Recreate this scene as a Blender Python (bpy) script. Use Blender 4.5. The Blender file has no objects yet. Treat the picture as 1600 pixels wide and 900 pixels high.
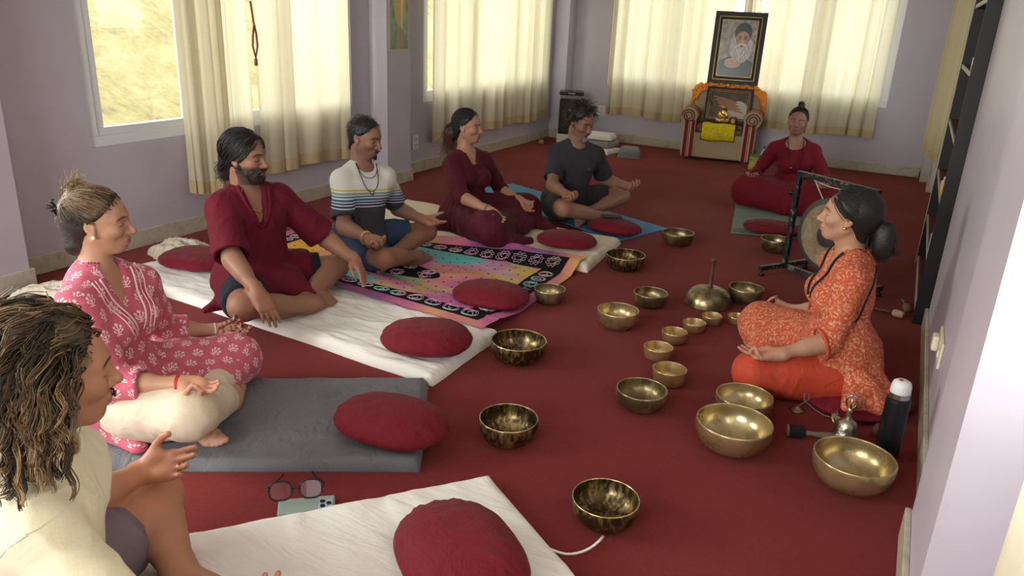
import bpy, math, random
import numpy as np
from mathutils import Matrix, Vector

SC = bpy.context.scene
COL = SC.collection
rnd = random.Random(7)
R_ = math.radians

# ------------------------------------------------------------------ camera
cam = bpy.data.cameras.new('camera')
cam.sensor_width = 36.0
cam.lens = 1203.0 / 1600.0 * 36.0
cam.clip_start = 0.02
cam.clip_end = 200
camo = bpy.data.objects.new('camera', cam)
COL.objects.link(camo)
def cam_matrix(yaw, pit, rol, loc):
    fw = Vector((-math.sin(yaw) * math.cos(pit), math.cos(yaw) * math.cos(pit), -math.sin(pit)))
    rt = Vector((math.cos(yaw), math.sin(yaw), 0))
    up = rt.cross(fw)
    c, s = math.cos(rol), math.sin(rol)
    r2 = c * rt + s * up
    u2 = -s * rt + c * up
    m = Matrix((r2, u2, -fw)).transposed().to_4x4()
    m.translation = loc
    return m
camo.matrix_world = cam_matrix(0.46078, 0.34211, 0.04745, Vector((0, 0, 1.45)))
SC.camera = camo

# ------------------------------------------------------------------ world, light, exposure
wd = bpy.data.worlds.new('overcast_sky')
SC.world = wd
wd.use_nodes = True
bg = wd.node_tree.nodes['Background']
bg.inputs[0].default_value = (0.93, 0.97, 1.0, 1)
bg.inputs[1].default_value = 1.35
SC.view_settings.view_transform = 'Standard'
SC.view_settings.look = 'None'
SC.view_settings.exposure = 1.15
SC.view_settings.gamma = 1.0
SC.view_settings.use_curve_mapping = False
SC.cycles.max_bounces = 12
SC.cycles.diffuse_bounces = 5
SC.cycles.glossy_bounces = 8
SC.cycles.transparent_max_bounces = 12
SC.cycles.caustics_reflective = False
SC.cycles.caustics_refractive = False
SC.cycles.sample_clamp_indirect = 6.0
SC.cycles.use_denoising = True

def daylight(name, loc, aim, sx, sy, power, color=(1.0, 0.98, 0.94)):
    l = bpy.data.lights.new(name, 'AREA')
    l.shape = 'RECTANGLE'
    l.size, l.size_y = sx, sy
    l.energy = power
    l.color = color
    o = bpy.data.objects.new(name, l)
    COL.objects.link(o)
    d = (Vector(aim) - Vector(loc)).normalized()
    o.rotation_euler = d.to_track_quat('-Z', 'Z').to_euler()
    o.location = loc
    return o
# daylight through the windows (outside the panes), plus fill from two added, unseen windows
daylight('daylight_left_window_near', (-4.75, 4.75, 1.55), (0, 4.3, 0.9), 1.7, 1.9, 24)
daylight('daylight_left_window_far', (-4.75, 7.5, 1.5), (0, 7.0, 0.7), 2.6, 1.9, 30)
daylight('daylight_back_window', (-1.85, 9.85, 1.55), (-1.85, 5, 0.6), 3.3, 1.9, 24)
daylight('daylight_right_window', (1.05, 0.35, 1.55), (-2.5, 1.0, 0.5), 2.4, 1.8, 32)
daylight('fill_near_window_unseen', (-2.0, -2.9, 1.6), (-2.0, 3.0, 0.4), 2.8, 1.5, 110)  # frontal fill, from a window added behind the camera
daylight('fill_left_window_unseen', (-4.7, 0.0, 1.55), (0, 1.2, 0.6), 2.0, 1.5, 100)  # fill for the right wall and pillar, from an added window out of view

# ------------------------------------------------------------------ shader helper: arithmetic on sockets
class X:
    def __init__(s, nt, v): s.nt, s.v = nt, v
    def _op(s, op, *o):
        n = s.nt.nodes.new('ShaderNodeMath'); n.operation = op
        for i, q in enumerate((s,) + o):
            q = q.v if isinstance(q, X) else q
            if isinstance(q, (int, float)): n.inputs[i].default_value = q
            else: s.nt.links.new(q, n.inputs[i])
        return X(s.nt, n.outputs[0])
    def __add__(s, o): return s._op('ADD', o)
    def __radd__(s, o): return s._op('ADD', o)
    def __sub__(s, o): return s._op('SUBTRACT', o)
    def __rsub__(s, o): return X(s.nt, o)._op('SUBTRACT', s)
    def __mul__(s, o): return s._op('MULTIPLY', o)
    def __rmul__(s, o): return s._op('MULTIPLY', o)
    def __truediv__(s, o): return s._op('DIVIDE', o)
    def __lt__(s, o): return s._op('LESS_THAN', o)
    def __gt__(s, o): return s._op('GREATER_THAN', o)
    def max(s, o): return s._op('MAXIMUM', o)
    def min(s, o): return s._op('MINIMUM', o)
    def abs(s): return s._op('ABSOLUTE')
    def sin(s): return s._op('SINE')
    def floor(s): return s._op('FLOOR')
    def fract(s): return s._op('FRACT')
    def sqrt(s): return s._op('SQRT')
    def atan2(s, o): return s._op('ARCTAN2', o)

def link(nt, a, b): nt.links.new(a.v if isinstance(a, X) else a, b)
def xyz(nt, sock):
    n = nt.nodes.new('ShaderNodeSeparateXYZ'); nt.links.new(sock, n.inputs[0])
    return [X(nt, n.outputs[i]) for i in range(3)]
def vec(nt, a, b, c=0.0):
    n = nt.nodes.new('ShaderNodeCombineXYZ')
    for i, q in enumerate((a, b, c)):
        if isinstance(q, X): nt.links.new(q.v, n.inputs[i])
        else: n.inputs[i].default_value = q
    return n.outputs[0]
def mixc(nt, f, a, b):
    n = nt.nodes.new('ShaderNodeMix'); n.data_type = 'RGBA'
    for q, i in ((f, 0), (a, 6), (b, 7)):
        if isinstance(q, X): q = q.v
        if isinstance(q, (int, float)): n.inputs[i].default_value = q
        elif isinstance(q, tuple): n.inputs[i].default_value = (*q[:3], 1)
        else: nt.links.new(q, n.inputs[i])
    return n.outputs[2]
def noise(nt, vecs, scale, detail=3, rough=0.55, dist=0.0):
    n = nt.nodes.new('ShaderNodeTexNoise')
    n.inputs['Scale'].default_value = scale; n.inputs['Detail'].default_value = detail
    n.inputs['Roughness'].default_value = rough; n.inputs['Distortion'].default_value = dist
    if vecs is not None: nt.links.new(vecs, n.inputs['Vector'])
    return X(nt, n.outputs['Fac'])
def ramp(nt, fac, stops, interp='LINEAR'):
    n = nt.nodes.new('ShaderNodeValToRGB'); r = n.color_ramp; r.interpolation = interp
    while len(r.elements) < len(stops): r.elements.new(0.5)
    for e, (p, c) in zip(r.elements, stops):
        e.position = p; e.color = (*c[:3], 1)
    link(nt, fac, n.inputs[0])
    return n.outputs[0]
def srgb(r, g, b):
    f = lambda c: (c / 255 / 12.92) if c / 255 <= 0.04045 else ((c / 255 + 0.055) / 1.055) ** 2.4
    return (f(r), f(g), f(b))

MATS = {}
def new_mat(name):
    m = bpy.data.materials.new(name); m.use_nodes = True
    nt = m.node_tree
    return m, nt, nt.nodes['Principled BSDF']
def coords(nt, which='Object'):
    n = nt.nodes.new('ShaderNodeTexCoord'); return n.outputs[which]
def position(nt):
    return nt.nodes.new('ShaderNodeNewGeometry').outputs['Position']
def attr(nt, name, out='Color'):
    n = nt.nodes.new('ShaderNodeAttribute'); n.attribute_name = name; return n.outputs[out]
def bump(nt, bs, h, strength=0.3, dist=0.005):
    n = nt.nodes.new('ShaderNodeBump'); n.inputs['Strength'].default_value = strength
    n.inputs['Distance'].default_value = dist
    link(nt, h, n.inputs['Height']); nt.links.new(n.outputs[0], bs.inputs['Normal'])
def mat(name, color, rough=0.6, metal=0.0, var=0.0, vscale=6.0, bscale=0, bstr=0.2, bdist=0.004, spec=None, color2=None, sheen=0.0):
    if name in MATS: return MATS[name]
    m, nt, bs = new_mat(name)
    bs.inputs['Roughness'].default_value = rough
    bs.inputs['Metallic'].default_value = metal
    if spec is not None: bs.inputs['Specular IOR Level'].default_value = spec
    if sheen: bs.inputs['Sheen Weight'].default_value = sheen
    co = coords(nt)
    if var or color2:
        f = noise(nt, co, vscale)
        a = tuple(c * (1 - var) for c in color); b = color2 or tuple(min(1, c * (1 + var)) for c in color)
        nt.links.new(ramp(nt, f, [(0.3, a), (0.7, b)]), bs.inputs['Base Color'])
    else:
        bs.inputs['Base Color'].default_value = (*color, 1)
    if bscale: bump(nt, bs, noise(nt, co, bscale, 4), bstr, bdist)
    MATS[name] = m
    return m

# ------------------------------------------------------------------ mesh helpers
class MB:
    def __init__(s): s.v, s.f = [], []
    def add(s, v, f):
        o = len(s.v); s.v += [tuple(map(float, p)) for p in v]; s.f += [tuple(i + o for i in q) for q in f]; return s
    def box(s, lo, hi):
        (a, b, c), (d, e, g) = lo, hi
        return s.add([(a,b,c),(d,b,c),(d,e,c),(a,e,c),(a,b,g),(d,b,g),(d,e,g),(a,e,g)],
                     [(3,2,1,0),(4,5,6,7),(0,1,5,4),(1,2,6,5),(2,3,7,6),(3,0,4,7)])
    def bar(s, p, q, w, h, up=(0, 0, 1)):
        p, q = Vector(p), Vector(q); d = (q - p).normalized(); u = Vector(up)
        sd = d.cross(u)
        if sd.length < 1e-4: sd = d.cross(Vector((1, 0, 0)))
        sd.normalize(); u = sd.cross(d)
        vs = []
        for c in (p, q):
            for a, b in ((-1,-1),(1,-1),(1,1),(-1,1)): vs.append(c + sd * a * w / 2 + u * b * h / 2)
        return s.add(vs, [(0,1,2,3),(7,6,5,4),(0,4,5,1),(1,5,6,2),(2,6,7,3),(3,7,4,0)])
    def tube(s, pts, r, n=6, close=False):
        pts = [Vector(p) for p in pts]; m = len(pts); rr = r if isinstance(r, (list, tuple)) else [r] * m
        vs, fs = [], []; pu = None
        for i, p in enumerate(pts):
            a = pts[(i - 1) % m] if (close or i) else p; b = pts[(i + 1) % m] if (close or i < m - 1) else p
            d = (b - a)
            d = d.normalized() if d.length > 1e-9 else Vector((0, 0, 1))
            if pu is None:
                pu = Vector((0, 0, 1)) if abs(d.z) < 0.9 else Vector((1, 0, 0))
            u = (pu - d * pu.dot(d))
            if u.length < 1e-6: u = d.orthogonal()
            u.normalize(); pu = u; w = d.cross(u)
            for k in range(n):
                t = 2 * math.pi * k / n; vs.append(p + (u * math.cos(t) + w * math.sin(t)) * rr[i])
        last = m if close else m - 1
        for i in range(last):
            j = (i + 1) % m
            for k in range(n):
                l = (k + 1) % n; fs.append((i*n+k, i*n+l, j*n+l, j*n+k))
        if not close:
            fs.append(tuple(range(n - 1, -1, -1))); fs.append(tuple((m-1)*n + k for k in range(n)))
        return s.add(vs, fs)
    def lathe(s, prof, n=32, c=(0, 0, 0), fr=None, caps=True):
        vs, fs = [], []; m = len(prof); fr = fr or Matrix.Identity(3); c = Vector(c)
        for r, z in prof:
            for k in range(n):
                t = 2 * math.pi * k / n; vs.append(c + fr @ Vector((r * math.cos(t), r * math.sin(t), z)))
        for i in range(m - 1):
            for k in range(n):
                l = (k + 1) % n; fs.append((i*n+k, i*n+l, (i+1)*n+l, (i+1)*n+k))
        if caps and prof[0][0] > 1e-6: fs.append(tuple(range(n - 1, -1, -1)))
        if caps and prof[-1][0] > 1e-6: fs.append(tuple((m-1)*n + k for k in range(n)))
        return s.add(vs, fs)
    def ball(s, c, r, n=12, m=8):
        rx, ry, rz = (r, r, r) if isinstance(r, (int, float)) else r
        prof = [(max(1e-7, math.sin(math.pi * i / m)), -math.cos(math.pi * i / m)) for i in range(m + 1)]
        o = len(s.v); s.lathe(prof, n)
        for i in range(o, len(s.v)):
            x, y, z = s.v[i]; s.v[i] = (c[0] + x * rx, c[1] + y * ry, c[2] + z * rz)
        return s
    def prism(s, poly, z0, z1):
        n = len(poly)
        return s.add([(x, y, z0) for x, y in poly] + [(x, y, z1) for x, y in poly],
                     [tuple(range(n - 1, -1, -1)), tuple(range(n, 2 * n))] + [(i, (i+1) % n, n + (i+1) % n, n + i) for i in range(n)])
    def move(s, M, start=0):
        for i in range(start, len(s.v)): s.v[i] = tuple(M @ Vector(s.v[i]))
        return s
    def build(s, name, m, parent=None, smooth=False, bevel=0.0, seg=2, angle=None):
        me = bpy.data.meshes.new(name); me.from_pydata(s.v, [], s.f); me.update()
        o = bpy.data.objects.new(name, me); COL.objects.link(o)
        if m: me.materials.append(m)
        if smooth:
            me.polygons.foreach_set('use_smooth', [True] * len(me.polygons))
            if angle: me.set_sharp_from_angle(angle=R_(angle))
        if bevel:
            b = o.modifiers.new('bevel', 'BEVEL'); b.width = bevel; b.segments = seg; b.limit_method = 'ANGLE'
        if parent: o.parent = parent
        return o
def tag(o, label=None, cat=None, group=None, kind=None):
    for k, v in (('label', label), ('category', cat), ('group', group), ('kind', kind)):
        if v: o[k] = v
    return o
def thing(name, label, cat, loc=(0, 0, 0), rz=0.0, group=None):
    o = bpy.data.objects.new(name, None); COL.objects.link(o)
    o.location = loc; o.rotation_euler = (0, 0, rz); o.empty_display_size = 0.1
    return tag(o, label, cat, group)
def struct(o): return tag(o, kind='structure')
def np_mesh(name, v, f, m, parent=None, smooth=True):
    me = bpy.data.meshes.new(name)
    v = np.asarray(v, np.float32); f = np.asarray(f, np.int32)
    me.vertices.add(len(v)); me.vertices.foreach_set('co', v.ravel())
    k = f.shape[1]
    me.loops.add(f.size); me.loops.foreach_set('vertex_index', f.ravel())
    me.polygons.add(len(f))
    me.polygons.foreach_set('loop_start', np.arange(0, f.size, k, dtype=np.int32))
    me.update(calc_edges=True)
    me.validate()
    if smooth: me.polygons.foreach_set('use_smooth', np.ones(len(me.polygons), bool))
    o = bpy.data.objects.new(name, me); COL.objects.link(o)
    if m: me.materials.append(m)
    if parent: o.parent = parent
    return o
def set_col(o, name, c):
    a = o.data.attributes.new(name, 'FLOAT_COLOR', 'POINT')
    a.data.foreach_set('color', np.concatenate([c, np.ones((len(c), 1))], 1).astype(np.float32).ravel())
def set_vec(o, name, c):
    a = o.data.attributes.new(name, 'FLOAT_VECTOR', 'POINT'); a.data.foreach_set('vector', np.asarray(c, np.float32).ravel())

def wob(p, seed, freq, octaves=3):
    """smooth pseudo noise in about -1..1 for an (N,3) array"""
    g = np.random.RandomState(seed); out = np.zeros(len(p)); amp = 1.0; tot = 0
    for o in range(octaves):
        for _ in range(3):
            k = g.normal(size=3); k *= freq / np.linalg.norm(k) * 6.283
            k2 = g.normal(size=3); k2 *= freq * 0.7 / np.linalg.norm(k2) * 6.283
            out += amp * np.sin(p @ k + g.uniform(0, 6.28) + 1.3 * np.sin(p @ k2 + g.uniform(0, 6.28))) / 3
        tot += amp; freq *= 2.1; amp *= 0.5
    return out / tot

# ================================================================== materials
def wall_mat():
    m, nt, bs = new_mat('lavender_paint')
    p = position(nt)
    c = ramp(nt, noise(nt, p, 1.6, 4), [(0.25, srgb(182, 173, 184)), (0.75, srgb(196, 188, 200))])
    nt.links.new(c, bs.inputs['Base Color'])
    bs.inputs['Roughness'].default_value = 0.42
    bs.inputs['Specular IOR Level'].default_value = 0.4
    bump(nt, bs, noise(nt, p, 9, 5), 0.12, 0.01)
    return m
M_WALL = wall_mat()
M_CEIL = mat('ceiling_white', (0.82, 0.81, 0.8), 0.8)
def marble_mat():
    m, nt, bs = new_mat('beige_marble')
    p = position(nt)
    n1 = noise(nt, p, 5, 6, 0.65, 1.2)
    c = ramp(nt, n1, [(0.3, srgb(150, 140, 122)), (0.5, srgb(192, 184, 168)), (0.7, srgb(168, 160, 142))])
    nt.links.new(c, bs.inputs['Base Color']); bs.inputs['Roughness'].default_value = 0.3
    return m
M_MARB = marble_mat()
def carpet_mat():
    m, nt, bs = new_mat('red_ribbed_carpet')
    p = position(nt)
    x, y, z = xyz(nt, p)
    big = noise(nt, p, 1.1, 4)
    fine = noise(nt, p, 420, 2)
    mid = noise(nt, p, 60, 3)
    rib = ((x + y * 0.35) * 1400).sin() * 0.5 + 0.5
    f = big * 0.35 + fine * 0.38 + mid * 0.19 + rib * 0.08
    c = ramp(nt, f, [(0.3, srgb(88, 26, 28)), (0.55, srgb(118, 42, 41)), (0.78, srgb(146, 66, 60))])
    nt.links.new(c, bs.inputs['Base Color'])
    bs.inputs['Roughness'].default_value = 0.95
    bs.inputs['Specular IOR Level'].default_value = 0.1
    bs.inputs['Sheen Weight'].default_value = 0.12
    bs.inputs['Sheen Tint'].default_value = (1, 0.5, 0.45, 1)
    bump(nt, bs, rib * 0.25 + fine * 0.9, 0.5, 0.003)
    return m
M_CARPET = carpet_mat()
M_PVC = mat('white_pvc', srgb(225, 228, 230), 0.35)
def pane_mat():
    m = bpy.data.materials.new('window_glass'); m.use_nodes = True; nt = m.node_tree; nt.nodes.clear()
    o = nt.nodes.new('ShaderNodeOutputMaterial'); t = nt.nodes.new('ShaderNodeBsdfTransparent'); g = nt.nodes.new('ShaderNodeBsdfGlossy')
    g.inputs['Roughness'].default_value = 0.02; mx = nt.nodes.new('ShaderNodeMixShader'); mx.inputs[0].default_value = 0.06
    t.inputs[0].default_value = (0.96, 0.98, 0.97, 1)
    nt.links.new(t.outputs[0], mx.inputs[1]); nt.links.new(g.outputs[0], mx.inputs[2]); nt.links.new(mx.outputs[0], o.inputs[0])
    return m
M_PANE = pane_mat()
def curtain_mat(name, col, transp, transl):
    m = bpy.data.materials.new(name); m.use_nodes = True; nt = m.node_tree; nt.nodes.clear()
    o = nt.nodes.new('ShaderNodeOutputMaterial')
    p = position(nt); x, y, z = xyz(nt, p)
    weave = noise(nt, vec(nt, (x + y) * 260, z * 260, 0.0), 1.0, 2)
    slub = noise(nt, vec(nt, (x + y) * 30, z * 300, 0.0), 1.0, 2)
    c = mixc(nt, (weave * 0.6 + slub * 0.5), tuple(q * 0.86 for q in col), col)
    df = nt.nodes.new('ShaderNodeBsdfDiffuse'); tl = nt.nodes.new('ShaderNodeBsdfTranslucent'); tp = nt.nodes.new('ShaderNodeBsdfTransparent')
    nt.links.new(c, df.inputs[0]); nt.links.new(c, tl.inputs[0])
    tp.inputs[0].default_value = (1, 0.97, 0.85, 1)
    m1 = nt.nodes.new('ShaderNodeMixShader'); m1.inputs[0].default_value = transl
    nt.links.new(df.outputs[0], m1.inputs[1]); nt.links.new(tl.outputs[0], m1.inputs[2])
    m2 = nt.nodes.new('ShaderNodeMixShader'); m2.inputs[0].default_value = transp
    nt.links.new(m1.outputs[0], m2.inputs[1]); nt.links.new(tp.outputs[0], m2.inputs[2])
    nt.links.new(m2.outputs[0], o.inputs[0])
    return m
M_CURT = curtain_mat('cream_linen_curtain', srgb(234, 226, 200), 0.03, 0.42)
M_UNLIT = curtain_mat('unlit_satin_curtain', srgb(206, 194, 160), 0.0, 0.10)  # darker, nearly opaque curtain cloth so this one looks unlit from behind
M_HEM = curtain_mat('cream_linen_hem', srgb(226, 206, 164), 0.02, 0.35)

# ================================================================== the room
FX0, FX1, FY0, FY1 = -4.06, 0.27, -2.2, 9.23
floor = struct(MB().box((-4.4, -2.4, -0.1), (1.0, 9.6, 0.0)).build('floor', M_CARPET))
ceiling = struct(MB().box((-4.4, -2.4, 2.75), (1.0, 9.6, 2.9)).build('ceiling', M_CEIL))
ZS, ZH = 0.63, 2.15
# left wall, split around its two windows and an added unseen one
wl = MB()
wl.box((-4.26, -2.2, 0), (-4.06, -1.1, 2.75)).box((-4.26, 1.1, 0), (-4.06, 2.79, 2.75)).box((-4.26, 5.1, 0), (-4.06, 6.14, 2.75)).box((-4.26, 8.78, 0), (-4.06, 9.43, 2.75))
for a, b in ((-1.1, 1.1), (2.79, 5.1), (6.14, 8.78)):
    wl.box((-4.26, a, 0), (-4.06, b, ZS)); wl.box((-4.26, a, ZH), (-4.06, b, 2.75))
struct(wl.build('wall_left', M_WALL))
wb = MB()
wb.box((-4.26, 9.23, 0), (-3.42, 9.43, 2.75)).box((-0.26, 9.23, 0), (1.0, 9.43, 2.75)).box((-3.42, 9.23, 0), (-0.26, 9.43, 0.68)).box((-3.42, 9.23, ZH), (-0.26, 9.43, 2.75))
struct(wb.build('wall_back', M_WALL))
wr = MB()
wr.box((0.27, 2.30, 0), (0.47, 4.34, 2.75))                     # wall beside the bookcase
wr.box((0.225, 1.78, 0), (0.80, 2.30, 2.75))                    # pillar
wr.box((0.62, 4.34, 0), (0.80, 5.75, 2.75))                     # niche behind bookcase
wr.box((0.27, 5.75, 0), (0.80, 6.1, 2.75))
wr.box((0.36, 6.1, 0), (0.56, 8.4, ZS)).box((0.36, 6.1, ZH), (0.56, 8.4, 2.75)).box((0.27, 8.4, 0), (0.56, 9.23, 2.75))
wr.box((0.46, -1.2, 0), (0.66, 1.78, ZS)).box((0.46, -1.2, ZH), (0.66, 1.78, 2.75)).box((0.30, -2.2, 0), (0.66, -1.2, 2.75))
struct(wr.build('wall_right', M_WALL))
struct(MB().box((-4.26, -2.4, 0), (1.0, -2.2, 0.8)).box((-4.26, -2.4, 2.3), (1.0, -2.2, 2.75)).box((-4.26, -2.4, 0.8), (-3.5, -2.2, 2.3)).box((-0.5, -2.4, 0.8), (1.0, -2.2, 2.3)).build('wall_near', M_WALL))  # opening is for the added fill window
# pilasters of the left wall and the corner piers
struct(MB().box((-4.06, 1.55, 0), (-3.885, 2.235, 2.75)).build('wall_left_pilaster', M_WALL))
struct(MB().box((-4.06, 5.34, 0), (-3.885, 5.68, 2.75)).build('wall_left_pilaster', M_WALL))
struct(MB().box((-4.06, 9.0, 0), (-3.87, 9.23, 2.75)).build('wall_back_corner_pier', M_WALL))
struct(MB().box((0.19, 8.98, 0), (0.27, 9.23, 2.75)).build('wall_right_corner_pier', M_WALL))
# baseboards
def base(name, segs):
    b = MB()
    for lo, hi in segs: b.box((*lo, 0), (*hi, 0.105))
    struct(b.build(name, M_MARB, bevel=0.004))
T = 0.018
base('baseboard_left', [((-4.06, 2.235), (-4.06 + T, 5.34)), ((-4.06, 5.68), (-4.06 + T, 9.0)),
     ((-3.885, 1.5), (-3.885 + T, 2.235 + T)), ((-4.06, 2.235), (-3.885, 2.235 + T)),
     ((-3.885, 5.34 - T), (-3.885 + T, 5.68 + T)), ((-4.06, 5.68), (-3.885, 5.68 + T)), ((-4.06, 5.34 - T), (-3.885, 5.34)),
     ((-4.06 + T, 9.0 - T), (-3.87 + T, 9.0))])
base('baseboard_back', [((-3.87, 9.23 - T), (0.19, 9.23)), ((-3.87, 9.0), (-3.87 + T, 9.23)), ((0.19 - T, 8.98 - T), (0.19, 9.23)), ((0.19 - T, 8.98 - T), (0.27, 8.98))])
base('baseboard_right', [((0.27 - T, 2.30), (0.27, 4.34)), ((0.225 - T, 1.76), (0.225, 2.30 + T)), ((0.225 - T, 1.76), (0.46, 1.78)), ((0.27 - T, 5.75), (0.27, 6.1)), ((0.27 - T, 8.4), (0.27, 8.98)), ((0.442, -1.2), (0.46, 1.76)), ((0.342, 6.1), (0.36, 8.4))])

# windows: frame, mullions, one pane per opening
wn = [0]
def window(o0, o1, z0, z1, plane, axis, splits, depth=0.07, w=0.06):
    """axis 'y': window lies in plane x=plane and runs along y; 'x': in plane y=plane."""
    wn[0] += 1
    root = struct(bpy.data.objects.new('window_%d' % wn[0], None)); COL.objects.link(root)
    def bx(m, a0, a1, b0, b1, d0, d1):
        if axis == 'y': m.box((plane + d0, a0, b0), (plane + d1, a1, b1))
        else: m.box((a0, plane + d0, b0), (a1, plane + d1, b1))
    f = MB()
    bx(f, o0, o1, z0, z0 + w, -depth / 2, depth / 2); bx(f, o0, o1, z1 - w, z1, -depth / 2, depth / 2)
    bx(f, o0, o0 + w, z0 + w, z1 - w, -depth / 2, depth / 2); bx(f, o1 - w, o1, z0 + w, z1 - w, -depth / 2, depth / 2)
    f.build('window_frame', M_PVC, root, bevel=0.004)
    edges = [o0 + w] + list(splits) + [o1 - w]
    for i in range(len(edges) - 1):
        a = edges[i] + (0 if i == 0 else 0.0); b = edges[i + 1]
        s = MB(); q = 0.045
        bx(s, a, b, z0 + w, z0 + w + q, -0.02, 0.028); bx(s, a, b, z1 - w - q, z1 - w, -0.02, 0.028)
        bx(s, a, a + q, z0 + w + q, z1 - w - q, -0.02, 0.028); bx(s, b - q, b, z0 + w + q, z1 - w - q, -0.02, 0.028)
        so_ = s.build('sash', M_PVC, root, bevel=0.003)
        p = MB(); bx(p, a + q, b - q, z0 + w + q, z1 - w - q, 0.0, 0.006); p.build('pane', M_PANE, so_)
    return root
window(2.79, 5.1, ZS, ZH, -4.11, 'y', [3.52, 4.3])
window(6.14, 8.78, ZS, ZH, -4.11, 'y', [7.0, 7.9])
window(-3.42, -0.26, 0.68, ZH, 9.28, 'x', [-2.62, -1.84, -1.05])
window(-1.1, 1.1, ZS, ZH, -4.11, 'y', [0.0])  # added, out of view, to let fill light reach the right wall
window(6.1, 8.4, ZS, ZH, 0.42, 'y', [7.25])
window(-1.2, 1.78, ZS, ZH, 0.52, 'y', [-0.2, 0.8])
window(-3.5, -0.5, 0.8, 2.3, -2.3, 'x', [-2.5, -1.5])  # added behind the camera for frontal fill light

# outside: dry grassy hillside beyond the left window, ground all round
def hill_mat():
    m, nt, bs = new_mat('dry_grass_hillside')
    p = position(nt)
    f = noise(nt, p, 1.1, 8, 0.7) * 0.6 + noise(nt, p, 7, 6, 0.75) * 0.4
    c = ramp(nt, f, [(0.36, srgb(140, 136, 116)), (0.46, srgb(196, 176, 116)), (0.56, srgb(214, 198, 146)), (0.68, srgb(176, 184, 118))])
    nt.links.new(c, bs.inputs['Base Color']); bs.inputs['Roughness'].default_value = 0.95
    bump(nt, bs, noise(nt, p, 9, 6, 0.75), 0.9, 0.08)
    return m
nx, ny = 90, 120
gx = np.linspace(-7.5, -40, nx); gy = np.linspace(-12, 60, ny)
A, B = np.meshgrid(gx, gy, indexing='ij')
pts = np.stack([A.ravel(), B.ravel(), np.zeros(A.size)], 1)
Z = np.clip(-(pts[:, 0] + 7.5) * 0.62, 0, 30) - 1.4 + wob(pts, 3, 0.12) * 0.5 + wob(pts, 5, 0.7) * 0.16
pts[:, 2] = Z
I = np.arange(nx * ny).reshape(nx, ny)
fs = np.stack([I[:-1, :-1].ravel(), I[:-1, 1:].ravel(), I[1:, 1:].ravel(), I[1:, :-1].ravel()], 1)
struct(np_mesh('hillside_ground', pts, fs, hill_mat()))
struct(MB().box((-60, -60, -1.7), (60, 60, -1.5)).build('outside_ground', mat('outside_earth', srgb(170, 165, 140), 0.95, var=0.15, vscale=0.6)))

# ================================================================== curtains
def curtain(name, label, p0, p1, z0, z1, folds, amp, seed, group, lean=0.0, bulge=None, m=None):
    t = thing(name, label, 'curtain', (0, 0, 0), 0, group)
    g = np.random.RandomState(seed)
    p0, p1 = np.array(p0, float), np.array(p1, float); d = p1 - p0; L = np.linalg.norm(d); d /= L; n = np.array([-d[1], d[0]])
    nu, nv = max(40, int(folds * 14)), 26
    u = np.linspace(0, 1, nu); v = np.linspace(0, 1, nv)
    ph = u * folds * 6.283 + 1.1 * np.sin(u * 6.283 * 1.7 + g.uniform(0, 6)) + 0.8 * np.sin(u * folds * 1.9 + g.uniform(0, 6))
    wave = np.sin(ph) + 0.35 * np.sin(2.3 * ph + g.uniform(0, 6))
    am = 0.7 + 0.5 * np.sin(u * folds * 2.1 + g.uniform(0, 6))
    U, V = np.meshgrid(u, v, indexing='ij')
    off = (wave * am)[:, None] * amp * (1.15 - 0.35 * V)
    along = U * L + (0.018 * np.cos(ph))[:, None] * (1 - 0.3 * V)
    zz = z0 + V * (z1 - z0) + (1 - V) * (0.012 * np.sin(u * 9 + seed)[:, None])
    xy = p0 + along[..., None] * d + (off + lean * (1 - V))[..., None] * n
    P = np.concatenate([xy, zz[..., None]], 2).reshape(-1, 3)
    I = np.arange(nu * nv).reshape(nu, nv)
    F = np.stack([I[:-1, :-1].ravel(), I[1:, :-1].ravel(), I[1:, 1:].ravel(), I[:-1, 1:].ravel()], 1)
    np_mesh('curtain_fabric', P, F, m or M_CURT, t)
    # doubled hem: front and back layer at the foot
    hz = 0.085
    vv = np.linspace(0, hz / (z1 - z0), 3); U, V = np.meshgrid(u, vv, indexing='ij')
    off = (wave * am)[:, None] * amp * (1.15 - 0.35 * V)
    along = U * L + (0.018 * np.cos(ph))[:, None] * (1 - 0.3 * V)
    zz = z0 - 0.001 + V * (z1 - z0) + (1 - V) * (0.012 * np.sin(u * 9 + seed)[:, None])
    both, FF = [], []
    I = np.arange(nu * 3).reshape(nu, 3)
    F = np.stack([I[:-1, :-1].ravel(), I[1:, :-1].ravel(), I[1:, 1:].ravel(), I[:-1, 1:].ravel()], 1)
    for k, e in enumerate((-0.003, 0.003)):
        xy = p0 + along[..., None] * d + (off + lean * (1 - V) + e)[..., None] * n
        both.append(np.concatenate([xy, zz[..., None]], 2).reshape(-1, 3)); FF.append(F + k * nu * 3)
    np_mesh('curtain_hem', np.concatenate(both), np.concatenate(FF), M_HEM, t)
    return t
XL = -3.985
curtain('curtain', 'cream curtain gathered in tight pleats beside the uncovered window pane', (XL + 0.03, 3.36), (XL + 0.03, 3.70), 0.27, 2.5, 5, 0.045, 1, 'cream curtains')
curtain('curtain', 'narrow flat cream curtain next to the gathered pleats, rope tie hanging beside it', (XL - 0.03, 3.66), (XL - 0.03, 3.96), 0.31, 2.5, 2, 0.02, 2, 'cream curtains')
curtain('curtain', 'wide cream curtain hanging behind the person in the maroon kurta', (XL - 0.02, 3.99), (XL - 0.02, 5.03), 0.30, 2.5, 5, 0.03, 3, 'cream curtains')
curtain('curtain', 'cream curtain behind the person in the burgundy dress, beside the poster pilaster', (XL - 0.02, 6.19), (XL - 0.02, 7.40), 0.28, 2.5, 5, 0.03, 4, 'cream curtains')
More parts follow.
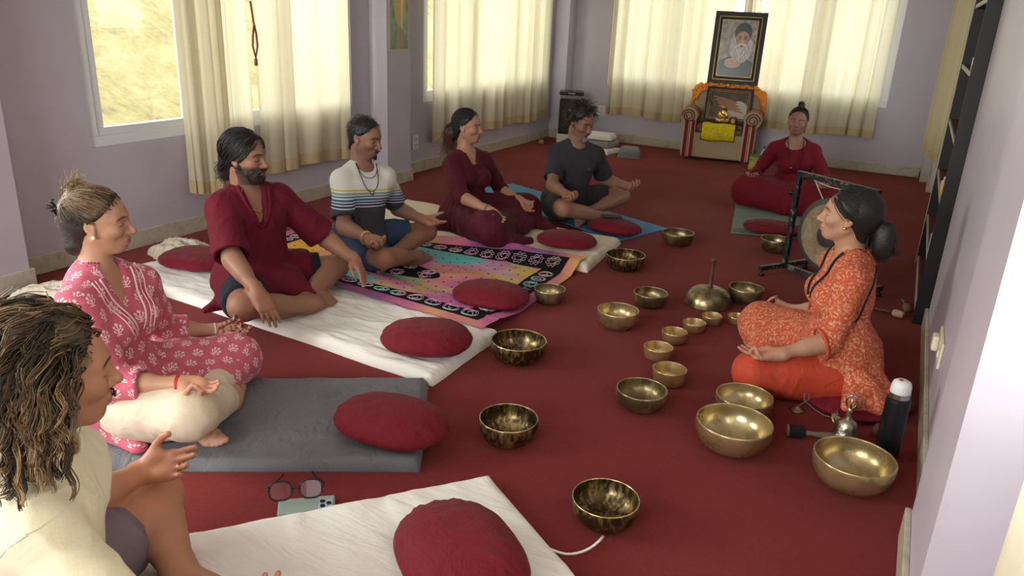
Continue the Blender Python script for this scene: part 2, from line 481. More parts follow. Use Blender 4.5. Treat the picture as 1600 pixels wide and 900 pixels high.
curtain('curtain', 'cream curtain covering the end of the left wall nearest the black speaker', (XL - 0.02, 7.43), (XL - 0.02, 8.76), 0.27, 2.5, 6, 0.03, 5, 'cream curtains')
YB = 9.165
curtain('curtain', 'cream pleated curtain on the back wall between the speaker and the framed portrait', (-3.38, YB), (-1.98, YB), 0.34, 2.5, 9, 0.035, 6, 'cream curtains')
curtain('curtain', 'small bunch of cream curtain showing above the framed portrait', (-1.86, YB + 0.02), (-1.70, YB + 0.02), 0.36, 2.5, 3, 0.03, 16, 'cream curtains')
curtain('curtain', 'cream pleated curtain on the back wall behind the person in the crimson robe', (-1.66, YB), (-0.35, YB), 0.36, 2.5, 9, 0.035, 7, 'cream curtains')
curtain('curtain', 'cream curtain on the right wall just beyond the tall black bookcase', (0.15, 8.22), (0.30, 7.1), 0.42, 2.5, 5, 0.035, 8, 'cream curtains', m=M_UNLIT)
curtain('curtain', 'cream curtain in the window niche between the thick pillar and the corner', (0.315, 1.50), (0.335, 0.1), 0.25, 2.5, 7, 0.03, 9, 'cream curtains')
# rope tie
tr = thing('curtain_tieback', 'brown rope curtain tieback hanging between two cream curtains', 'tieback', (-3.955, 3.955, 1.2))
pts = [(0.0, 0, 0.25), (0.004, 0.012, 0.12), (0.004, 0.03, 0.05), (0.004, 0.035, -0.03), (0.004, 0.012, -0.10), (0.004, -0.008, -0.03), (0.004, 0.0, 0.04), (0.004, 0.014, 0.1)]
MB().tube(pts, 0.007, 6).build('rope', mat('brown_rope', srgb(140, 92, 48), 0.8), tr, True)
MB().lathe([(0.003, 0.0), (0.010, -0.01), (0.012, -0.05), (0.006, -0.055)], 8, (0.004, 0.012, -0.10)).build('tassel', mat('brown_rope', (0, 0, 0)), tr, True)

# ================================================================== mats and cushions
def pad(name, label, cat, cs, z0, t, m, seed, crease=0.006, nx=70, ny=46, edge=0.03, group=None, frq=3.0, aniso=(1, 1), sag=0.0):
    g = np.random.RandomState(seed)
    c = np.array(cs, float)
    u, v = np.meshgrid(np.linspace(0, 1, nx), np.linspace(0, 1, ny), indexing='ij')
    xy = (c[0] * ((1-u)*(1-v))[..., None] + c[1] * (u*(1-v))[..., None] + c[2] * (u*v)[..., None] + c[3] * ((1-u)*v)[..., None])
    Lu = np.linalg.norm(c[1] - c[0]); Lv = np.linalg.norm(c[3] - c[0])
    du = np.minimum(u, 1 - u) * Lu; dv = np.minimum(v, 1 - v) * Lv
    e = np.clip(np.minimum(du, dv) / edge, 0, 1); prof = np.sqrt(1 - (1 - e) ** 2)
    q = np.stack([u.ravel() * Lu * aniso[0], v.ravel() * Lv * aniso[1], 0 * u.ravel()], 1)
    w = wob(q, seed, frq, 3).reshape(u.shape)
    ridge = (1 - np.abs(wob(q, seed + 50, frq * 0.8, 2))).reshape(u.shape) ** 6
    z = z0 + t * (0.12 + 0.88 * prof) + (crease * (w * 0.8 + ridge * 1.2)) * (0.35 + 0.65 * e)
    wig = wob(np.stack([u.ravel() * Lu, v.ravel() * Lv, 0 * u.ravel() + 3], 1), seed + 9, 1.6, 3).reshape(u.shape) * 0.008
    xy = xy + wig[..., None] * (1 - e)[..., None]
    top = np.concatenate([xy, z[..., None]], 2).reshape(-1, 3)
    I = np.arange(nx * ny).reshape(nx, ny)
    F = [np.stack([I[:-1, :-1].ravel(), I[1:, :-1].ravel(), I[1:, 1:].ravel(), I[:-1, 1:].ravel()], 1)]
    ring = np.concatenate([I[:, 0], I[-1, 1:], I[-2::-1, -1], I[0, -2:0:-1]])
    low = top[ring].copy(); low[:, 2] = z0
    k = np.arange(len(ring)) + nx * ny; kn = np.roll(k, -1); rn = np.roll(ring, -1)
    F.append(np.stack([ring, k, kn, rn], 1))
    o = np_mesh(name, np.concatenate([top, low]), np.concatenate(F), m)
    # bottom
    return tag(o, label, cat, group)
def cloth_mat(name, col, rough=0.85, bs_=90, st=0.25, var=0.06, dist=0.003, sheen=0.1, fold=9, an=None):
    m, nt, bs = new_mat(name)
    co = coords(nt)
    if an:
        q_ = xyz(nt, co); co = vec(nt, q_[0] * an[0] + q_[1] * an[2], q_[1] * an[1], q_[2])
    n1 = noise(nt, co, fold, 4, 0.55, 1.4); n2 = noise(nt, co, bs_ * 4, 2); n3 = noise(nt, co, fold * 2.6, 3, 0.5, 2.2)
    cr_ = (1.0 - (n3 * 2.0 - 1.0).abs() * 3.0).max(0.0)
    c = ramp(nt, n1 * 0.7 + n2 * 0.3, [(0.3, tuple(q * (1 - var) for q in col)), (0.7, tuple(min(1, q * (1 + var)) for q in col))])
    nt.links.new(c, bs.inputs['Base Color']); bs.inputs['Roughness'].default_value = rough
    bs.inputs['Sheen Weight'].default_value = sheen; bs.inputs['Specular IOR Level'].default_value = 0.25
    bump(nt, bs, n1 * 1.2 + cr_ * 0.05 + n2 * 0.04, st * 1.7, dist * 7)
    return m
M_WHITE = cloth_mat('white_cotton', srgb(232, 228, 222), st=0.22, fold=6, an=(0.7, 2.6, 0.3))
M_CREAM = cloth_mat('cream_cotton', srgb(226, 214, 190), st=0.22, fold=6, an=(0.7, 2.6, 0.3))
M_GREY = cloth_mat('grey_nylon', srgb(104, 104, 110), 0.55, st=0.3)
M_MAROON = cloth_mat('maroon_cotton', srgb(108, 14, 32), 0.75, st=0.3, sheen=0.05)
M_BLUE = mat('blue_yoga_foam', srgb(74, 138, 178), 0.75, bscale=220, bstr=0.2)
M_SAGE = mat('sage_yoga_foam', srgb(112, 124, 114), 0.75, bscale=220, bstr=0.2)
# near white mat
def oriented(cx, cy, yaw, l0, l1, w):
    c, s = math.cos(yaw), math.sin(yaw)
    f = lambda a, b: (cx + a * c - b * s, cy + a * s + b * c)
    return [f(l0, -w / 2), f(l1, -w / 2), f(l1, w / 2), f(l0, w / 2)]
mat_w1 = pad('floor_mat', 'white cotton floor mat under the person in the cream t-shirt', 'mat', [(-1.66, 0.28), (-0.545, 1.615), (-1.00, 1.925), (-2.03, 0.70)], 0.001, 0.035, M_WHITE, 11, 0.005, 90, 56, 0.025, aniso=(2.2, 0.5))
# little white tape tie at its corner
MB().tube([(-0.685 + 0.02 * t + 0.098 * math.sin(t * 1.35), 1.70 + 0.012 * t + 0.115 * t ** 2.2, 0.014 - 0.009 * min(1, t * 3) + 0.012 * t ** 5) for t in [k / 12 for k in range(13)]], 0.0042, 5).build('tape_tie', M_WHITE, mat_w1, True)
mat_g2 = pad('floor_mat', 'dark grey floor mat under the person in the pink kurta', 'mat', [(-2.87, 0.86), (-1.225, 1.85), (-1.555, 2.40), (-3.16, 1.36)], 0.001, 0.04, M_GREY, 12, 0.005, 90, 50, 0.022, aniso=(0.8, 1.6))
mat_w3 = pad('floor_mat', 'white cotton floor mat under the person in the maroon kurta', 'mat', [(-3.72, 2.55), (-1.53, 2.39), (-1.53, 2.98), (-3.55, 3.20)], 0.001, 0.045, M_WHITE, 13, 0.007, 110, 56, 0.03, aniso=(0.7, 2.4))
mat_w5 = pad('floor_mat', 'cream cotton floor mat under the person in the burgundy dress', 'mat', [(-3.42, 4.30), (-1.555, 4.14), (-1.60, 4.86), (-3.40, 4.92)], 0.001, 0.045, M_CREAM, 14, 0.006, 100, 50, 0.03, aniso=(0.7, 2.0))
def slab(name, label, cs, t, m):
    return tag(MB().prism(cs, 0.001, t).build(name, m, None, bevel=0.003), label, 'yoga mat')
slab('yoga_mat', 'thin blue foam yoga mat under the person in the charcoal t-shirt', [(-3.26, 5.62), (-1.63, 4.90), (-1.45, 5.45), (-3.08, 6.12)], 0.010, M_BLUE)
slab('yoga_mat', 'thin grey green yoga mat under the person in the crimson robe', [(-1.02, 5.62), (-0.36, 5.87), (-0.66, 7.55), (-1.34, 7.43)], 0.009, M_SAGE)

def cushion(label, c, yaw, L, W, H, seed, tilt=0.0, z0=0.04, pleats=22, m=None, name='floor_cushion', squash=0.62):
    g = np.random.RandomState(seed)
    nu, nv = 96, 44
    th = np.linspace(0, 2 * np.pi, nu, endpoint=False); ph = np.linspace(-np.pi / 2, np.pi / 2, nv)
    A, B = np.meshgrid(th, ph, indexing='ij')
    ca = np.cos(A); sa = np.sin(A)
    pw = 0.82
    rx = np.sign(ca) * np.abs(ca) ** pw; ry = np.sign(sa) * np.abs(sa) ** pw
    cb = np.abs(np.cos(B)) ** 0.75; sb = np.sign(np.sin(B)) * np.abs(np.sin(B)) ** 1.15
    x = rx * cb * L / 2; y = ry * cb * W / 2; z = sb * H / 2
    # gathered short ends: pleats running toward both ends
    endf = np.clip((np.abs(x) / (L / 2) - 0.45) / 0.55, 0, 1)
    y = y * (1 - 0.16 * endf ** 2)
    pl = (np.sin(y / W * pleats * 1.7 + 1.2 * np.sin(x * 14 + seed) + seed) + 0.6 * np.sin(y / W * pleats * 4.1 + 2 * np.sin(x * 9 + seed))) * endf ** 1.3 * 0.0035
    P = np.stack([x, y, z], 2).reshape(-1, 3)
    w = wob(P * np.array([0.6, 1.3, 1]), seed, 4.0, 3).reshape(x.shape) * 0.006 + wob(P * np.array([1.6, .5, 1]), seed + 3, 9.0, 2).reshape(x.shape) * 0.0025
    z = np.where(z < 0, z * squash, z)
    z = z + (pl + w) * np.clip(np.cos(B), 0.2, 1)
    x = x + pl * 0.5 * np.sign(x)
    z = z - z.min() + z0
    cy_, sy_ = math.cos(yaw), math.sin(yaw)
    X_ = c[0] + x * cy_ - y * sy_; Y_ = c[1] + x * sy_ + y * cy_
    P = np.stack([X_, Y_, z], 2).reshape(-1, 3)
    I = np.arange(nu * nv).reshape(nu, nv); J = np.roll(I, -1, 0)
    F = np.stack([I[:, :-1].ravel(), J[:, :-1].ravel(), J[:, 1:].ravel(), I[:, 1:].ravel()], 1)
    o = np_mesh(name, P, F, m or M_MAROON)
    return tag(o, label, 'cushion', 'maroon floor cushions')
cushion('maroon cushion on the white mat of the person in the cream t-shirt', (-0.845, 1.47), R_(-38), 0.46, 0.33, 0.15, 21, z0=0.038)
cushion('maroon cushion with gathered ends on the dark grey mat', (-1.41, 1.945), R_(6), 0.42, 0.30, 0.15, 22, z0=0.042)
cushion('maroon cushion on the white mat beside the tie-dye cloth', (-1.70, 2.61), R_(25), 0.40, 0.33, 0.15, 23, z0=0.047)
cushion('maroon cushion lying on the tie-dye cloth', (-1.78, 3.345), R_(8), 0.41, 0.33, 0.13, 24, z0=0.014)
cushion('maroon cushion on the cream mat in front of the person in the burgundy dress', (-1.83, 4.45), R_(18), 0.39, 0.30, 0.12, 25, z0=0.047)
cushion('maroon cushion on the blue yoga mat with a phone on it', (-1.735, 5.09), R_(-4), 0.40, 0.28, 0.115, 26, z0=0.012)
cushion('maroon cushion on the grey green yoga mat behind the gong stand', (-0.76, 5.80), R_(10), 0.42, 0.26, 0.11, 27, z0=0.011)
cushion('maroon cushion against the wall end of the white mat behind the person in pink', (-3.38, 2.86), R_(15), 0.42, 0.34, 0.12, 28, z0=0.046)
cushion('maroon cushion under the person in the orange kurta', (0.015, 3.22), R_(60), 0.46, 0.40, 0.075, 29, z0=0.001)

# crumpled shawls
def crumple(name, label, c, L, W, H, yaw, m, seed, cat='shawl'):
    nu, nv = 90, 50
    u, v = np.meshgrid(np.linspace(-1, 1, nu), np.linspace(-1, 1, nv), indexing='ij')
    ca, sa = u * np.sqrt(np.clip(1 - 0.5 * v * v, 0, 1)), v * np.sqrt(np.clip(1 - 0.5 * u * u, 0, 1))
    q = np.stack([ca.ravel(), sa.ravel(), 0 * ca.ravel()], 1)
    r2 = np.clip(1 - (ca ** 2 + sa ** 2), 0, 1)
    rid = (1 - np.abs(wob(q * np.array([0.6, 1.3, 1]), seed, 1.3, 2))).reshape(u.shape) ** 2
    z = H * r2 ** 0.45 * (0.45 + 0.55 * rid) + 0.004
    e = 1 + 0.13 * wob(q, seed + 1, 0.8, 3).reshape(u.shape)
    x, y = ca * L / 2 * e, sa * W / 2 * e
    P = np.stack([c[0] + x * math.cos(yaw) - y * math.sin(yaw), c[1] + x * math.sin(yaw) + y * math.cos(yaw), c[2] + z], 2).reshape(-1, 3)
    I = np.arange(nu * nv).reshape(nu, nv)
    F = np.stack([I[:-1, :-1].ravel(), I[1:, :-1].ravel(), I[1:, 1:].ravel(), I[:-1, 1:].ravel()], 1)
    top = np.concatenate([P, P * [1, 1, 0] + [0, 0, c[2] + 0.0005]])
    F = np.concatenate([F, F[:, ::-1] + nu * nv])
    return tag(np_mesh(name, top, F, m), label, cat)
M_SHAWL = cloth_mat('cream_wool', srgb(214, 204, 184), st=0.5, fold=14)
sh = crumple('shawl', 'crumpled cream shawl with fringe lying behind the person in the pink kurta', (-3.45, 2.20, 0.001), 0.75, 0.34, 0.13, R_(35), M_SHAWL, 41)
fr = MB()
for k in range(18):
    a = rnd.uniform(-0.13, 0.13); b = rnd.uniform(-.02, .02)
    fr.tube([(-3.70 + a, 2.10 + b, 0.06), (-3.73 + a * 1.1, 2.06 + b, 0.02), (-3.75 + a * 1.2, 2.02 + b, 0.006)], 0.0022, 4)
fr.build('fringe', M_SHAWL, sh, True)['kind'] = 'stuff'
crumple('shawl', 'cream shawl dropped beside the maroon cushion at the wall end of the mat', (-3.70, 3.02, 0.002), 0.40, 0.22, 0.11, R_(20), M_SHAWL, 42)

# ================================================================== tie-dye cloth with printed chakra border
TX0, TX1, TY0, TY1 = -3.56, -1.585, 2.90, 4.24     # world extents before the skew
def tap_xy(u, v):
    x = TX0 + (TX1 - TX0) * u - 0.03 * v
    near = 3.07 - 0.165 * u; far = 4.10 + 0.155 * u
    return x, near + (far - near) * v
def tap_z(x, y):
    e3 = 2.98 - 0.109 * (x + 1.53); e5 = 4.14 - 0.086 * (x + 1.555)
    mat3 = np.clip((e3 + 0.32 - y) / 0.33, 0, 1) ** 0.8 * 0.057
    mat5 = np.clip((y - e5 + 0.12) / 0.13, 0, 1) ** 0.8 * 0.057
    return 0.006 + mat3 + mat5
def tie_dye():
    m, nt, bs = new_mat('tie_dye_cotton')
    n = nt.nodes.new('ShaderNodeUVMap'); n.uv_map = 'cloth'
    u, v, _ = xyz(nt, n.outputs[0])
    uv = vec(nt, u * 1.5, v, 0.0)
    a = noise(nt, uv, 5.0, 4, 0.6, 0.6)
    c = ramp(nt, noise(nt, uv, 3.0, 3, 0.5, 0.8), [(0.35, srgb(218, 138, 150)), (0.5, srgb(210, 116, 164)), (0.62, srgb(204, 156, 190))])
    def blob(c, cu, cv, ru, rv, col):
        p_ = (u - cu) / ru; q_ = (v - cv) / rv
        w_ = (1.5 - (p_ * p_ + q_ * q_).sqrt() * 1.4 + (a - 0.5) * 4.5).max(0.0).min(1.0)
        return mixc(nt, w_, c, srgb(*col))
    for q_ in ((0.62, 0.80, 0.24, 0.17, (104, 190, 186)), (0.46, 0.20, 0.18, 0.14, (112, 204, 212)), (0.88, 0.74, 0.11, 0.18, (214, 190, 96)), (0.72, 0.58, 0.10, 0.12, (206, 150, 110)),
               (0.70, 0.30, 0.08, 0.16, (214, 178, 128)), (0.62, 0.16, 0.06, 0.12, (220, 184, 130)), (0.84, 0.22, 0.10, 0.14, (212, 120, 176)), (0.30, 0.85, 0.14, 0.2, (206, 100, 150)), (0.62, 0.36, 0.10, 0.07, (150, 178, 130))):
        c = blob(c, *q_)
    c = mixc(nt, ((0.34 - u) * 7).max(0.0).min(1.0), c, srgb(226, 166, 66))
    edge = u.min(1.0 - u).min((v.min(1.0 - v)) * 0.66)
    ec = ramp(nt, noise(nt, uv, 1.8, 2), [(0.35, srgb(224, 174, 92)), (0.48, srgb(206, 112, 150)), (0.6, srgb(150, 84, 140)), (0.72, srgb(98, 176, 172))])
    c = mixc(nt, (edge < 0.036), c, ec)
    band = ((edge > 0.036) * (edge < 0.102))
    c = mixc(nt, band, c, srgb(22, 18, 24))
    du = (u - 0.50) * 1.47; dv = v - 0.47
    core = ((du * du * 4.2 + dv * dv * 34) < 0.30)
    c = mixc(nt, core, c, srgb(24, 18, 24))
    # small dark printed dots
    pu = ((u * 26).fract() - 0.5).abs(); pv = ((v * 15 + (u * 26).floor() * 0.5).fract() - 0.5).abs()
    dots = ((pu * pu + pv * pv) < 0.008) * (edge > 0.112)
    c = mixc(nt, dots, c, srgb(20, 20, 30))
    nt.links.new(c, bs.inputs['Base Color']); bs.inputs['Roughness'].default_value = 0.85; bs.inputs['Specular IOR Level'].default_value = 0.2
    bump(nt, bs, noise(nt, uv, 16, 4), 0.2, 0.01)
    return m
nx, ny = 130, 96
u, v = np.meshgrid(np.linspace(0, 1, nx), np.linspace(0, 1, ny), indexing='ij')
x, y = tap_xy(u, v)
q = np.stack([x.ravel() * 0.5, y.ravel() * 1.4, 0 * x.ravel()], 1)
z = tap_z(x, y) + np.abs(wob(q, 71, 1.6, 3).reshape(x.shape)) * 0.009 + (1 - np.abs(wob(q, 77, 1.2, 1).reshape(x.shape))) ** 10 * 0.012
P = np.stack([x, y, z], 2).reshape(-1, 3)
I = np.arange(nx * ny).reshape(nx, ny)
F = np.stack([I[:-1, :-1].ravel(), I[1:, :-1].ravel(), I[1:, 1:].ravel(), I[:-1, 1:].ravel()], 1)
tap = np_mesh('tie_dye_cloth', P, F, tie_dye())
tag(tap, 'tie-dye cotton cloth in turquoise, pink and yellow with a black border of printed symbols', 'cloth')
uvl = tap.data.uv_layers.new(name='cloth')
li = np.zeros(len(tap.data.loops), np.int32); tap.data.loops.foreach_get('vertex_index', li)
uvl.data.foreach_set('uv', np.stack([u.ravel()[li], v.ravel()[li]], 1).astype(np.float32).ravel())
_zi = z
def tz(uu, vv):
    i = min(nx - 2, max(0, int(uu * (nx - 1)))); j = min(ny - 2, max(0, int(vv * (ny - 1))))
    return _zi[i:i + 2, j:j + 2].max()
pr = MB()
def glyph(cu, cv, r, kind, g):
    su, sv = 1 / 1.975, 1 / 1.34
    def P3(a, b): 
        uu, vv = cu + a * r * su, cv + b * r * sv
        X_, Y_ = tap_xy(uu, vv); return (X_, Y_, tz(uu, vv) + 0.0025)
    def ring(rad, n=14, pet=0, amp=0):
        pr.tube([P3((rad + amp * abs(math.sin(pet * t / 2))) * math.cos(t), (rad + amp * abs(math.sin(pet * t / 2))) * math.sin(t)) for t in [2 * math.pi * k / n for k in range(n)]], 0.0021, 3, True)
    def poly(rad, n, rot): pr.tube([P3(rad * math.cos(rot + 2 * math.pi * k / n), rad * math.sin(rot + 2 * math.pi * k / n)) for k in range(n)], 0.0021, 3, True)
    if kind == 0: ring(0.95); ring(0.75)
    elif kind == 1: ring(0.7, 40, 8, 0.28); ring(0.6)
    elif kind == 2: poly(1.0, 4, 0); poly(0.62, 4, math.pi / 4)
    elif kind == 3: ring(0.66, 48, 12, 0.3); poly(0.6, 3, g.uniform(0, 6))
    elif kind == 4: poly(0.95, 3, 0.5); poly(0.95, 3, 0.5 + math.pi)
    a0 = g.uniform(0, 6)
    pr.tube([P3(0.42 * math.cos(a0 + t) * (1 - t * 0.12), 0.42 * math.sin(a0 + t) * (1 - t * 0.12)) for t in [k * 0.5 for k in range(9)]], 0.002, 3)
g = random.Random(5); kk = 0
for i in range(16):
    s = 0.05 + (i + 0.5) / 16 * 0.90
    for cv in (0.105, 0.895): glyph(s, cv, 0.047, (kk + (i * 3) % 5) % 5, g); kk += 1
for i in range(8):
    s = 0.18 + (i + 0.5) / 8 * 0.64
    glyph(0.931, s, 0.046, (i * 2 + 1) % 5, g); glyph(0.069, s, 0.046, (i * 2) % 5, g)
for i in range(8):
    t = (i + 0.5) / 8 * 2 * math.pi
    glyph(0.50 + 0.15 * math.cos(t), 0.47 + 0.062 * math.sin(t), 0.045, i % 5, g)
gm = MB
m_, nt_, bs_ = new_mat('pale_printed_ink')
pp = position(nt_)
nt_.links.new(ramp(nt_, noise(nt_, pp, 2.2, 2), [(0.4, srgb(226, 210, 190)), (0.5, srgb(222, 160, 196)), (0.6, srgb(170, 214, 214))]), bs_.inputs['Base Color'])
pro = pr.build('printed_symbols', m_, tap, True); pro['kind'] = 'stuff'

# ================================================================== singing bowls
def brass(name, base, dark, rough, hammer=0.0, patina=0.3, grain=False):
    m, nt, bs = new_mat(name)
    co = coords(nt); x, y, z = xyz(nt, co)
    n1 = noise(nt, co, 9, 5, 0.6, 0.4)
    n2 = noise(nt, vec(nt, x, y, z * 0.4), 70, 3, 0.5, 0.3)
    f = n1 * (1 - hammer * 0.55) + n2 * hammer * 0.62 + (patina - 0.3)
    c = ramp(nt, f, [(0.38, base), (0.62, dark)])
    nt.links.new(c, bs.inputs['Base Color']); bs.inputs['Metallic'].default_value = 0.82
    link(nt, n1 * 0.2 + (rough - 0.04), bs.inputs['Roughness'])
    if hammer: bump(nt, bs, n2 + n1 * 0.5, 0.25 * hammer, 0.004)
    elif grain:
        rr = ((x * x + y * y).sqrt() * 60 + z * 900)
        bump(nt, bs, rr.sin(), 0.04, 0.002)
    return m
M_BOWL = {
    'gold': brass('polished_brass', srgb(206, 190, 146), srgb(168, 148, 104), 0.20, 0, 0.30),
    'bronze': brass('bronze_patina', srgb(190, 174, 132), srgb(114, 100, 70), 0.25, 0.3, 0.34),
    'hammer': brass('hammered_bronze', srgb(190, 166, 116), srgb(70, 54, 34), 0.28, 1.0, 0.34),
    'small': brass('spun_brass', srgb(216, 192, 142), srgb(184, 156, 104), 0.27, 0, 0.3, True),
}
ROUND = [(0.0, 0.0), (0.42, 0.0), (0.62, .05), (0.80, .19), (0.92, .40), (0.985, .65), (1.0, .85), (0.995, 0.97), (0.985, 1.0), (0.95, 1.0), (0.942, .97), (0.95, .85), (0.935, .65), (0.87, .43), (0.745, .24), (0.56, .11), (0.3, .075), (0.0, .07)]
STRAIGHT = [(0.0, 0.0), (0.66, 0.0), (0.78, .03), (0.87, .12), (0.935, .4), (0.97, .7), (1.0, 0.97), (0.995, 1.0), (0.93, 1.0), (0.92, .97), (0.89, .7), (0.855, .4), (0.78, .17), (0.62, .10), (0.3, .08), (0.0, .08)]
def spline(pts, k=4):
    out = []
    for i in range(len(pts) - 1):
        p0 = pts[max(0, i - 1)]; p1 = pts[i]; p2 = pts[i + 1]; p3 = pts[min(len(pts) - 1, i + 2)]
        for j in range(k):
            t = j / k
            out.append(tuple(0.5 * (2 * p1[a] + (p2[a] - p0[a]) * t + (2 * p0[a] - 5 * p1[a] + 4 * p2[a] - p3[a]) * t * t + (3 * p1[a] - p0[a] - 3 * p2[a] + p3[a]) * t ** 3) for a in range(2)))
    out.append(pts[-1]); return [(max(0.0, r), max(0.0, z)) for r, z in out]
def bowl(x, y, R, h, kind, label, prof=ROUND, group='bronze singing bowls', name='singing_bowl'):
    t = thing(name, label, 'singing bowl', (x, y, 0.001), rnd.uniform(0, 6), group)
    pf = [(max(1e-5, r * R), z * h) for r, z in spline(prof, 3)]
    MB().lathe(pf, 56).build('bowl_body', M_BOWL[kind], t, True, angle=50)
    rim = [(R * 0.967 + 0.0022 * R / 0.1 * math.cos(a), h + 0.0016 * math.sin(a)) for a in [k * math.pi / 4 for k in range(9)]]
    rim = [(R * 0.95, h - 0.001), (R * 0.955, h + 0.0012), (R * 0.968, h + 0.0018), (R * 0.984, h + 0.0012), (R * 0.988, h - 0.001)]
    MB().lathe(rim, 56, caps=False).build('rim', M_BOWL['gold'], t, True)
    return t
B = [(-1.273, 5.082, .110, .090, 'bronze', 'bronze singing bowl at the corner of the blue yoga mat'),
     (-1.394, 4.349, .122, .095, 'hammer', 'dark hammered singing bowl at the corner of the cream mat'),
     (-1.537, 3.552, .084, .080, 'bronze', 'bronze singing bowl touching the edge of the tie-dye cloth'),
     (-1.062, 3.813, .092, .078, 'bronze', 'plain bronze singing bowl between the domed bell bowl and a larger bowl'),
     (-1.110, 3.431, .105, .092, 'gold', 'large smooth bronze singing bowl across from the tie-dye cloth, alone on the carpet'),
     (-0.632, 4.184, .094, .084, 'bronze', 'bronze singing bowl between the domed bell bowl and the gong stand'),
     (-0.663, 5.331, .102, .090, 'bronze', 'bronze singing bowl on carpet in front of the grey green yoga mat'),
     (-1.352, 2.816, .125, .096, 'hammer', 'large hammered bronze singing bowl at the corner of the white mat by the tie-dye cloth'),
     (-1.072, 2.183, .107, .092, 'hammer', 'hammered dark bronze singing bowl beside the cushion of the dark grey mat'),
     (-0.602, 1.919, .104, .084, 'hammer', 'hammered dark bronze singing bowl by the white tape tie of a white mat'),
     (-0.739, 2.681, .101, .082, 'bronze', 'mottled bronze singing bowl next to the largest of the small straight brass cups'),
     (-0.372, 2.836, .110, .088, 'gold', 'shiny gold singing bowl touching the orange knee, behind a bigger gold bowl'),
     (-0.357, 2.571, .136, .106, 'gold', 'very large shiny gold singing bowl in front of another gold bowl'),
     (0.048, 2.545, .133, .106, 'gold', 'very large shiny gold singing bowl beside the hand bell and the thermos flask')]
for b in B: bowl(*b)
S = [(-0.706, 2.959, .072, .066, 'largest of the row of small straight-sided brass cups'),
     (-0.822, 3.180, .067, .056, 'second largest small straight-sided brass cup of the row'),
     (-0.812, 3.405, .061, .054, 'third largest small straight-sided brass cup of the row'),
     (-0.765, 3.598, .057, .046, 'middle small brass cup of the row of seven'),
     (-0.712, 3.748, .052, .044, 'small brass cup standing right in front of the domed bell bowl'),
     (-0.603, 3.829, .048, .038, 'small brass cup, second smallest of the row'),
     (-0.507, 3.952, .040, .034, 'smallest brass cup of the row, at the fingertips of the person in orange')]
for x, y, R, h, lb in S: bowl(x, y, R, h, 'small', lb, STRAIGHT, 'row of small brass cups', 'brass_cup')
# domed bell bowl with wooden handle
t = thing('domed_bell_bowl', 'upside-down bronze bowl with a turned wooden handle standing up', 'singing bowl', (-0.80, 4.03, 0.001))
R, h = 0.128, 0.098
MB().lathe([(R * .97, 0.0), (R, 0.004), (R * .985, 0.02), (R * .94, 0.045), (R * .84, 0.068), (R * .68, 0.084), (R * .45, 0.094), (R * .2, 0.098), (1e-5, 0.0985)], 48).build('dome', M_BOWL['bronze'], t, True, angle=50)
M_WOODD = mat('dark_turned_wood', srgb(92, 56, 36), 0.45, var=0.25, vscale=40)
MB().lathe([(.018, .096), (.016, .104), (.010, .112), (.013, .130), (.010, .150), (.0125, .170), (.009, .190), (.012, .215), (.010, .235), (.015, .245), (.016, .254), (.012, .260), (1e-5, .261)], 16).build('handle', M_WOODD, t, True)

# ================================================================== gong on its stand
def blackpaint():
    m, nt, bs = new_mat('scuffed_black_paint')
    co = coords(nt)
    f = noise(nt, co, 26, 6, 0.75, 1.5)
    nt.links.new(ramp(nt, f, [(0.56, srgb(26, 26, 28)), (0.62, srgb(150, 148, 144)), (0.66, srgb(40, 40, 42))]), bs.inputs['Base Color'])
    bs.inputs['Roughness'].default_value = 0.4
    return m
M_BLK = blackpaint()
gs = thing('gong_stand', 'scuffed black square-tube stand holding the round gong', 'gong stand', (-0.31, 4.73, 0), math.atan2(-0.30, 0.44))
W2 = 0.268
for s, nm in ((-1, 'post'), (1, 'post')):
    MB().bar((s * W2, 0, 0.03), (s * W2, 0, 0.625), 0.03, 0.03, (0, 1, 0)).build('post', M_BLK, gs, bevel=0.002)
MB().bar((-W2 - 0.015, 0, 0.625), (W2 + 0.015, 0, 0.625), 0.03, 0.03).build('top_bar', M_BLK, gs, bevel=0.002)
MB().bar((-W2, 0, 0.045), (W2, 0, 0.045), 0.028, 0.028).build('lower_bar', M_BLK, gs, bevel=0.002)
for s in (-1, 1):
    MB().bar((s * W2, -0.21, 0.05), (s * W2, 0.21, 0.05), 0.03, 0.028).build('foot_bar', M_BLK, gs, bevel=0.002)
    for e in (-1, 1):
        MB().lathe([(.008, 0.036), (.008, 0.02), (.016, 0.016), (.016, 0.001)], 10, (s * W2, e * 0.195, 0)).build('caster', mat('black_rubber', srgb(22, 22, 22), 0.6), gs, True)
for z in (0.17, 0.5):
    MB().lathe([(.004, 0), (.004, .02), (.016, .022), (.016, .036), (.010, .040)], 12, (-W2 - 0.015, 0, z), Matrix.Rotation(-math.pi / 2, 3, 'Y')).build('clamp_knob', mat('black_rubber', (0, 0, 0)), gs, True)
gg = thing('gong', 'round bronze gong with dark rim and dark centre hanging in the black stand', 'gong', (-0.31, 4.73, 0.305), math.atan2(-0.30, 0.44))
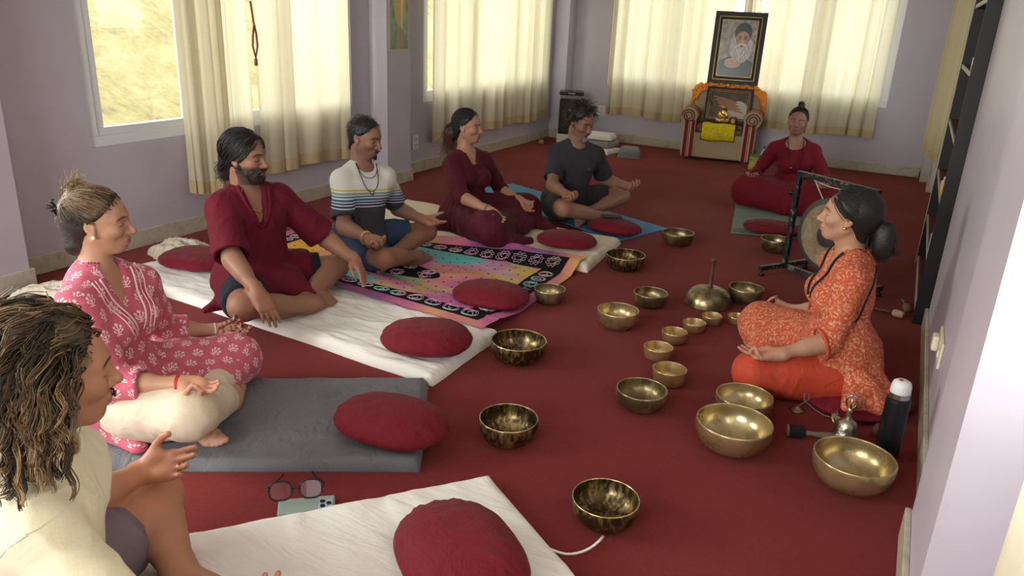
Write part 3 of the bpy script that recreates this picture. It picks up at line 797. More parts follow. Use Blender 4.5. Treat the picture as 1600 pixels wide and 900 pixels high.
def gong_mat():
    m, nt, bs = new_mat('gong_bronze')
    co = coords(nt); x, y, z = xyz(nt, co)
    r = (x * x + z * z).sqrt()
    n = noise(nt, co, 7, 6, 0.65, 0.8); n2 = noise(nt, co, 40, 3)
    r2 = r + (n - 0.5) * 0.01
    c = ramp(nt, n * 0.8 + n2 * 0.2, [(0.3, srgb(104, 88, 66)), (0.5, srgb(160, 140, 108)), (0.68, srgb(190, 172, 140))])
    c = mixc(nt, (r2 > 0.186), c, srgb(84, 84, 84)); c = mixc(nt, (r2 < 0.066), c, srgb(70, 72, 78))
    nt.links.new(c, bs.inputs['Base Color']); bs.inputs['Metallic'].default_value = 0.35
    link(nt, n * 0.25 + 0.30, bs.inputs['Roughness'])
    bump(nt, bs, n2, 0.15, 0.004)
    return m
MB().lathe([(1e-5, .012), (.06, .012), (.068, .006), (.15, .003), (.19, 0), (.212, -.003), (.222, -.012), (.222, -.03), (.216, -.03), (.214, -.012), (.19, -.008), (.06, -.004), (1e-5, -.004)], 64, (0, 0, 0), Matrix.Rotation(math.pi / 2, 3, 'X')).build('gong_disc', gong_mat(), gg, True, angle=40)
M_CORD = mat('pale_cord', srgb(196, 186, 170), 0.8)
for s in (-1, 1):
    MB().tube([(s * 0.08, 0.012, 0.20), (s * 0.13, 0.01, 0.262), (s * 0.16, 0, 0.312)], 0.004, 6).build('hanging_cord', M_CORD, gg, True)
MB().tube([(-0.16, 0.0, 0.30), (-0.05, 0.0, 0.285), (0.08, 0.0, 0.287), (0.16, 0, 0.30)], 0.003, 6).build('hanging_cord', M_CORD, gg, True)

# ================================================================== armchair shrine at the back wall
ac = thing('armchair', 'beige armchair with red striped rolled arms used as a shrine', 'armchair', (-1.88, 8.82, 0), R_(8.6))
ac.scale = (1, 0.65, 1)
M_VEL = cloth_mat('beige_velour', srgb(172, 156, 126), 0.8, st=0.15, sheen=0.3)
def stripe_mat(name, axis, freq):
    m, nt, bs = new_mat(name)
    co = coords(nt); q = xyz(nt, co)[axis]
    s = (q * freq).fract()
    c = ramp(nt, s, [(0.0, srgb(120, 26, 32)), (0.34, srgb(176, 150, 122)), (0.5, srgb(150, 60, 54)), (0.62, srgb(196, 178, 148)), (0.8, srgb(120, 26, 32))], 'CONSTANT')
    nt.links.new(c, bs.inputs['Base Color']); bs.inputs['Roughness'].default_value = 0.85
    return m
M_STR = stripe_mat('red_striped_velour', 1, 13)
M_STRF = stripe_mat('red_striped_velour_front', 0, 14)
hw = 0.37
MB().box((-hw + 0.10, -0.26, 0.03), (hw - 0.10, 0.30, 0.30)).build('seat_base', M_VEL, ac, bevel=0.02, seg=3)
MB().box((-hw + 0.12, -0.25, 0.30), (hw - 0.12, 0.22, 0.40)).build('seat_cushion', mat('dark_floral_cushion', srgb(54, 40, 38), 0.85, color2=srgb(150, 110, 90), vscale=30), ac, bevel=0.03, seg=3)
MB().box((-hw + 0.05, 0.20, 0.05), (hw + 0.02, 0.36, 0.80)).build('backrest', M_VEL, ac, bevel=0.06, seg=4)
for s in (-1, 1):
    MB().box((s * (hw - 0.05) - 0.05, -0.26, 0.03), (s * (hw - 0.05) + 0.05, 0.30, 0.46)).build('arm_side', M_VEL, ac, bevel=0.02, seg=3)
    MB().lathe([(.02, -.002), (.08, 0.0), (.095, .012), (.099, .05), (.099, .52), (.08, .55), (.02, .555)], 20, (s * (hw - 0.03), -0.275, 0.475), Matrix.Rotation(-math.pi / 2, 3, 'X')).build('rolled_arm', M_STR, ac, True, angle=50)
    MB().lathe([(1e-5, -.006), (.082, -.006), (.092, .0), (.092, .004)], 24, (s * (hw - 0.03), -0.275, 0.475), Matrix.Rotation(-math.pi / 2, 3, 'X')).build('arm_scroll', M_VEL, ac, True, angle=50)
    f = MB()
    f.box((s * (hw - 0.05) - 0.062, -0.285, 0.03), (s * (hw - 0.05) + 0.062, -0.255, 0.44))
    fp = f.build('arm_front', M_STRF, ac, bevel=0.012, seg=3)
    scr = MB(); pts = []
    for k in range(26):
        a = k / 25 * 4.2 * math.pi; r = 0.078 * (1 - k / 34)
        pts.append((s * (hw - 0.03) + s * r * math.cos(a), -0.290, 0.475 + r * math.sin(a)))
    scr.tube(pts, 0.006, 5).build('scroll_piping', mat('maroon_piping', srgb(110, 20, 30), 0.8), ac, True)
    for e in (-1, 1):
        tp = MB()
        for k in range(22):
            z = 0.045 + k * 0.018
            tp.tube([(s * (hw - 0.05) + e * 0.062, -0.287, z), (s * (hw - 0.05) + e * 0.066, -0.289, z + 0.010)], 0.005, 5)
        tp.build('twisted_trim', mat('cream_trim', srgb(206, 190, 160), 0.8), ac, True)['kind'] = 'stuff'
for a in (-1, 1):
    for b in (-0.2, 0.26):
        MB().box((a * (hw - 0.06) - 0.025, b - 0.025, 0.0), (a * (hw - 0.06) + 0.025, b + 0.025, 0.035)).build('foot', mat('dark_wood', srgb(50, 32, 22), 0.5), ac)
M4 = Matrix.Translation((-1.88, 8.82, 0)) @ Matrix.Rotation(R_(8.6), 4, 'Z') @ Matrix.Diagonal((1, 0.65, 1, 1))
def placed(o):
    o.matrix_world = M4 @ o.matrix_world if o.parent is None else o.matrix_world
    return o
# orange shawl over the back
def orange_mat():
    m, nt, bs = new_mat('orange_printed_silk')
    co = coords(nt)
    n = noise(nt, co, 22, 4, 0.6, 1.5)
    nt.links.new(ramp(nt, n, [(0.36, srgb(150, 60, 20)), (0.44, srgb(232, 130, 24)), (0.6, srgb(240, 150, 40)), (0.7, srgb(250, 180, 80))]), bs.inputs['Base Color'])
    bs.inputs['Roughness'].default_value = 0.6
    bump(nt, bs, noise(nt, co, 12, 4), 0.6, 0.02)
    return m
nu, nv = 70, 24
P = []
for i in range(nu):
    u_ = -1 + 2 * i / (nu - 1)
    for j in range(nv):
        v_ = j / (nv - 1)                                # 0 front hem .. 1 back hem
        drop = 0.05 + 0.21 * max(0, (abs(u_) - 0.50) / 0.50) ** 0.8
        w = (v_ - 0.45) / 0.55
        top = 0.815 - 0.13 * max(0, abs(u_) - 0.72) ** 1.3 * 3
        y_ = 0.28 + 0.10 * math.tanh(w * 2.2)
        z_ = top - (abs(w) ** 2.2) * (drop if w < 0 else 0.25) + 0.010 * math.sin(u_ * 21 + 3 * w) + 0.006 * math.sin(u_ * 47)
        x_ = 0.035 + u_ * (hw + 0.035) + 0.012 * math.sin(v_ * 9)
        P.append((x_, y_ + (-0.025 if w < 0 else 0.01) * abs(w), z_))
I = np.arange(nu * nv).reshape(nu, nv)
F = np.stack([I[:-1, :-1].ravel(), I[1:, :-1].ravel(), I[1:, 1:].ravel(), I[:-1, 1:].ravel()], 1)
o = np_mesh('draped_shawl', np.array(P), F, orange_mat()); sd = o.modifiers.new('s', 'SOLIDIFY'); sd.thickness = 0.004
placed(tag(o, 'bright orange printed shawl draped over the armchair back', 'shawl'))
# framed portrait (a generic bearded man in a dark cap) resting on the chair back
M_FR = mat('black_lacquer_frame', srgb(20, 16, 16), 0.5)
M_GOLD = mat('gold_trim', srgb(196, 160, 84), 0.35, 0.6)
M_MATB = mat('black_mount', srgb(22, 22, 24), 0.6)
def paint_mat(name, fn):
    m, nt, bs = new_mat(name); co = coords(nt); x, y, z = xyz(nt, co)
    nt.links.new(fn(nt, x, z, co), bs.inputs['Base Color']); bs.inputs['Roughness'].default_value = 0.25
    return m
def ellm(x, z, cx, cz, rx, rz): 
    a = (x - cx) / rx; b = (z - cz) / rz
    return (a * a + b * b) < 1.0
def portrait(nt, x, z, co):
    n = noise(nt, co, 16, 5)
    c = ramp(nt, n, [(0.35, srgb(120, 108, 100)), (0.65, srgb(176, 160, 148))])
    xn = x + (n - 0.5) * 0.02
    c = mixc(nt, ellm(xn, z, 0.0, -0.27, 0.24, 0.19), c, srgb(42, 44, 46))
    c = mixc(nt, ellm(xn, z, 0.04, 0.02, 0.12, 0.17), c, ramp(nt, noise(nt, vec(nt, x * 6, z * 1.5), 14, 4), [(0.35, srgb(138, 128, 122)), (0.65, srgb(222, 214, 206))]))
    c = mixc(nt, ellm(x, z, 0.045, 0.17, 0.092, 0.105), c, srgb(26, 24, 26))
    c = mixc(nt, ellm(x, z, 0.045, 0.10, 0.074, 0.085), c, ramp(nt, n, [(0.3, srgb(150, 104, 78)), (0.7, srgb(196, 148, 116))]))
    for ex in (0.015, 0.075):
        c = mixc(nt, ellm(x, z, ex, 0.128, 0.020, 0.005), c, srgb(50, 34, 28)); c = mixc(nt, ellm(x, z, ex, 0.108, 0.013, 0.006), c, srgb(40, 26, 22))
    c = mixc(nt, ellm(x, z, 0.045, 0.075, 0.014, 0.02), c, srgb(206, 156, 124))
    c = mixc(nt, ellm(xn, z, 0.045, 0.040, 0.05, 0.020), c, srgb(206, 198, 192)); c = mixc(nt, ellm(x, z, 0.045, 0.030, 0.022, 0.007), c, srgb(120, 60, 54))
    c = mixc(nt, ellm(xn, z, -0.03, -0.16, 0.085, 0.045), c, srgb(186, 136, 106)); c = mixc(nt, ellm(xn, z, -0.055, -0.135, 0.06, 0.03), c, srgb(204, 154, 122))
    for k in range(3): c = mixc(nt, ellm(x, z, -0.06, -0.128 - k * 0.02, 0.05, 0.002), c, srgb(120, 78, 58))
    return c
def hands_pic(nt, x, z, co):
    n = noise(nt, co, 8, 5)
    c = ramp(nt, n, [(0.3, srgb(60, 52, 46)), (0.7, srgb(112, 96, 80))])
    c = mixc(nt, ellm(x, z, 0.11, -0.07, 0.11, 0.12), c, srgb(196, 190, 182))
    xs = x + z * 0.3
    for k in range(4):
        c = mixc(nt, ellm(xs, z + xs * 0.25, -0.02 + k * 0.012, 0.05 - k * 0.03, 0.13, 0.017), c, ramp(nt, n, [(0.3, srgb(140, 94, 72)), (0.7, srgb(190, 142, 112))]))
    return c
def framed(name, label, loc, tilt, w, h, picm, b=0.05, mount=0.035):
    t = thing(name, label, 'picture', (0, 0, 0))
    t.matrix_world = M4 @ Matrix.Translation(loc) @ Matrix.Rotation(tilt, 4, 'X')
    f = MB()
    f.box((-w/2, -.015, -h/2), (w/2, .012, -h/2 + b)).box((-w/2, -.015, h/2 - b), (w/2, .012, h/2)).box((-w/2, -.015, -h/2 + b), (-w/2 + b, .012, h/2 - b)).box((w/2 - b, -.015, -h/2 + b), (w/2, .012, h/2 - b))
    f.build('frame', M_FR, t, bevel=0.004)
    for q, nm in ((b, 'gold_edge'), (b + mount, 'gold_edge')):
        e = MB(); a0, a1, r = w/2 - q, h/2 - q, 0.004
        e.box((-a0, -.014, -a1), (a0, -.004, -a1 + r)).box((-a0, -.014, a1 - r), (a0, -.004, a1)).box((-a0, -.014, -a1), (-a0 + r, -.004, a1)).box((a0 - r, -.014, -a1), (a0, -.004, a1))
        e.build(nm, M_GOLD, t)
    MB().box((-w/2 + .02, -.004, -h/2 + .02), (w/2 - .02, .010, h/2 - .02)).build('mount', M_MATB, t)
    MB().box((-w/2 + b + mount, -.008, -h/2 + b + mount), (w/2 - b - mount, -.003, h/2 - b - mount)).build('photo_print', picm, t)
    return t
framed('framed_portrait', 'tall black framed portrait of a white bearded man in a dark cap', (0.055, 0.315, 1.195), R_(-4), 0.55, 0.77, paint_mat('portrait_print', portrait))
framed('framed_picture', 'wide black framed picture of a hand leaning on the armchair seat', (0.050, 0.10, 0.600), R_(-14), 0.50, 0.385, paint_mat('hands_print', hands_pic), 0.028, 0.016)
# bead string hanging over the lower picture
bd = MB()
for k in range(16): bd.ball((-0.14 + 0.022 * math.sin(k * 0.5), 0.06 - 0.003 * k, 0.80 - 0.014 * k), 0.006, 8, 6)
bo = bd.build('bead_string', mat('dark_beads', srgb(30, 22, 20), 0.4), None, True); placed(tag(bo, 'dark bead string hanging over the wide framed picture', 'beads'))
# yellow cloth on seat front
def yellow_mat():
    m, nt, bs = new_mat('yellow_towel'); co = coords(nt)
    nt.links.new(ramp(nt, noise(nt, co, 40, 4), [(0.3, srgb(206, 184, 10)), (0.7, srgb(240, 222, 30))]), bs.inputs['Base Color']); bs.inputs['Roughness'].default_value = 0.9
    bump(nt, bs, noise(nt, co, 150, 3), 0.4, 0.004); return m
yc = thing('yellow_cloth', 'yellow cloth with dark edging and a pale scribble, hanging over the seat', 'cloth', (0, 0, 0)); yc.matrix_world = M4.copy()
prof = [(-0.05, 0.408), (-0.15, 0.410), (-0.22, 0.409), (-0.258, 0.398), (-0.274, 0.36), (-0.280, 0.30), (-0.283, 0.235)]
def ysheet(x0, x1, off, lo=0.0):
    P = []; n = 22
    pf = [p for p in prof]
    for i in range(n):
        xx = x0 + (x1 - x0) * i / (n - 1)
        for (yy, zz) in pf: P.append((xx, yy - off, zz + (0.004 * math.sin(xx * 30) if zz > .4 else 0) + off * 0.4 + (0.006 * math.sin(xx * 18) if zz < .25 else 0) + lo * (zz < .25)))
    I = np.arange(n * len(pf)).reshape(n, len(pf))
    return np.array(P), np.stack([I[:-1, :-1].ravel(), I[:-1, 1:].ravel(), I[1:, 1:].ravel(), I[1:, :-1].ravel()], 1)
P, F = ysheet(-0.19, 0.175, 0.0, -0.006); o = np_mesh('dark_edging', P, F, mat('dark_edging_cloth', srgb(26, 20, 16), 0.8), yc); sd = o.modifiers.new('s', 'SOLIDIFY'); sd.thickness = 0.004
P, F = ysheet(-0.183, 0.168, 0.006); o = np_mesh('yellow_panel', P, F, yellow_mat(), yc); sd = o.modifiers.new('s', 'SOLIDIFY'); sd.thickness = 0.004
sc = MB(); px = -0.06
for k in range(5):
    sc.tube([(px + k * .022, -0.292, 0.292 + .004 * (k % 2)), (px + k * .022 + .008, -0.292, 0.322), (px + k * .022 + .012, -0.292, 0.300 - .003 * k % 2), (px + k * .022 + .022, -0.292, 0.310)], 0.0022, 4)
sc.tube([(px - 0.01, -0.293, 0.284), (px + .03, -0.293, 0.288), (px + .10, -0.293, 0.291)], 0.002, 4)
sc.build('scribbled_lettering', mat('pale_thread', srgb(240, 232, 170), 0.8), yc, True)
# small pot beside the statuette
pt = thing('small_pot', 'small cream and red offering pot beside the golden statuette', 'pot'); pt.matrix_world = M4 @ Matrix.Translation((0.130, -0.10, 0.418))
MB().lathe([(.018, 0), (.026, .012), (.024, .035), (.017, .045), (.022, .055)], 16).build('pot_body', mat('cream_gilt', srgb(206, 176, 120), 0.4), pt, True)
MB().lathe([(.034, .056), (.038, .064), (.024, .072), (1e-5, .074)], 16).build('lid', mat('red_lid', srgb(130, 26, 40), 0.5), pt, True)
# green and yellow packets beside chair
pk = thing('packet', 'green and yellow packet standing between armchair and person in crimson', 'packet', (-1.40, 8.45, 0))
MB().box((-0.05, -0.03, 0.0), (0.05, 0.03, 0.14)).build('packet_body', mat('yellow_green_print', srgb(196, 170, 50), 0.4, color2=srgb(60, 120, 60), vscale=18), pk, bevel=0.008)
MB().box((-0.045, -0.022, 0.14), (0.045, 0.022, 0.165)).build('lid', mat('green_plastic', srgb(52, 120, 60), 0.35), pk, bevel=0.006)
wbo = thing('water_bottle', 'clear plastic water bottle behind the green and yellow packet', 'bottle', (-1.34, 8.60, 0))
MB().lathe([(.03, 0), (.034, .01), (.034, .15), (.02, .19), (.012, .20), (.012, .215)], 16).build('bottle_body', mat('bottle_plastic', srgb(170, 186, 190), 0.15), wbo, True)
MB().lathe([(.014, .215), (.014, .235), (1e-5, .236)], 12).build('cap', mat('blue_cap', srgb(50, 80, 150), 0.4), wbo, True)

# ================================================================== speaker, blankets, socket plates, poster
sp = thing('speaker', 'tall black tower speaker in the far corner with grey top handle', 'speaker', (-3.70, 8.83, 0), R_(22))
sp.scale = (0.95, 0.95, 0.86)
MB().box((-0.16, -0.15, 0.0), (0.16, 0.15, 0.12)).build('white_stand', mat('white_block', srgb(212, 206, 196), 0.6), sp, bevel=0.01)
MB().box((-0.145, -0.14, 0.12), (0.145, 0.14, 0.60)).build('grille_body', mat('black_grille', srgb(16, 17, 18), 0.6, bscale=300, bstr=0.4), sp, bevel=0.02)
MB().box((-0.145, -0.10, 0.60), (0.145, 0.12, 0.655)).build('handle_recess', mat('grey_panel', srgb(128, 128, 126), 0.35), sp, bevel=0.008)
MB().box((-0.155, -0.15, 0.655), (0.155, 0.15, 0.70)).build('top_cap', mat('gloss_black', srgb(24, 26, 28), 0.25), sp, bevel=0.012)
tx = bpy.data.curves.new('brand_lettering', 'FONT'); tx.body = 'SONY'; tx.size = 0.035; tx.extrude = 0.001; tx.align_x = 'CENTER'; tx.align_y = 'CENTER'
to = bpy.data.objects.new('brand_lettering_curve', tx)
COL.objects.link(to); dg = bpy.context.evaluated_depsgraph_get(); me = bpy.data.meshes.new_from_object(to.evaluated_get(dg)); bpy.data.objects.remove(to)
to = bpy.data.objects.new('brand_lettering', me); COL.objects.link(to); me.materials.append(mat('silver_letters', srgb(200, 200, 200), 0.3)); to.parent = sp; to.location = (0, -0.152, 0.679); to.rotation_euler = (math.pi / 2, 0, 0)
M_BLK1 = cloth_mat('grey_blanket', srgb(128, 128, 128), st=0.3); M_BLK2 = cloth_mat('white_blanket', srgb(214, 210, 204), st=0.3)
for k, (x, y, z, w, d, h, m_, lb) in enumerate([(-3.12, 8.40, 0.0, 0.42, 0.34, 0.05, M_BLK2, 'white fringed folded blanket lying lowest by the back wall'),
        (-3.16, 8.46, 0.066, 0.38, 0.30, 0.06, M_BLK1, 'grey folded blanket in the middle of the blanket pile'),
        (-3.18, 8.48, 0.136, 0.36, 0.28, 0.06, M_BLK2, 'pale folded blanket on top of the blanket pile'),
        (-2.74, 8.30, 0.0, 0.24, 0.28, 0.10, M_BLK1, 'grey rolled blanket in white plastic beside the blanket pile')]):
    c, s = math.cos(R_(-12 + 9 * k)), math.sin(R_(-12 + 9 * k))
    cs = [(x + a * w / 2 * c - b * d / 2 * s, y + a * w / 2 * s + b * d / 2 * c) for a, b in ((-1, -1), (1, -1), (1, 1), (-1, 1))]
    pad('folded_blanket', lb, 'blanket', cs, z + 0.001, h, m_, 60 + k, 0.006, 36, 30, 0.05, group='folded blankets by the back wall')
mk = thing('gong_mallet', 'small mallet with a wooden head lying near the far corner', 'mallet', (-3.85, 8.35, 0.03), R_(20))
MB().lathe([(.022, -.03), (.03, -.02), (.03, .02), (.022, .03)], 14, (0, 0, 0), Matrix.Rotation(math.pi / 2, 3, 'Y')).build('head', mat('tan_felt', srgb(150, 120, 70), 0.8), mk, True)
MB().tube([(0.03, 0, 0), (0.2, 0.01, -0.02)], 0.008, 6).build('handle', M_WOODD, mk, True)
def plate(label, loc, axis):
    t = thing('socket_plate', label, 'socket', loc); 
    s = (0.006, 0.045, 0.065) if axis == 'x' else (0.045, 0.006, 0.065)
    pl_ = MB().box((-s[0], -s[1], -s[2]), s).build('plate', mat('white_plastic', srgb(226, 222, 214), 0.4), t, bevel=0.003)
    for a, b in ((-.015, .03), (.015, .03), (0, .012), (-.015, -.025), (.015, -.025), (0, -.043)):
        h = MB()
        if axis == 'x': h.box((-0.0075, a - .004, b - .005), (0.0075, a + .004, b + .005))
        else: h.box((a - .004, -0.0075, b - .005), (a + .004, 0.0075, b + .005))
        h.build('socket_hole', mat('dark_holes', srgb(30, 28, 28), 0.6), pl_)
plate('white wall socket low beside the pilaster with the poster', (-4.054, 6.0, 0.285), 'x')
plate('white wall socket near the black speaker', (-3.45, 9.224, 0.36), 'y')
sw = thing('switch_plate', 'cream switch plate with a plug between the bookcase and the pillar', 'switch', (0.265, 3.18, 0.32))
MB().box((-0.006, -0.11, -0.05), (0.004, 0.11, 0.05)).build('plate', mat('cream_plastic', srgb(224, 214, 190), 0.4), sw, bevel=0.003)
MB().box((-0.03, 0.02, -0.03), (-0.006, 0.08, 0.03)).build('plug', mat('cream_plastic', (0, 0, 0)), sw, bevel=0.008)
MB().box((-0.012, -0.08, -0.015), (-0.006, -0.05, 0.015)).build('rocker', mat('cream_plastic', (0, 0, 0)), sw, bevel=0.002)
def poster_pic(nt, x, z, co):
    m, nt2 = None, nt
    q = xyz(nt, co); y = q[1]; n = noise(nt, co, 9, 4)
    c = ramp(nt, n, [(0.35, srgb(92, 128, 104)), (0.65, srgb(150, 170, 140))])
    yy = y + (n - 0.5) * 0.03
    c = mixc(nt, ellm(yy, z, 0.0, 0.05, 0.085, 0.28), c, srgb(206, 170, 84))
    c = mixc(nt, ellm(yy, z, 0.035, -0.05, 0.010, 0.3), c, srgb(236, 216, 160))
    c = mixc(nt, ellm(yy, z, -0.02, -0.30, 0.02, 0.10), c, srgb(186, 140, 110)); c = mixc(nt, ellm(yy, z, 0.03, -0.32, 0.018, 0.09), c, srgb(186, 140, 110))
    return c
ps = thing('poster', 'narrow printed poster of a golden robed figure on the pilaster', 'poster', (-3.882, 5.51, 1.53))
MB().box((-0.002, -0.145, -0.42), (0.002, 0.145, 0.42)).build('paper', mat('poster_border', srgb(206, 186, 160), 0.5), ps)
MB().box((0.0021, -0.125, -0.40), (0.0032, 0.125, 0.40)).build('print', paint_mat('poster_print', poster_pic), ps)

# ================================================================== bookcase
M_BC = mat('black_bookcase', srgb(15, 15, 16), 0.55, bscale=60, bstr=0.05)
M_BCI = mat('black_bookcase_interior', srgb(6, 6, 7), 0.8)
bc = thing('bookcase', 'tall black open bookcase standing in the right wall niche', 'bookcase', (0, 0, 0))
bx0, bx1, by0, by1, bh = 0.205, 0.56, 4.36, 5.62, 2.0
MB().box((bx0, by0, 0.0), (bx1, by0 + 0.022, bh)).build('side_panel', M_BC, bc, bevel=0.002)
MB().box((bx0, by1 - 0.022, 0.0), (bx1, by1, bh)).build('side_panel', M_BC, bc, bevel=0.002)
MB().box((bx1 - 0.01, by0, 0.0), (bx1, by1, bh)).build('back_panel', M_BCI, bc)
MB().box((bx0, by0, bh - 0.02), (bx1, by1, bh + 0.002)).build('top_panel', M_BC, bc)
M_EDGE = mat('worn_white_edge', srgb(190, 182, 170), 0.6, var=0.2, vscale=30); M_SHELF = mat('maroon_shelf_lining', srgb(96, 24, 28), 0.7)
for z in (0.04, 0.32, 0.62, 0.93, 1.26, 1.60):
    sf = MB().box((bx0 + 0.012, by0 + 0.022, z), (bx1 - 0.01, by1 - 0.022, z + 0.022)).build('shelf', M_SHELF, bc)
    MB().box((bx0 + 0.004, by0 + 0.022, z), (bx0 + 0.012, by1 - 0.022, z + 0.022)).build('shelf_edge', M_EDGE, sf)
MB().box((bx0 - 0.003, by1 - 0.004, 0.0), (bx0 + 0.004, by1 + 0.02, bh)).build('edge_strip', M_EDGE, bc)
def jar(x, y, z, r, h, col, lcol, label, cat='jar'):
    t = thing(cat.replace(' ', '_'), label, cat, (x, y, z), 0, 'things on the bookcase shelves')
    MB().lathe([(r * .8, 0), (r, r * .2), (r, h * .7), (r * .7, h * .85), (r * .7, h * .88)], 16).build('jar_body', mat('glaze_%d_%d_%d' % col, srgb(*col), 0.3), t, True)
    MB().lathe([(r * .75, h * .88), (r * .75, h), (1e-5, h * 1.01)], 14).build('lid', mat('lid_%d_%d_%d' % lcol, srgb(*lcol), 0.4), t, True)
jar(0.240, 4.72, 0.643, 0.036, 0.085, (206, 150, 130), (220, 210, 200), 'pink glass jar on the bookcase shelf with gold jar')
jar(0.240, 4.60, 0.643, 0.036, 0.075, (196, 172, 60), (220, 200, 120), 'yellow gold jar on the bookcase shelf')
jar(0.235, 4.48, 0.643, 0.025, 0.05, (226, 216, 206), (200, 190, 180), 'tiny white jar on the bookcase shelf')
jar(0.243, 4.52, 1.283, 0.035, 0.09, (222, 200, 168), (200, 180, 150), 'cream pot on a high bookcase shelf')
jar(0.246, 4.52, 0.343, 0.04, 0.16, (150, 176, 200), (190, 150, 60), 'blue and white canister on a low bookcase shelf', 'canister')
for k, (x, y, l, yaw, lb) in enumerate([(0.18, 4.52, 0.18, 100, 'wooden mallet leaning at the foot of the bookcase'), (0.165, 4.40, 0.16, 160, 'mallet with pale felt head on the floor by the bookcase'), (0.108, 2.93, 0.13, 78, 'brown wooden stick on the carpet behind the thermos')]):
    t = thing('mallet', lb, 'mallet', (x, y, 0.022), R_(yaw))
    MB().lathe([(.014, 0), (.02, .006), (.021, .05), (.014, .06)], 14, (0, 0, 0), Matrix.Rotation(math.pi / 2, 3, 'Y')).build('head', mat('felt_%d' % k, srgb(*[(120, 96, 70), (190, 160, 130), (84, 58, 44)][k]), 0.85), t, True)
    MB().tube([(0.055, 0, 0), (l, 0, -0.010)], 0.009, 8).build('handle', M_WOODD, t, True)

# ================================================================== things on the carpet near the leader
fl = thing('thermos_flask', 'black steel thermos flask with a white plastic stopper', 'flask', (0.148, 2.805, 0.001))
MB().lathe([(.036, 0), (.040, .004), (.041, .03), (.041, .225), (.039, .236), (.034, .240)], 32).build('flask_body', mat('black_satin_steel', srgb(22, 23, 27), 0.32, 0.3), fl, True, angle=40)
MB().lathe([(.034, .239), (.034, .252), (.0355, .253), (.0355, .258)], 32).build('steel_neck', mat('bright_steel', srgb(190, 190, 190), 0.25, 1.0), fl, True, angle=40)
MB().lathe([(.033, .257), (.034, .262), (.033, .285), (.029, .298), (.018, .305), (1e-5, .306)], 28).build('stopper', mat('white_stopper', srgb(222, 222, 224), 0.4), fl, True)
MB().lathe([(.007, .3035), (.007, .3075), (1e-5, .308)], 12, (-.006, -.006, 0)).build('red_button', mat('red_plastic', srgb(190, 30, 50), 0.4), fl, True)
MB().box((-0.0415, -0.02, 0.02), (-0.030, 0.0, 0.045)).build('white_sticker', mat('white_sticker', srgb(230, 230, 230), 0.5), fl).rotation_euler = (0, 0, R_(55))
hb = thing('hand_bell', 'small silver ornate hand bell with a looped handle', 'bell', (0.004, 2.845, 0.001))
hb.scale = (1.18, 1.18, 1.3)
M_SILV = mat('antique_silver', srgb(176, 170, 156), 0.3, 1.0, bscale=90, bstr=0.6, var=0.35, vscale=60)
MB().lathe([(.043, 0), (.046, .003), (.041, .014), (.034, .030), (.031, .048), (.027, .060), (.016, .068), (.007, .072), (.006, .078)], 32).build('bell_body', M_SILV, hb, True)
MB().lathe([(.006, .076), (.010, .082), (.007, .088), (.010, .094), (.007, .100), (.006, .108)], 14).build('handle_stem', M_BOWL['gold'], hb, True)
lp = MB()
for a in (0, math.pi / 2):
    lp.tube([(0.016 * math.sin(t) * math.cos(a), 0.016 * math.sin(t) * math.sin(a), .124 - 0.020 * math.cos(t)) for t in [2 * math.pi * k / 14 for k in range(14)]], 0.0032, 6, True)
lp.build('handle_loop', M_SILV, hb, True)
ml = thing('felt_mallet', 'wooden mallet with a black felt head lying by the hand bell', 'mallet', (-0.190, 2.765, 0.024), R_(20))
MB().lathe([(1e-5, 0.001), (.021, 0), (.024, .004)], 18, (-0.003, 0, 0), Matrix.Rotation(math.pi / 2, 3, 'Y')).build('wood_end', mat('pale_wood', srgb(150, 108, 72), 0.6), ml, True)
MB().lathe([(.0225, 0), (.024, .004), (.024, .055), (.02, .06), (.011, .062)], 18, (0, 0, 0), Matrix.Rotation(math.pi / 2, 3, 'Y')).build('felt_head', mat('black_felt', srgb(18, 17, 17), 0.95), ml, True)
MB().lathe([(.011, .06), (.009, .09), (.014, .14), (.016, .18), (.010, .195)], 12, (0, 0, 0), Matrix.Rotation(math.pi / 2 + 0.05, 3, 'Y')).build('handle', mat('greyed_wood', srgb(112, 92, 80), 0.6), ml, True)
tg = thing('hand_cymbals', 'pair of small bronze hand cymbals joined by a grey cord', 'cymbals', (-0.185, 3.0, 0.001))
cym = [(.030, 0), (.031, .002), (.024, .007), (.014, .010), (.010, .016), (.004, .019), (1e-5, .0195)]
MB().lathe(cym, 28).build('cymbal', M_BOWL['bronze'], tg, True)
o = MB().lathe(cym, 28).build('cymbal', M_BOWL['bronze'], tg, True); o.location = (0.150, -0.055, 0.028); o.rotation_euler = (R_(20), R_(48), 0)
cp = [(0, 0, .019), (.015, .012, .03), (.035, .02, .05), (.030, .02, .075), (.014, .015, .07), (.018, .01, .045), (.06, 0, .024), (.10, -.02, .016), (.13, -.03, .02), (.145, -.02, .05), (.15, -.05, .048)]
MB().tube([p + (0,) for p in []] or cp, 0.0018, 5).build('cord', mat('grey_cord', srgb(120, 110, 110), 0.8), tg, True)
ec = MB().tube([(0.10, 3.45, 0.006), (0.13, 3.36, 0.03), (0.155, 3.27, 0.03), (0.16, 3.22, 0.006)], 0.0035, 6).build('white_cable', mat('white_cable', srgb(214, 208, 200), 0.5), None, True); tag(ec, 'short white cable on the carpet behind the person in orange', 'cable')
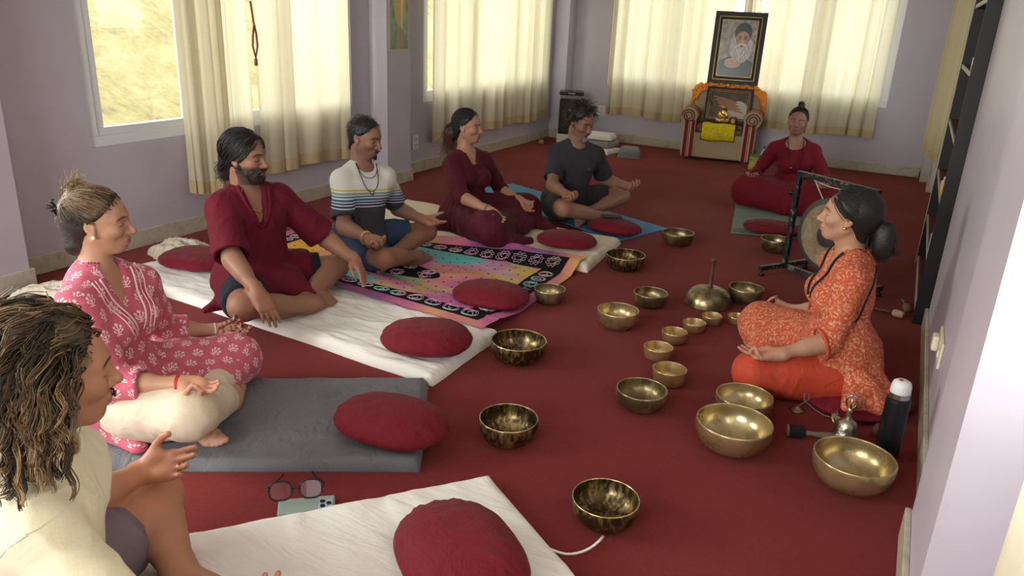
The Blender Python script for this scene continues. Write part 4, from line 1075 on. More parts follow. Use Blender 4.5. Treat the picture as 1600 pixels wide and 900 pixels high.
# phone and spectacles by the near mat
ph = thing('phone', 'pale green phone lying face down on the carpet under the spectacles', 'phone', (-1.415, 1.512, 0.001), math.atan2(1.542 - 1.44, -1.352 + 1.474))
MB().box((-0.085, -0.040, 0.0), (0.085, 0.040, 0.010)).build('phone_case', mat('sage_plastic', srgb(140, 158, 150), 0.4), ph, bevel=0.005, seg=3)
ci = MB().box((0.035, -0.032, 0.0095), (0.078, 0.018, 0.0125)).build('camera_island', mat('pale_glass', srgb(170, 186, 200), 0.15), ph, bevel=0.004)
for a, b in ((0.047, 0.005), (0.047, -0.018), (0.066, -0.007)):
    MB().lathe([(.008, .0120), (.008, .0145), (.005, .0147), (1e-5, .0145)], 14, (a, b, 0)).build('lens', mat('dark_lens', srgb(22, 26, 60), 0.1), ci, True)
sg = thing('spectacles', 'black framed spectacles lying on the pale green phone', 'spectacles', (-1.452, 1.508, 0.022), math.atan2(0.112, 0.133))
sg.scale = (1.28, 1.28, 1.28)
M_SP = mat('black_acetate', srgb(14, 13, 15), 0.25)
def rim(cx): return [(cx + 0.026 * math.copysign(abs(math.cos(t)) ** .75, math.cos(t)), -0.006, 0.020 + 0.021 * math.copysign(abs(math.sin(t)) ** .8, math.sin(t)) + (0.002 if math.sin(t) > 0 else 0)) for t in [2 * math.pi * k / 28 for k in range(28)]]
tiltm = Matrix.Rotation(R_(-28), 4, 'X')
for s in (-1, 1):
    lr = MB().tube(rim(s * 0.035), 0.0024, 6, True).move(tiltm).build('lens_rim', M_SP, sg, True)
    lens = MB(); rr = rim(s * 0.035); lens.add([(x, y, z) for x, y, z in rr], [tuple(range(28))]).move(tiltm); lens.build('lens', M_PANE, lr)
    MB().tube([(s * 0.062, -0.004, 0.032), (s * 0.066, 0.02, 0.024), (s * 0.055 - 0.01 * s, 0.085, 0.002), (s * 0.035, 0.125, -0.010)], 0.0021, 6).build('temple', M_SP, sg, True)
MB().tube([(-0.010, -0.006, 0.024), (0, -0.007, 0.027), (0.010, -0.006, 0.024)], 0.0028, 6).move(tiltm).build('bridge', M_SP, sg, True)
p2 = thing('phone', 'black phone lying on the maroon cushion of the blue yoga mat', 'phone', (-1.77, 5.10, 0.117), R_(30))
MB().box((-0.075, -0.036, 0.0), (0.075, 0.036, 0.009)).build('phone_case', mat('black_phone', srgb(40, 40, 44), 0.35), p2, bevel=0.004)
MB().box((-0.066, -0.031, 0.0085), (0.066, 0.031, 0.0098)).build('screen', mat('dark_screen', srgb(70, 72, 80), 0.08), p2)

# ================================================================== people: implicit surfaces on a graded grid
def unit(v): v = np.asarray(v, float); return v / (np.linalg.norm(v) + 1e-12)
def axis_steps(lo, hi, h, bands):
    out = [lo]; x = lo
    while x < hi:
        st = h
        for a, b, s in bands:
            if a <= x < b: st = min(st, s)
            elif x < a < x + st: st = max(a - x, s * 0.6)
        x += st; out.append(x)
    return np.array(out, np.float32)
class Vol:
    BIG = 0.06
    def __init__(s, lo, hi, h, fine=()):
        s.ax = [axis_steps(lo[a], hi[a], h, [(f[0][a], f[1][a], f[2]) for f in fine]) for a in range(3)]
        s.d = np.full([len(a) for a in s.ax], s.BIG, np.float32)
    def sub(s, lo, hi):
        sl = []
        for a in range(3):
            i = max(0, np.searchsorted(s.ax[a], lo[a]) - 1); j = min(len(s.ax[a]), np.searchsorted(s.ax[a], hi[a]) + 1)
            sl.append(slice(i, max(i + 1, j)))
        return tuple(sl), (s.ax[0][sl[0]][:, None, None], s.ax[1][sl[1]][None, :, None], s.ax[2][sl[2]][None, None, :])
    def mix(s, sl, d, k, mode):
        cur = s.d[sl]
        if mode == 'u':
            hh = np.maximum(k - np.abs(cur - d), 0) / k; s.d[sl] = np.minimum(cur, d) - hh * hh * k * 0.25
        else:
            d = -d if mode == 's' else d
            hh = np.maximum(k - np.abs(cur - d), 0) / k; s.d[sl] = np.maximum(cur, d) + hh * hh * k * 0.25
    def cap(s, a, b, ra, rb, k=0.02, mode='u', flat=False, flat0=False):
        a = np.asarray(a, np.float32); b = np.asarray(b, np.float32); m = max(ra, rb) + k + 0.01
        sl, (X_, Y_, Z_) = s.sub(np.minimum(a, b) - m, np.maximum(a, b) + m)
        ba = b - a; bb = float(ba @ ba) + 1e-9; L = math.sqrt(bb)
        t0 = ((X_ - a[0]) * ba[0] + (Y_ - a[1]) * ba[1] + (Z_ - a[2]) * ba[2]) / bb
        t = np.clip(t0, 0, 1)
        d = np.sqrt((X_ - a[0] - t * ba[0]) ** 2 + (Y_ - a[1] - t * ba[1]) ** 2 + (Z_ - a[2] - t * ba[2]) ** 2) - (ra + (rb - ra) * t)
        if flat: d = np.maximum(d, (t0 - 1) * L)
        if flat0: d = np.maximum(d, -t0 * L)
        s.mix(sl, d, k, mode)
    def ell(s, c, r, M=None, k=0.02, mode='u'):
        c = np.asarray(c, np.float32); M = np.eye(3) if M is None else M
        ext = np.sqrt(((M * np.asarray(r)[None, :]) ** 2).sum(1)) + k + 0.008
        sl, (X_, Y_, Z_) = s.sub(c - ext, c + ext)
        x, y, z = X_ - c[0], Y_ - c[1], Z_ - c[2]
        q = [(M[0, i] * x + M[1, i] * y + M[2, i] * z).astype(np.float32) / r[i] for i in range(3)]
        k0 = np.sqrt(q[0] ** 2 + q[1] ** 2 + q[2] ** 2)
        k1 = np.sqrt((q[0] / r[0]) ** 2 + (q[1] / r[1]) ** 2 + (q[2] / r[2]) ** 2) + 1e-6
        s.mix(sl, k0 * (k0 - 1) / k1, k, mode)
    def plane(s, p, n, k=0.004):          # keep the side n points away from
        n = unit(n); X_, Y_, Z_ = s.ax[0][:, None, None], s.ax[1][None, :, None], s.ax[2][None, None, :]
        d = ((X_ - p[0]) * n[0] + (Y_ - p[1]) * n[1] + (Z_ - p[2]) * n[2]).astype(np.float32)
        s.mix((slice(None),) * 3, d, k, 'i')
    def field(s, fn, k=0.006, mode='i'):
        X_, Y_, Z_ = s.ax[0][:, None, None], s.ax[1][None, :, None], s.ax[2][None, None, :]
        s.mix((slice(None),) * 3, fn(X_, Y_, Z_).astype(np.float32), k, mode)
    def mesh(s, smooth=1):
        d = s.d; sg = d < 0
        for a in range(3):     # closed at the border
            i0 = [slice(None)] * 3; i0[a] = 0; sg[tuple(i0)] = False; i0[a] = -1; sg[tuple(i0)] = False
        q = sg.astype(np.uint8)
        c = q[:-1] + q[1:]; c = c[:, :-1] + c[:, 1:]; c = c[:, :, :-1] + c[:, :, 1:]
        act = (c > 0) & (c < 8)
        ii = np.argwhere(act); vid = np.full(act.shape, -1, np.int32); vid[act] = np.arange(len(ii))
        acc = np.zeros((len(ii), 3)); cnt = np.zeros(len(ii))
        cor = [(i, j, k) for i in (0, 1) for j in (0, 1) for k in (0, 1)]
        for o1 in cor:
            for a in range(3):
                if o1[a]: continue
                o2 = list(o1); o2[a] = 1
                A = ii + o1; Bq = ii + o2
                s1 = sg[A[:, 0], A[:, 1], A[:, 2]]; s2 = sg[Bq[:, 0], Bq[:, 1], Bq[:, 2]]
                m = s1 != s2
                A, Bq = A[m], Bq[m]
                d1 = d[A[:, 0], A[:, 1], A[:, 2]]; d2 = d[Bq[:, 0], Bq[:, 1], Bq[:, 2]]
                t = np.clip(d1 / (d1 - d2 + 1e-12), 0.02, 0.98)
                p1 = np.stack([s.ax[e][A[:, e]] for e in range(3)], 1); p2 = np.stack([s.ax[e][Bq[:, e]] for e in range(3)], 1)
                acc[m] += p1 + (p2 - p1) * t[:, None]; cnt[m] += 1
        v = acc / cnt[:, None]
        F = []
        for a in range(3):
            b, e = (a + 1) % 3, (a + 2) % 3
            lo = [slice(1, -1)] * 3; hi = [slice(1, -1)] * 3; lo[a] = slice(0, -1); hi[a] = slice(1, None)
            s1, s2 = sg[tuple(lo)], sg[tuple(hi)]
            for flip in (False, True):
                idx = np.argwhere((s1 & ~s2) if not flip else (~s1 & s2))
                if not len(idx): continue
                base = idx.copy(); base[:, b] += 1; base[:, e] += 1      # grid edge start
                def cell(db, de):
                    k_ = base.copy(); k_[:, b] += db; k_[:, e] += de; return vid[k_[:, 0], k_[:, 1], k_[:, 2]]
                qd = np.stack([cell(-1, -1), cell(0, -1), cell(0, 0), cell(-1, 0)], 1)
                F.append(qd[:, ::-1] if flip else qd)
        F = np.concatenate(F); F = F[(F >= 0).all(1)]
        for _ in range(smooth):
            sm = np.zeros_like(v); n = np.zeros(len(v))
            for i in range(4):
                a_, b_ = F[:, i], F[:, (i + 1) % 4]
                for c_ in range(3): sm[:, c_] += np.bincount(a_, v[b_, c_], len(v)) + np.bincount(b_, v[a_, c_], len(v))
                n += np.bincount(a_, minlength=len(v)) + np.bincount(b_, minlength=len(v))
            v = v * 0.5 + 0.5 * sm / np.maximum(n, 1)[:, None]
        return v, F
def normals(v, F):
    fn = np.cross(v[F[:, 2]] - v[F[:, 0]], v[F[:, 3]] - v[F[:, 1]])
    n = np.zeros_like(v)
    for i in range(4):
        for c in range(3): n[:, c] += np.bincount(F[:, i], fn[:, c], len(v))
    return n / (np.linalg.norm(n, axis=1, keepdims=True) + 1e-12)

def head_frame(yaw, pitch, roll):
    fw = np.array([math.cos(yaw) * math.cos(pitch), math.sin(yaw) * math.cos(pitch), -math.sin(pitch)])
    lf = np.array([-math.sin(yaw), math.cos(yaw), 0.0]); up = np.cross(fw, lf)
    c, s = math.cos(roll), math.sin(roll)
    return np.stack([fw, c * lf + s * up, c * up - s * lf], 1)

class Person:
    def __init__(s, J, head, skin, sc=1.0, fem=False, h=0.007, hh=0.003, hand=0.0036, wide=1.0, belly=0.0, seat=0.04, palms=None, poses=('mudra', 'mudra'), feet=None, nose=1.0):
        s.J = {k: np.array(v, float) for k, v in J.items()}; s.sc, s.fem, s.h, s.hh, s.hf = sc, fem, h, hh, hand
        s.wide, s.belly, s.seat, s.skin, s.nose = wide, belly, seat, np.array(skin), nose
        s.M = head_frame(*[R_(a) for a in head]); s.o = s.J['head']; s.hs = sc * (0.97 if fem else 1.0)
        j = s.J
        up = unit(j['neck'] - j['pel']); lf = j['shL'] - j['shR']; lf = unit(lf - up * (lf @ up)); s.T = np.stack([np.cross(lf, up), lf, up], 1)
        s.L = np.linalg.norm(j['neck'] - j['pel'])
        for q in 'RL': j['sh' + q] = j['sh' + q] + unit(j['neck'] - j['sh' + q]) * (0.022 if fem else 0.034) + np.array([0, 0, -0.012])
        s.palms = palms or {}; s.poses = poses; s.feet = feet or {}
    def hl(s, p): return s.o + s.M @ (np.array(p) * s.hs)               # head-local to world
    def tl(s, x, y, z): return s.J['pel'] + s.T @ np.array([x, y, z])    # torso-local (forward, left, up from pelvis)
    def bounds(s, m=0.16):
        P = np.array(list(s.J.values())); return P.min(0) - m, P.max(0) + m
    # ---- body parts, e = inflation
    def torso(s, V, e=0.0, k=0.05, chest=True):
        w, L, f = s.wide * s.sc, s.L, s.fem
        V.ell(s.tl(-0.01, 0, 0.02), (0.115 * w + e, (0.170 if f else 0.160) * w + e, 0.125 + e), s.T, k)
        V.ell(s.tl(0.005 + s.belly * 0.5, 0, L * 0.36), (0.092 * w + e + s.belly, (0.122 if f else 0.138) * w + e + s.belly * 0.5, 0.15 + e), s.T, k)
        V.ell(s.tl(-0.005, 0, L * 0.70), (0.098 * w + e, (0.138 if f else 0.158) * w + e, 0.155 + e), s.T, k)
        j = s.J; nb = s.tl(-0.02, 0, L * 0.93)
        for q in 'RL':
            V.cap(nb, j['sh' + q] - s.T[:, 2] * 0.01, 0.048 * w + e, 0.044 * w + e * 0.8, k)
            V.cap(j['neck'] + s.T[:, 2] * 0.02, j['sh' + q] + s.T[:, 2] * 0.005, 0.032 * s.sc + e, 0.034 * s.sc + e * 0.7, 0.04)
            if f and chest:
                sg = 1 if q == 'L' else -1
                V.ell(s.tl(0.085 * w, sg * 0.068, L * 0.62), (0.052 + e, 0.058 + e, 0.058 + e), s.T, 0.03)
            elif chest:
                sg = 1 if q == 'L' else -1
                V.ell(s.tl(0.068 * w, sg * 0.07, L * 0.74), (0.036 + e, 0.075 + e, 0.055 + e), s.T, 0.03)
    def arm(s, V, q, e=0.0, t1=2.0, k=0.025, flare=0.0, open_=True):
        """t1: 0..1 along the upper arm, 1..2 along the forearm; flat cuff when t1<2"""
        j = s.J; a, b, c = j['sh' + q], j['el' + q], j['wr' + q]; w = s.sc * (0.86 if s.fem else 1.0)
        ru = (0.049 * w, 0.042 * w); rf = (0.042 * w, 0.0285 * w)
        V.ell(a, (0.049 * w + e * 0.8,) * 3, None, 0.03)
        if t1 <= 1:
            end = a + (b - a) * t1; V.cap(a, end, ru[0] + e, ru[0] + (ru[1] - ru[0]) * t1 + e + flare, k, flat=True)
            d = unit(b - a); cut = (end, d, ru[1] + e + flare)
        else:
            V.cap(a, b, ru[0] + e, ru[1] + e, k)
            V.cap(a + (b - a) * 0.25, a + (b - a) * 0.65, ru[1] + e + 0.004, ru[1] + e + 0.006, k)
            t = t1 - 1; end = b + (c - b) * min(t, 1)
            V.cap(b, end, rf[0] + e, rf[0] + (rf[1] - rf[0]) * t + e + flare, k, flat=t1 < 2)
            d = unit(c - b); cut = (end, d, rf[0] + (rf[1] - rf[0]) * t + e + flare)
            if t1 >= 2: V.cap(b + (c - b) * 0.12, b + (c - b) * 0.45, rf[0] + 0.003 + e, rf[0] - 0.004 + e, k)
        if t1 < 2 and open_: s.cuts.append(cut)
    def thigh(s, V, q, e=0.0, t1=1.0, k=0.04, flat=False, r1=None):
        j = s.J; a, b = j['hip' + q], j['kn' + q]; w = s.sc * s.wide
        end = a + (b - a) * t1; r0 = (0.090 if s.fem else 0.086) * w; rk = (r1 or 0.060) * w
        V.cap(a, end, r0 + e, r0 + (rk - r0) * t1 + e, k, flat=flat)
        V.cap(a + np.array([0, 0, -0.015]), a + (b - a) * min(0.5, t1), r0 + e, r0 * 0.92 + e, k)
    def shin(s, V, q, e=0.0, t0=0.0, t1=1.0, k=0.025, flat=False):
        j = s.J; a, b = j['kn' + q], j['an' + q]; w = s.sc
        p0, p1 = a + (b - a) * t0, a + (b - a) * t1
        V.cap(p0, p1, 0.055 * w + e - 0.018 * w * t0, 0.055 * w - 0.019 * w * t1 + e, k, flat=flat)
        if t1 > 0.55:
            back = unit(j['pel'] - (a + b) / 2); back[2] = 0
            V.cap(a + (b - a) * 0.2 + back * 0.012, a + (b - a) * 0.5 + back * 0.012, 0.050 * w + e, 0.046 * w + e, k)
    def foot(s, V, q):
        j = s.J; a, t = j['an' + q], j['to' + q]; d = unit(t - a); n = s.feet.get(q)
        n = np.array([0, 0, 1.0]) if n is None else np.array(n, float); n = unit(n - d * (n @ d)); l = np.cross(n, d) * (1 if q == 'L' else -1)   # l: toward big toe for R -> inner side
        w = s.sc * (0.9 if s.fem else 1.0)
        V.ell(a - d * 0.045 * w - n * 0.030 * w, (0.030 * w,) * 3, None, 0.02)
        V.cap(a, a + d * 0.03, 0.036 * w, 0.034 * w, 0.02)
        for o_, r in ((0.018, 0.026), (-0.018, 0.022)):
            V.cap(a - d * 0.03 * w - n * 0.028 * w + l * o_ * 0.5 * w, a + d * 0.125 * w - n * 0.030 * w + l * o_ * 1.15 * w, 0.028 * w, r * w, 0.025)
        for i, (o_, ln, r) in enumerate(((0.030, 0.060, 0.0135), (0.011, 0.058, 0.0095), (-0.004, 0.052, 0.009), (-0.018, 0.044, 0.0088), (-0.031, 0.035, 0.0085))):
            p = a + d * (0.125 - 0.006 * i) * w - n * 0.034 * w + l * o_ * w
            V.cap(p, p + d * ln * 0.6 * w + n * 0.003, r * w, r * 0.95 * w, 0.006)
            V.cap(p + d * ln * 0.6 * w + n * 0.003, p + d * ln * w - n * 0.004, r * w, r * 1.02 * w, 0.004)
    def hand(s, V, q, pose):
        j = s.J; wr = j['wr' + q]; d = unit(j['tip' + q] - wr); n = np.array(s.palms.get(q, (0, 0, 1.0)), float); n = unit(n - d * (n @ d))
        sd = np.cross(d, n) * (1 if q == 'R' else -1)                    # toward the thumb
        w = s.sc * (0.92 if s.fem else 1.0)
        P = lambda x, y, z: wr + (d * x + sd * y + n * z) * w
        V.cap(P(-0.03, 0, 0), P(0.015, 0, 0), 0.026 * w, 0.025 * w, 0.02)
        ky = (0.030, 0.010, -0.011, -0.030); kx = (0.092, 0.096, 0.091, 0.082); ln = (0.070, 0.078, 0.072, 0.057); rr = (0.0088, 0.0092, 0.0086, 0.0076)
        for i in range(4):
            V.cap(P(0.005, ky[i] * 0.55, 0.0), P(kx[i] - 0.006, ky[i], -0.003), 0.0155 * w, 0.0125 * w, 0.016)
        V.ell(P(0.045, -0.022, 0.009), (0.034 * w, 0.017 * w, 0.014 * w), np.stack([d, sd, n], 1), 0.014)
        V.ell(P(0.036, 0.028, 0.010), (0.034 * w, 0.018 * w, 0.017 * w), np.stack([unit(d + 0.45 * sd), unit(sd - 0.45 * d), n], 1), 0.014)
        if pose == 'mudra': curl = [(62, 58, 28), (14, 22, 12), (12, 20, 12), (8, 18, 12)]
        elif pose == 'mudra2': curl = [(55, 62, 30), (34, 40, 20), (30, 42, 20), (26, 40, 20)]
        elif pose == 'open': curl = [(4, 8, 6), (10, 14, 10), (16, 20, 12), (20, 24, 14)]
        elif pose == 'curl': curl = [(38, 52, 26), (42, 58, 30), (46, 60, 30), (46, 60, 30)]
        else: curl = [(4, 10, 6), (8, 12, 8), (10, 16, 8), (14, 18, 8)]   # hang
        tips = []
        for i in range(4):
            p = P(kx[i], ky[i], -0.002); a = 0; spread = ky[i] * (1.4 if pose != 'hang' else 0.9)
            for m_, fr in enumerate((0.44, 0.32, 0.24)):
                a += R_(curl[i][m_]); dd = unit(d * math.cos(a) + n * math.sin(a) + sd * spread * (1.4 if m_ == 0 else 0.8))
                p2 = p + dd * ln[i] * fr * w
                V.cap(p, p2, rr[i] * w * (1.0 - 0.07 * m_), rr[i] * w * (0.93 - 0.07 * m_), 0.004 if m_ else 0.008); p = p2
            tips.append(p)
        b0 = P(0.022, 0.030, 0.006)
        if pose.startswith('mudra'):
            tp = tips[0] + (-n * 0.004 + sd * 0.006 - d * 0.004) * w; k1 = P(0.055, 0.056, 0.016); k2 = (k1 + tp) / 2 + (sd * 0.010 + n * 0.004) * w
        elif pose == 'open':
            k1 = P(0.050, 0.058, 0.016); k2 = P(0.078, 0.074, 0.028); tp = P(0.104, 0.076, 0.038)
        elif pose == 'curl':
            k1 = P(0.054, 0.052, 0.020); k2 = P(0.080, 0.054, 0.032); tp = P(0.104, 0.042, 0.036)
        else:
            k1 = P(0.052, 0.048, 0.016); k2 = P(0.080, 0.050, 0.022); tp = P(0.106, 0.042, 0.026)
        V.cap(b0, k1, 0.0145 * w, 0.0115 * w, 0.012); V.cap(k1, k2, 0.0108 * w, 0.0098 * w, 0.004); V.cap(k2, tp, 0.0098 * w, 0.0085 * w, 0.003)
        s.handf = getattr(s, 'handf', {}); s.handf[q] = (wr, d, sd, n, tips)
    def head(s, V):
        c = s.hs; M = s.M; f = s.fem
        E_ = lambda p, r, k, mode='u', R=None: V.ell(s.hl(p), tuple(q * c for q in r), M if R is None else M @ R, k * c, mode)
        C_ = lambda p, q, ra, rb, k, mode='u': V.cap(s.hl(p), s.hl(q), ra * c, rb * c, k * c, mode)
        V.cap(s.hl((-0.022, 0, -0.055)), s.J['neck'] - s.T[:, 2] * 0.02, (0.050 if f else 0.057) * c, (0.054 if f else 0.066) * s.sc, 0.03)
        C_((-0.005, 0.0, -0.06), (0.0, 0, -0.10), 0.040, 0.040, 0.02)
        E_((-0.014, 0, 0.030), (0.096, 0.076, 0.086), 0.02)
        E_((0.028, 0, 0.012), (0.066, 0.066, 0.072), 0.03)
        E_((0.034, 0, -0.038), (0.052, 0.056, 0.060), 0.03)
        jw = 0.052 if f else 0.058
        for y in (-1, 1):
            C_((0.0, y * jw, -0.052), (0.058, y * 0.020, -0.094), 0.017, 0.016, 0.028)
            E_((0.058, y * 0.042, -0.026), (0.026, 0.022, 0.020), 0.022)
            C_((0.086, y * 0.012, 0.024), (0.066, y * 0.050, 0.022), 0.008 if f else 0.010, 0.008, 0.016)
        E_((0.066, 0, -0.092), (0.024, 0.024 if f else 0.028, 0.019), 0.018)
        E_((0.074, 0, -0.062), (0.024, 0.030, 0.022), 0.018)
        for y in (-1, 1):
            E_((0.096, y * 0.033, 0.002), (0.017, 0.020, 0.013), 0.012, 's')
            E_((0.0735, y * 0.033, 0.001), (0.0140, 0.0175, 0.0125), 0.004)
            C_((0.0885, y * 0.022, -0.0045), (0.079, y * 0.048, -0.0035), 0.0018, 0.0014, 0.003)          # closed lid margin
        nl = s.nose
        C_((0.086, 0, 0.014), (0.104 + 0.006 * nl, 0, -0.028), 0.0075, 0.0100, 0.014)
        E_((0.1065 + 0.006 * nl, 0, -0.0315), (0.0115, 0.0125, 0.0105), 0.008)
        for y in (-1, 1):
            E_((0.0965, y * 0.0135, -0.0355), (0.0105, 0.0078, 0.0085), 0.007)
            E_((0.1045, y * 0.0070, -0.0435), (0.0050, 0.0036, 0.0040), 0.003, 's')
        E_((0.0945, 0, -0.0600), (0.0085, 0.0235, 0.0062), 0.007); E_((0.0925, 0, -0.0715), (0.0095, 0.0205, 0.0075), 0.007)
        V.cap(s.hl((0.1035, -0.018, -0.0655)), s.hl((0.1035, 0.018, -0.0655)), 0.0017 * c, 0.0017 * c, 0.004, 's')
        for y in (-1, 1):
            Re = np.array([[math.cos(0.28), 0, -math.sin(0.28)], [0, 1, 0], [math.sin(0.28), 0, math.cos(0.28)]])
            E_((-0.010, y * 0.0765, -0.004), (0.0185, 0.0080, 0.0320), 0.010, 'u', Re)
            E_((-0.006, y * 0.0865, -0.001), (0.0105, 0.0060, 0.0200), 0.004, 's', Re)
            E_((0.002, y * 0.0775, -0.030), (0.0085, 0.0060, 0.0095), 0.006)
    def body(s, root):
        j = s.J; s.cuts = []
        lo, hi = s.bounds(0.14); hi[2] = max(hi[2], s.o[2] + 0.15); lo[2] = s.seat - 0.02
        m = 0.138 * s.hs; fine = [(s.o - m, s.o + m, s.hh)]
        for q in 'RL':
            a, b = j['wr' + q], j['tip' + q]; fine.append((np.minimum(a, b) - 0.055, np.maximum(a, b) + 0.06, s.hf))
            if q in s.feet:
                a, b = j['an' + q], j['to' + q]; fine.append((np.minimum(a, b) - 0.06, np.maximum(a, b) + 0.06, s.hf * 1.2))
        V = Vol(lo, hi, s.h, fine)
        s.torso(V)
        for q in 'LR': s.thigh(V, q); s.shin(V, q); s.arm(V, q)
        for q in 'LR': s.foot(V, q)
        V.plane((0, 0, s.seat + 0.0015), (0, 0, -1), 0.008)
        s.head(V)
        s.hand(V, 'R', s.poses[0]); s.hand(V, 'L', s.poses[1])
        v, F = V.mesh()
        col = s.paint(v)
        o = np_mesh('body', v, F, M_SKIN, root); set_col(o, 'col', col)
        dm = o.modifiers.new('decimate', 'DECIMATE'); dm.ratio = 0.38
        s.bv = v; s.bn = normals(v, F)
        return o
    brow = (0.030, 0.020, 0.016); lip = (0.42, 0.16, 0.13); stubble = None; henna = ()
    def paint(s, v):
        g = wob(v, 5, 14, 3); c = s.skin[None] * (1 + 0.06 * g[:, None])
        L = (v - s.o) @ s.M / s.hs; x, y, z = L[:, 0], L[:, 1], L[:, 2]; ay = np.abs(y)
        face = (x > 0.045) & (np.abs(z) < 0.14) & (ay < 0.08)
        def blend(mask, colr): 
            nonlocal c
            mask = np.clip(mask, 0, 1)[:, None] * face[:, None]; c = c * (1 - mask) + np.array(colr)[None] * mask
        bz = 0.0235 + 0.10 * (ay - 0.012) - 2.3 * np.clip(ay - 0.035, 0, 1) ** 1.4
        blend((1 - np.abs(z - bz) / (0.0048 if not s.fem else 0.0036)) * 1.8 * ((ay > 0.010) & (ay < 0.056)), s.brow)
        lid = -0.0045 + 0.9 * (ay - 0.034) ** 2 * 12 * 0.4
        blend((1 - np.abs(z - lid) / 0.0022) * 1.5 * ((ay > 0.018) & (ay < 0.051) & (x > 0.06)), (0.02, 0.013, 0.011))
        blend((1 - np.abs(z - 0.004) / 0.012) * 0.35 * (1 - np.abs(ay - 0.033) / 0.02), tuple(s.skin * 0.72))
        lipm = np.clip(1.35 - ((y / 0.0245) ** 2 + ((z + 0.0655) / 0.0105) ** 2), 0, 1) * 2.2
        blend(lipm * (x > 0.082), s.lip)
        if s.stubble is not None:
            b = np.clip((-0.030 - z) / 0.012, 0, 1) * np.clip((ay - 0.0 + 0.03) / 0.02, 0, 1)
            b = b * np.clip(1 - lipm, 0, 1) * s.stubble[0]
            c = c * (1 - (b * (x > -0.005) * (np.abs(z) < 0.13))[:, None]) + np.array(s.stubble[1])[None] * (b * (x > -0.005) * (np.abs(z) < 0.13))[:, None]
        for q, (wr, d, sd, n, tips) in s.handf.items():
            r = np.linalg.norm(v - (wr + d * 0.09), axis=1); P = (v - wr) @ np.stack([d, sd, n], 1); near = r < 0.125
            pm = near & (P[:, 0] > 0.0)
            c[pm] = c[pm] * np.array([1.08, 0.98, 0.96])
            for t in tips:                                   # nails
                k = near & (np.linalg.norm(v - (t - n * 0.005), axis=1) < 0.0075); c[k] = c[k] * 0.5 + np.array([0.55, 0.34, 0.28]) * 0.5
            if q in s.henna:
                hn = wob(v, 91, 45, 2); k = near & (P[:, 0] > 0.012) & (hn > 0.02); c[k] = np.array([0.10, 0.022, 0.014])
        return np.clip(c, 0, 1)
    # ---- clothing
    def garment(s, root, name, fn, m, e=0.012, h=None, fold=0.0035, seed=1, floor=True, label=None, ffreq=5.0, stretch=(1, 1, 0.55), carve=None, extra=0.16, pleat=None):
        s.cuts = []
        lo, hi = s.bounds(extra); lo[2] = s.seat - 0.02; hi[2] = s.J['neck'][2] + 0.12
        V = Vol(lo, hi, h or s.h)
        fn(V)
        for end, d, r in s.cuts: V.cap(end - d * 0.05, end + d * 0.03, max(0.01, r - 0.034), max(0.01, r - 0.004), 0.003, 's', False, True)
        if carve: carve(V)
        if floor: V.plane((0, 0, s.seat + 0.001), (0, 0, -1), 0.006)
        v, F = V.mesh(2)
        nn = normals(v, F)
        lv = (v - s.J['pel']) @ s.T * np.array(stretch)
        w = wob(lv, seed, ffreq, 2); ridge = (1 - np.abs(wob(lv * np.array([1, 1, 1.3]), seed + 40, ffreq * 0.9, 2))) ** 5
        am = np.clip((v[:, 2] - s.seat) / 0.03, 0.15, 1) * np.clip((np.linalg.norm(v - s.J['neck'], axis=1) - 0.075) / 0.07, 0, 1)
        v = v + nn * ((w * 0.8 + ridge * 0.9 - 0.2) * fold * am)[:, None]
        if pleat:
            lv = (v - s.J['pel']) @ s.T; an = np.arctan2(lv[:, 1], lv[:, 0] + 1e-6); mk = np.clip((pleat[2] - lv[:, 2]) / 0.03, 0, 1) * am
            v = v + nn * (np.sin(an * pleat[0] + 1.5 * np.sin(an * 3.1) + lv[:, 2] * 6) * mk * pleat[1])[:, None]
        o = np_mesh(name, v, F, m, root)
        set_vec(o, 'loc', (v - s.J['pel']) @ s.T)
        if label: o['label'] = label
        s.gv = np.concatenate([getattr(s, 'gv', np.zeros((0, 3))), v]); s.gn = np.concatenate([getattr(s, 'gn', np.zeros((0, 3))), nn])
        return o
    def crew(s, r=0.074, fwd=0.012, dz=0.012): return lambda V: V.ell(s.J['neck'] + s.T @ np.array([fwd, 0, dz]), (r, r * 1.02, r * 0.72), s.T, 0.006, 's')
    def vneck(s, depth=0.17, r=0.064, w=0.012):
        def f(V):
            nk = s.J['neck']; V.ell(nk + s.T @ np.array([0.0, 0, 0.018]), (r * 1.05, r * 1.1, r * 0.8), s.T, 0.006, 's')
            V.cap(nk + s.T @ np.array([0.075, 0, 0.02]), nk + s.T @ np.array([0.125, 0, -depth]), r * 0.72, w, 0.006, 's')
        return f
    def snap(s, pts, off=0.004, skin=False):
        V_, N_ = (s.bv, s.bn) if skin else (np.concatenate([s.bv, s.gv]), np.concatenate([s.bn, s.gn]))
        out = []
        for p in pts:
            p = np.array(p); k = np.argsort(((V_ - p) ** 2).sum(1))[:40]
            b = k[np.argmax(((V_[k] - s.tl(-0.02, 0, s.L * 0.6)) ** 2).sum(1))] if not skin else k[0]
            out.append(V_[b] + N_[b] * off)
        q = np.array(out)
        for _ in range(3): q[1:-1] = (q[:-2] + q[2:]) * 0.25 + q[1:-1] * 0.5
        return q
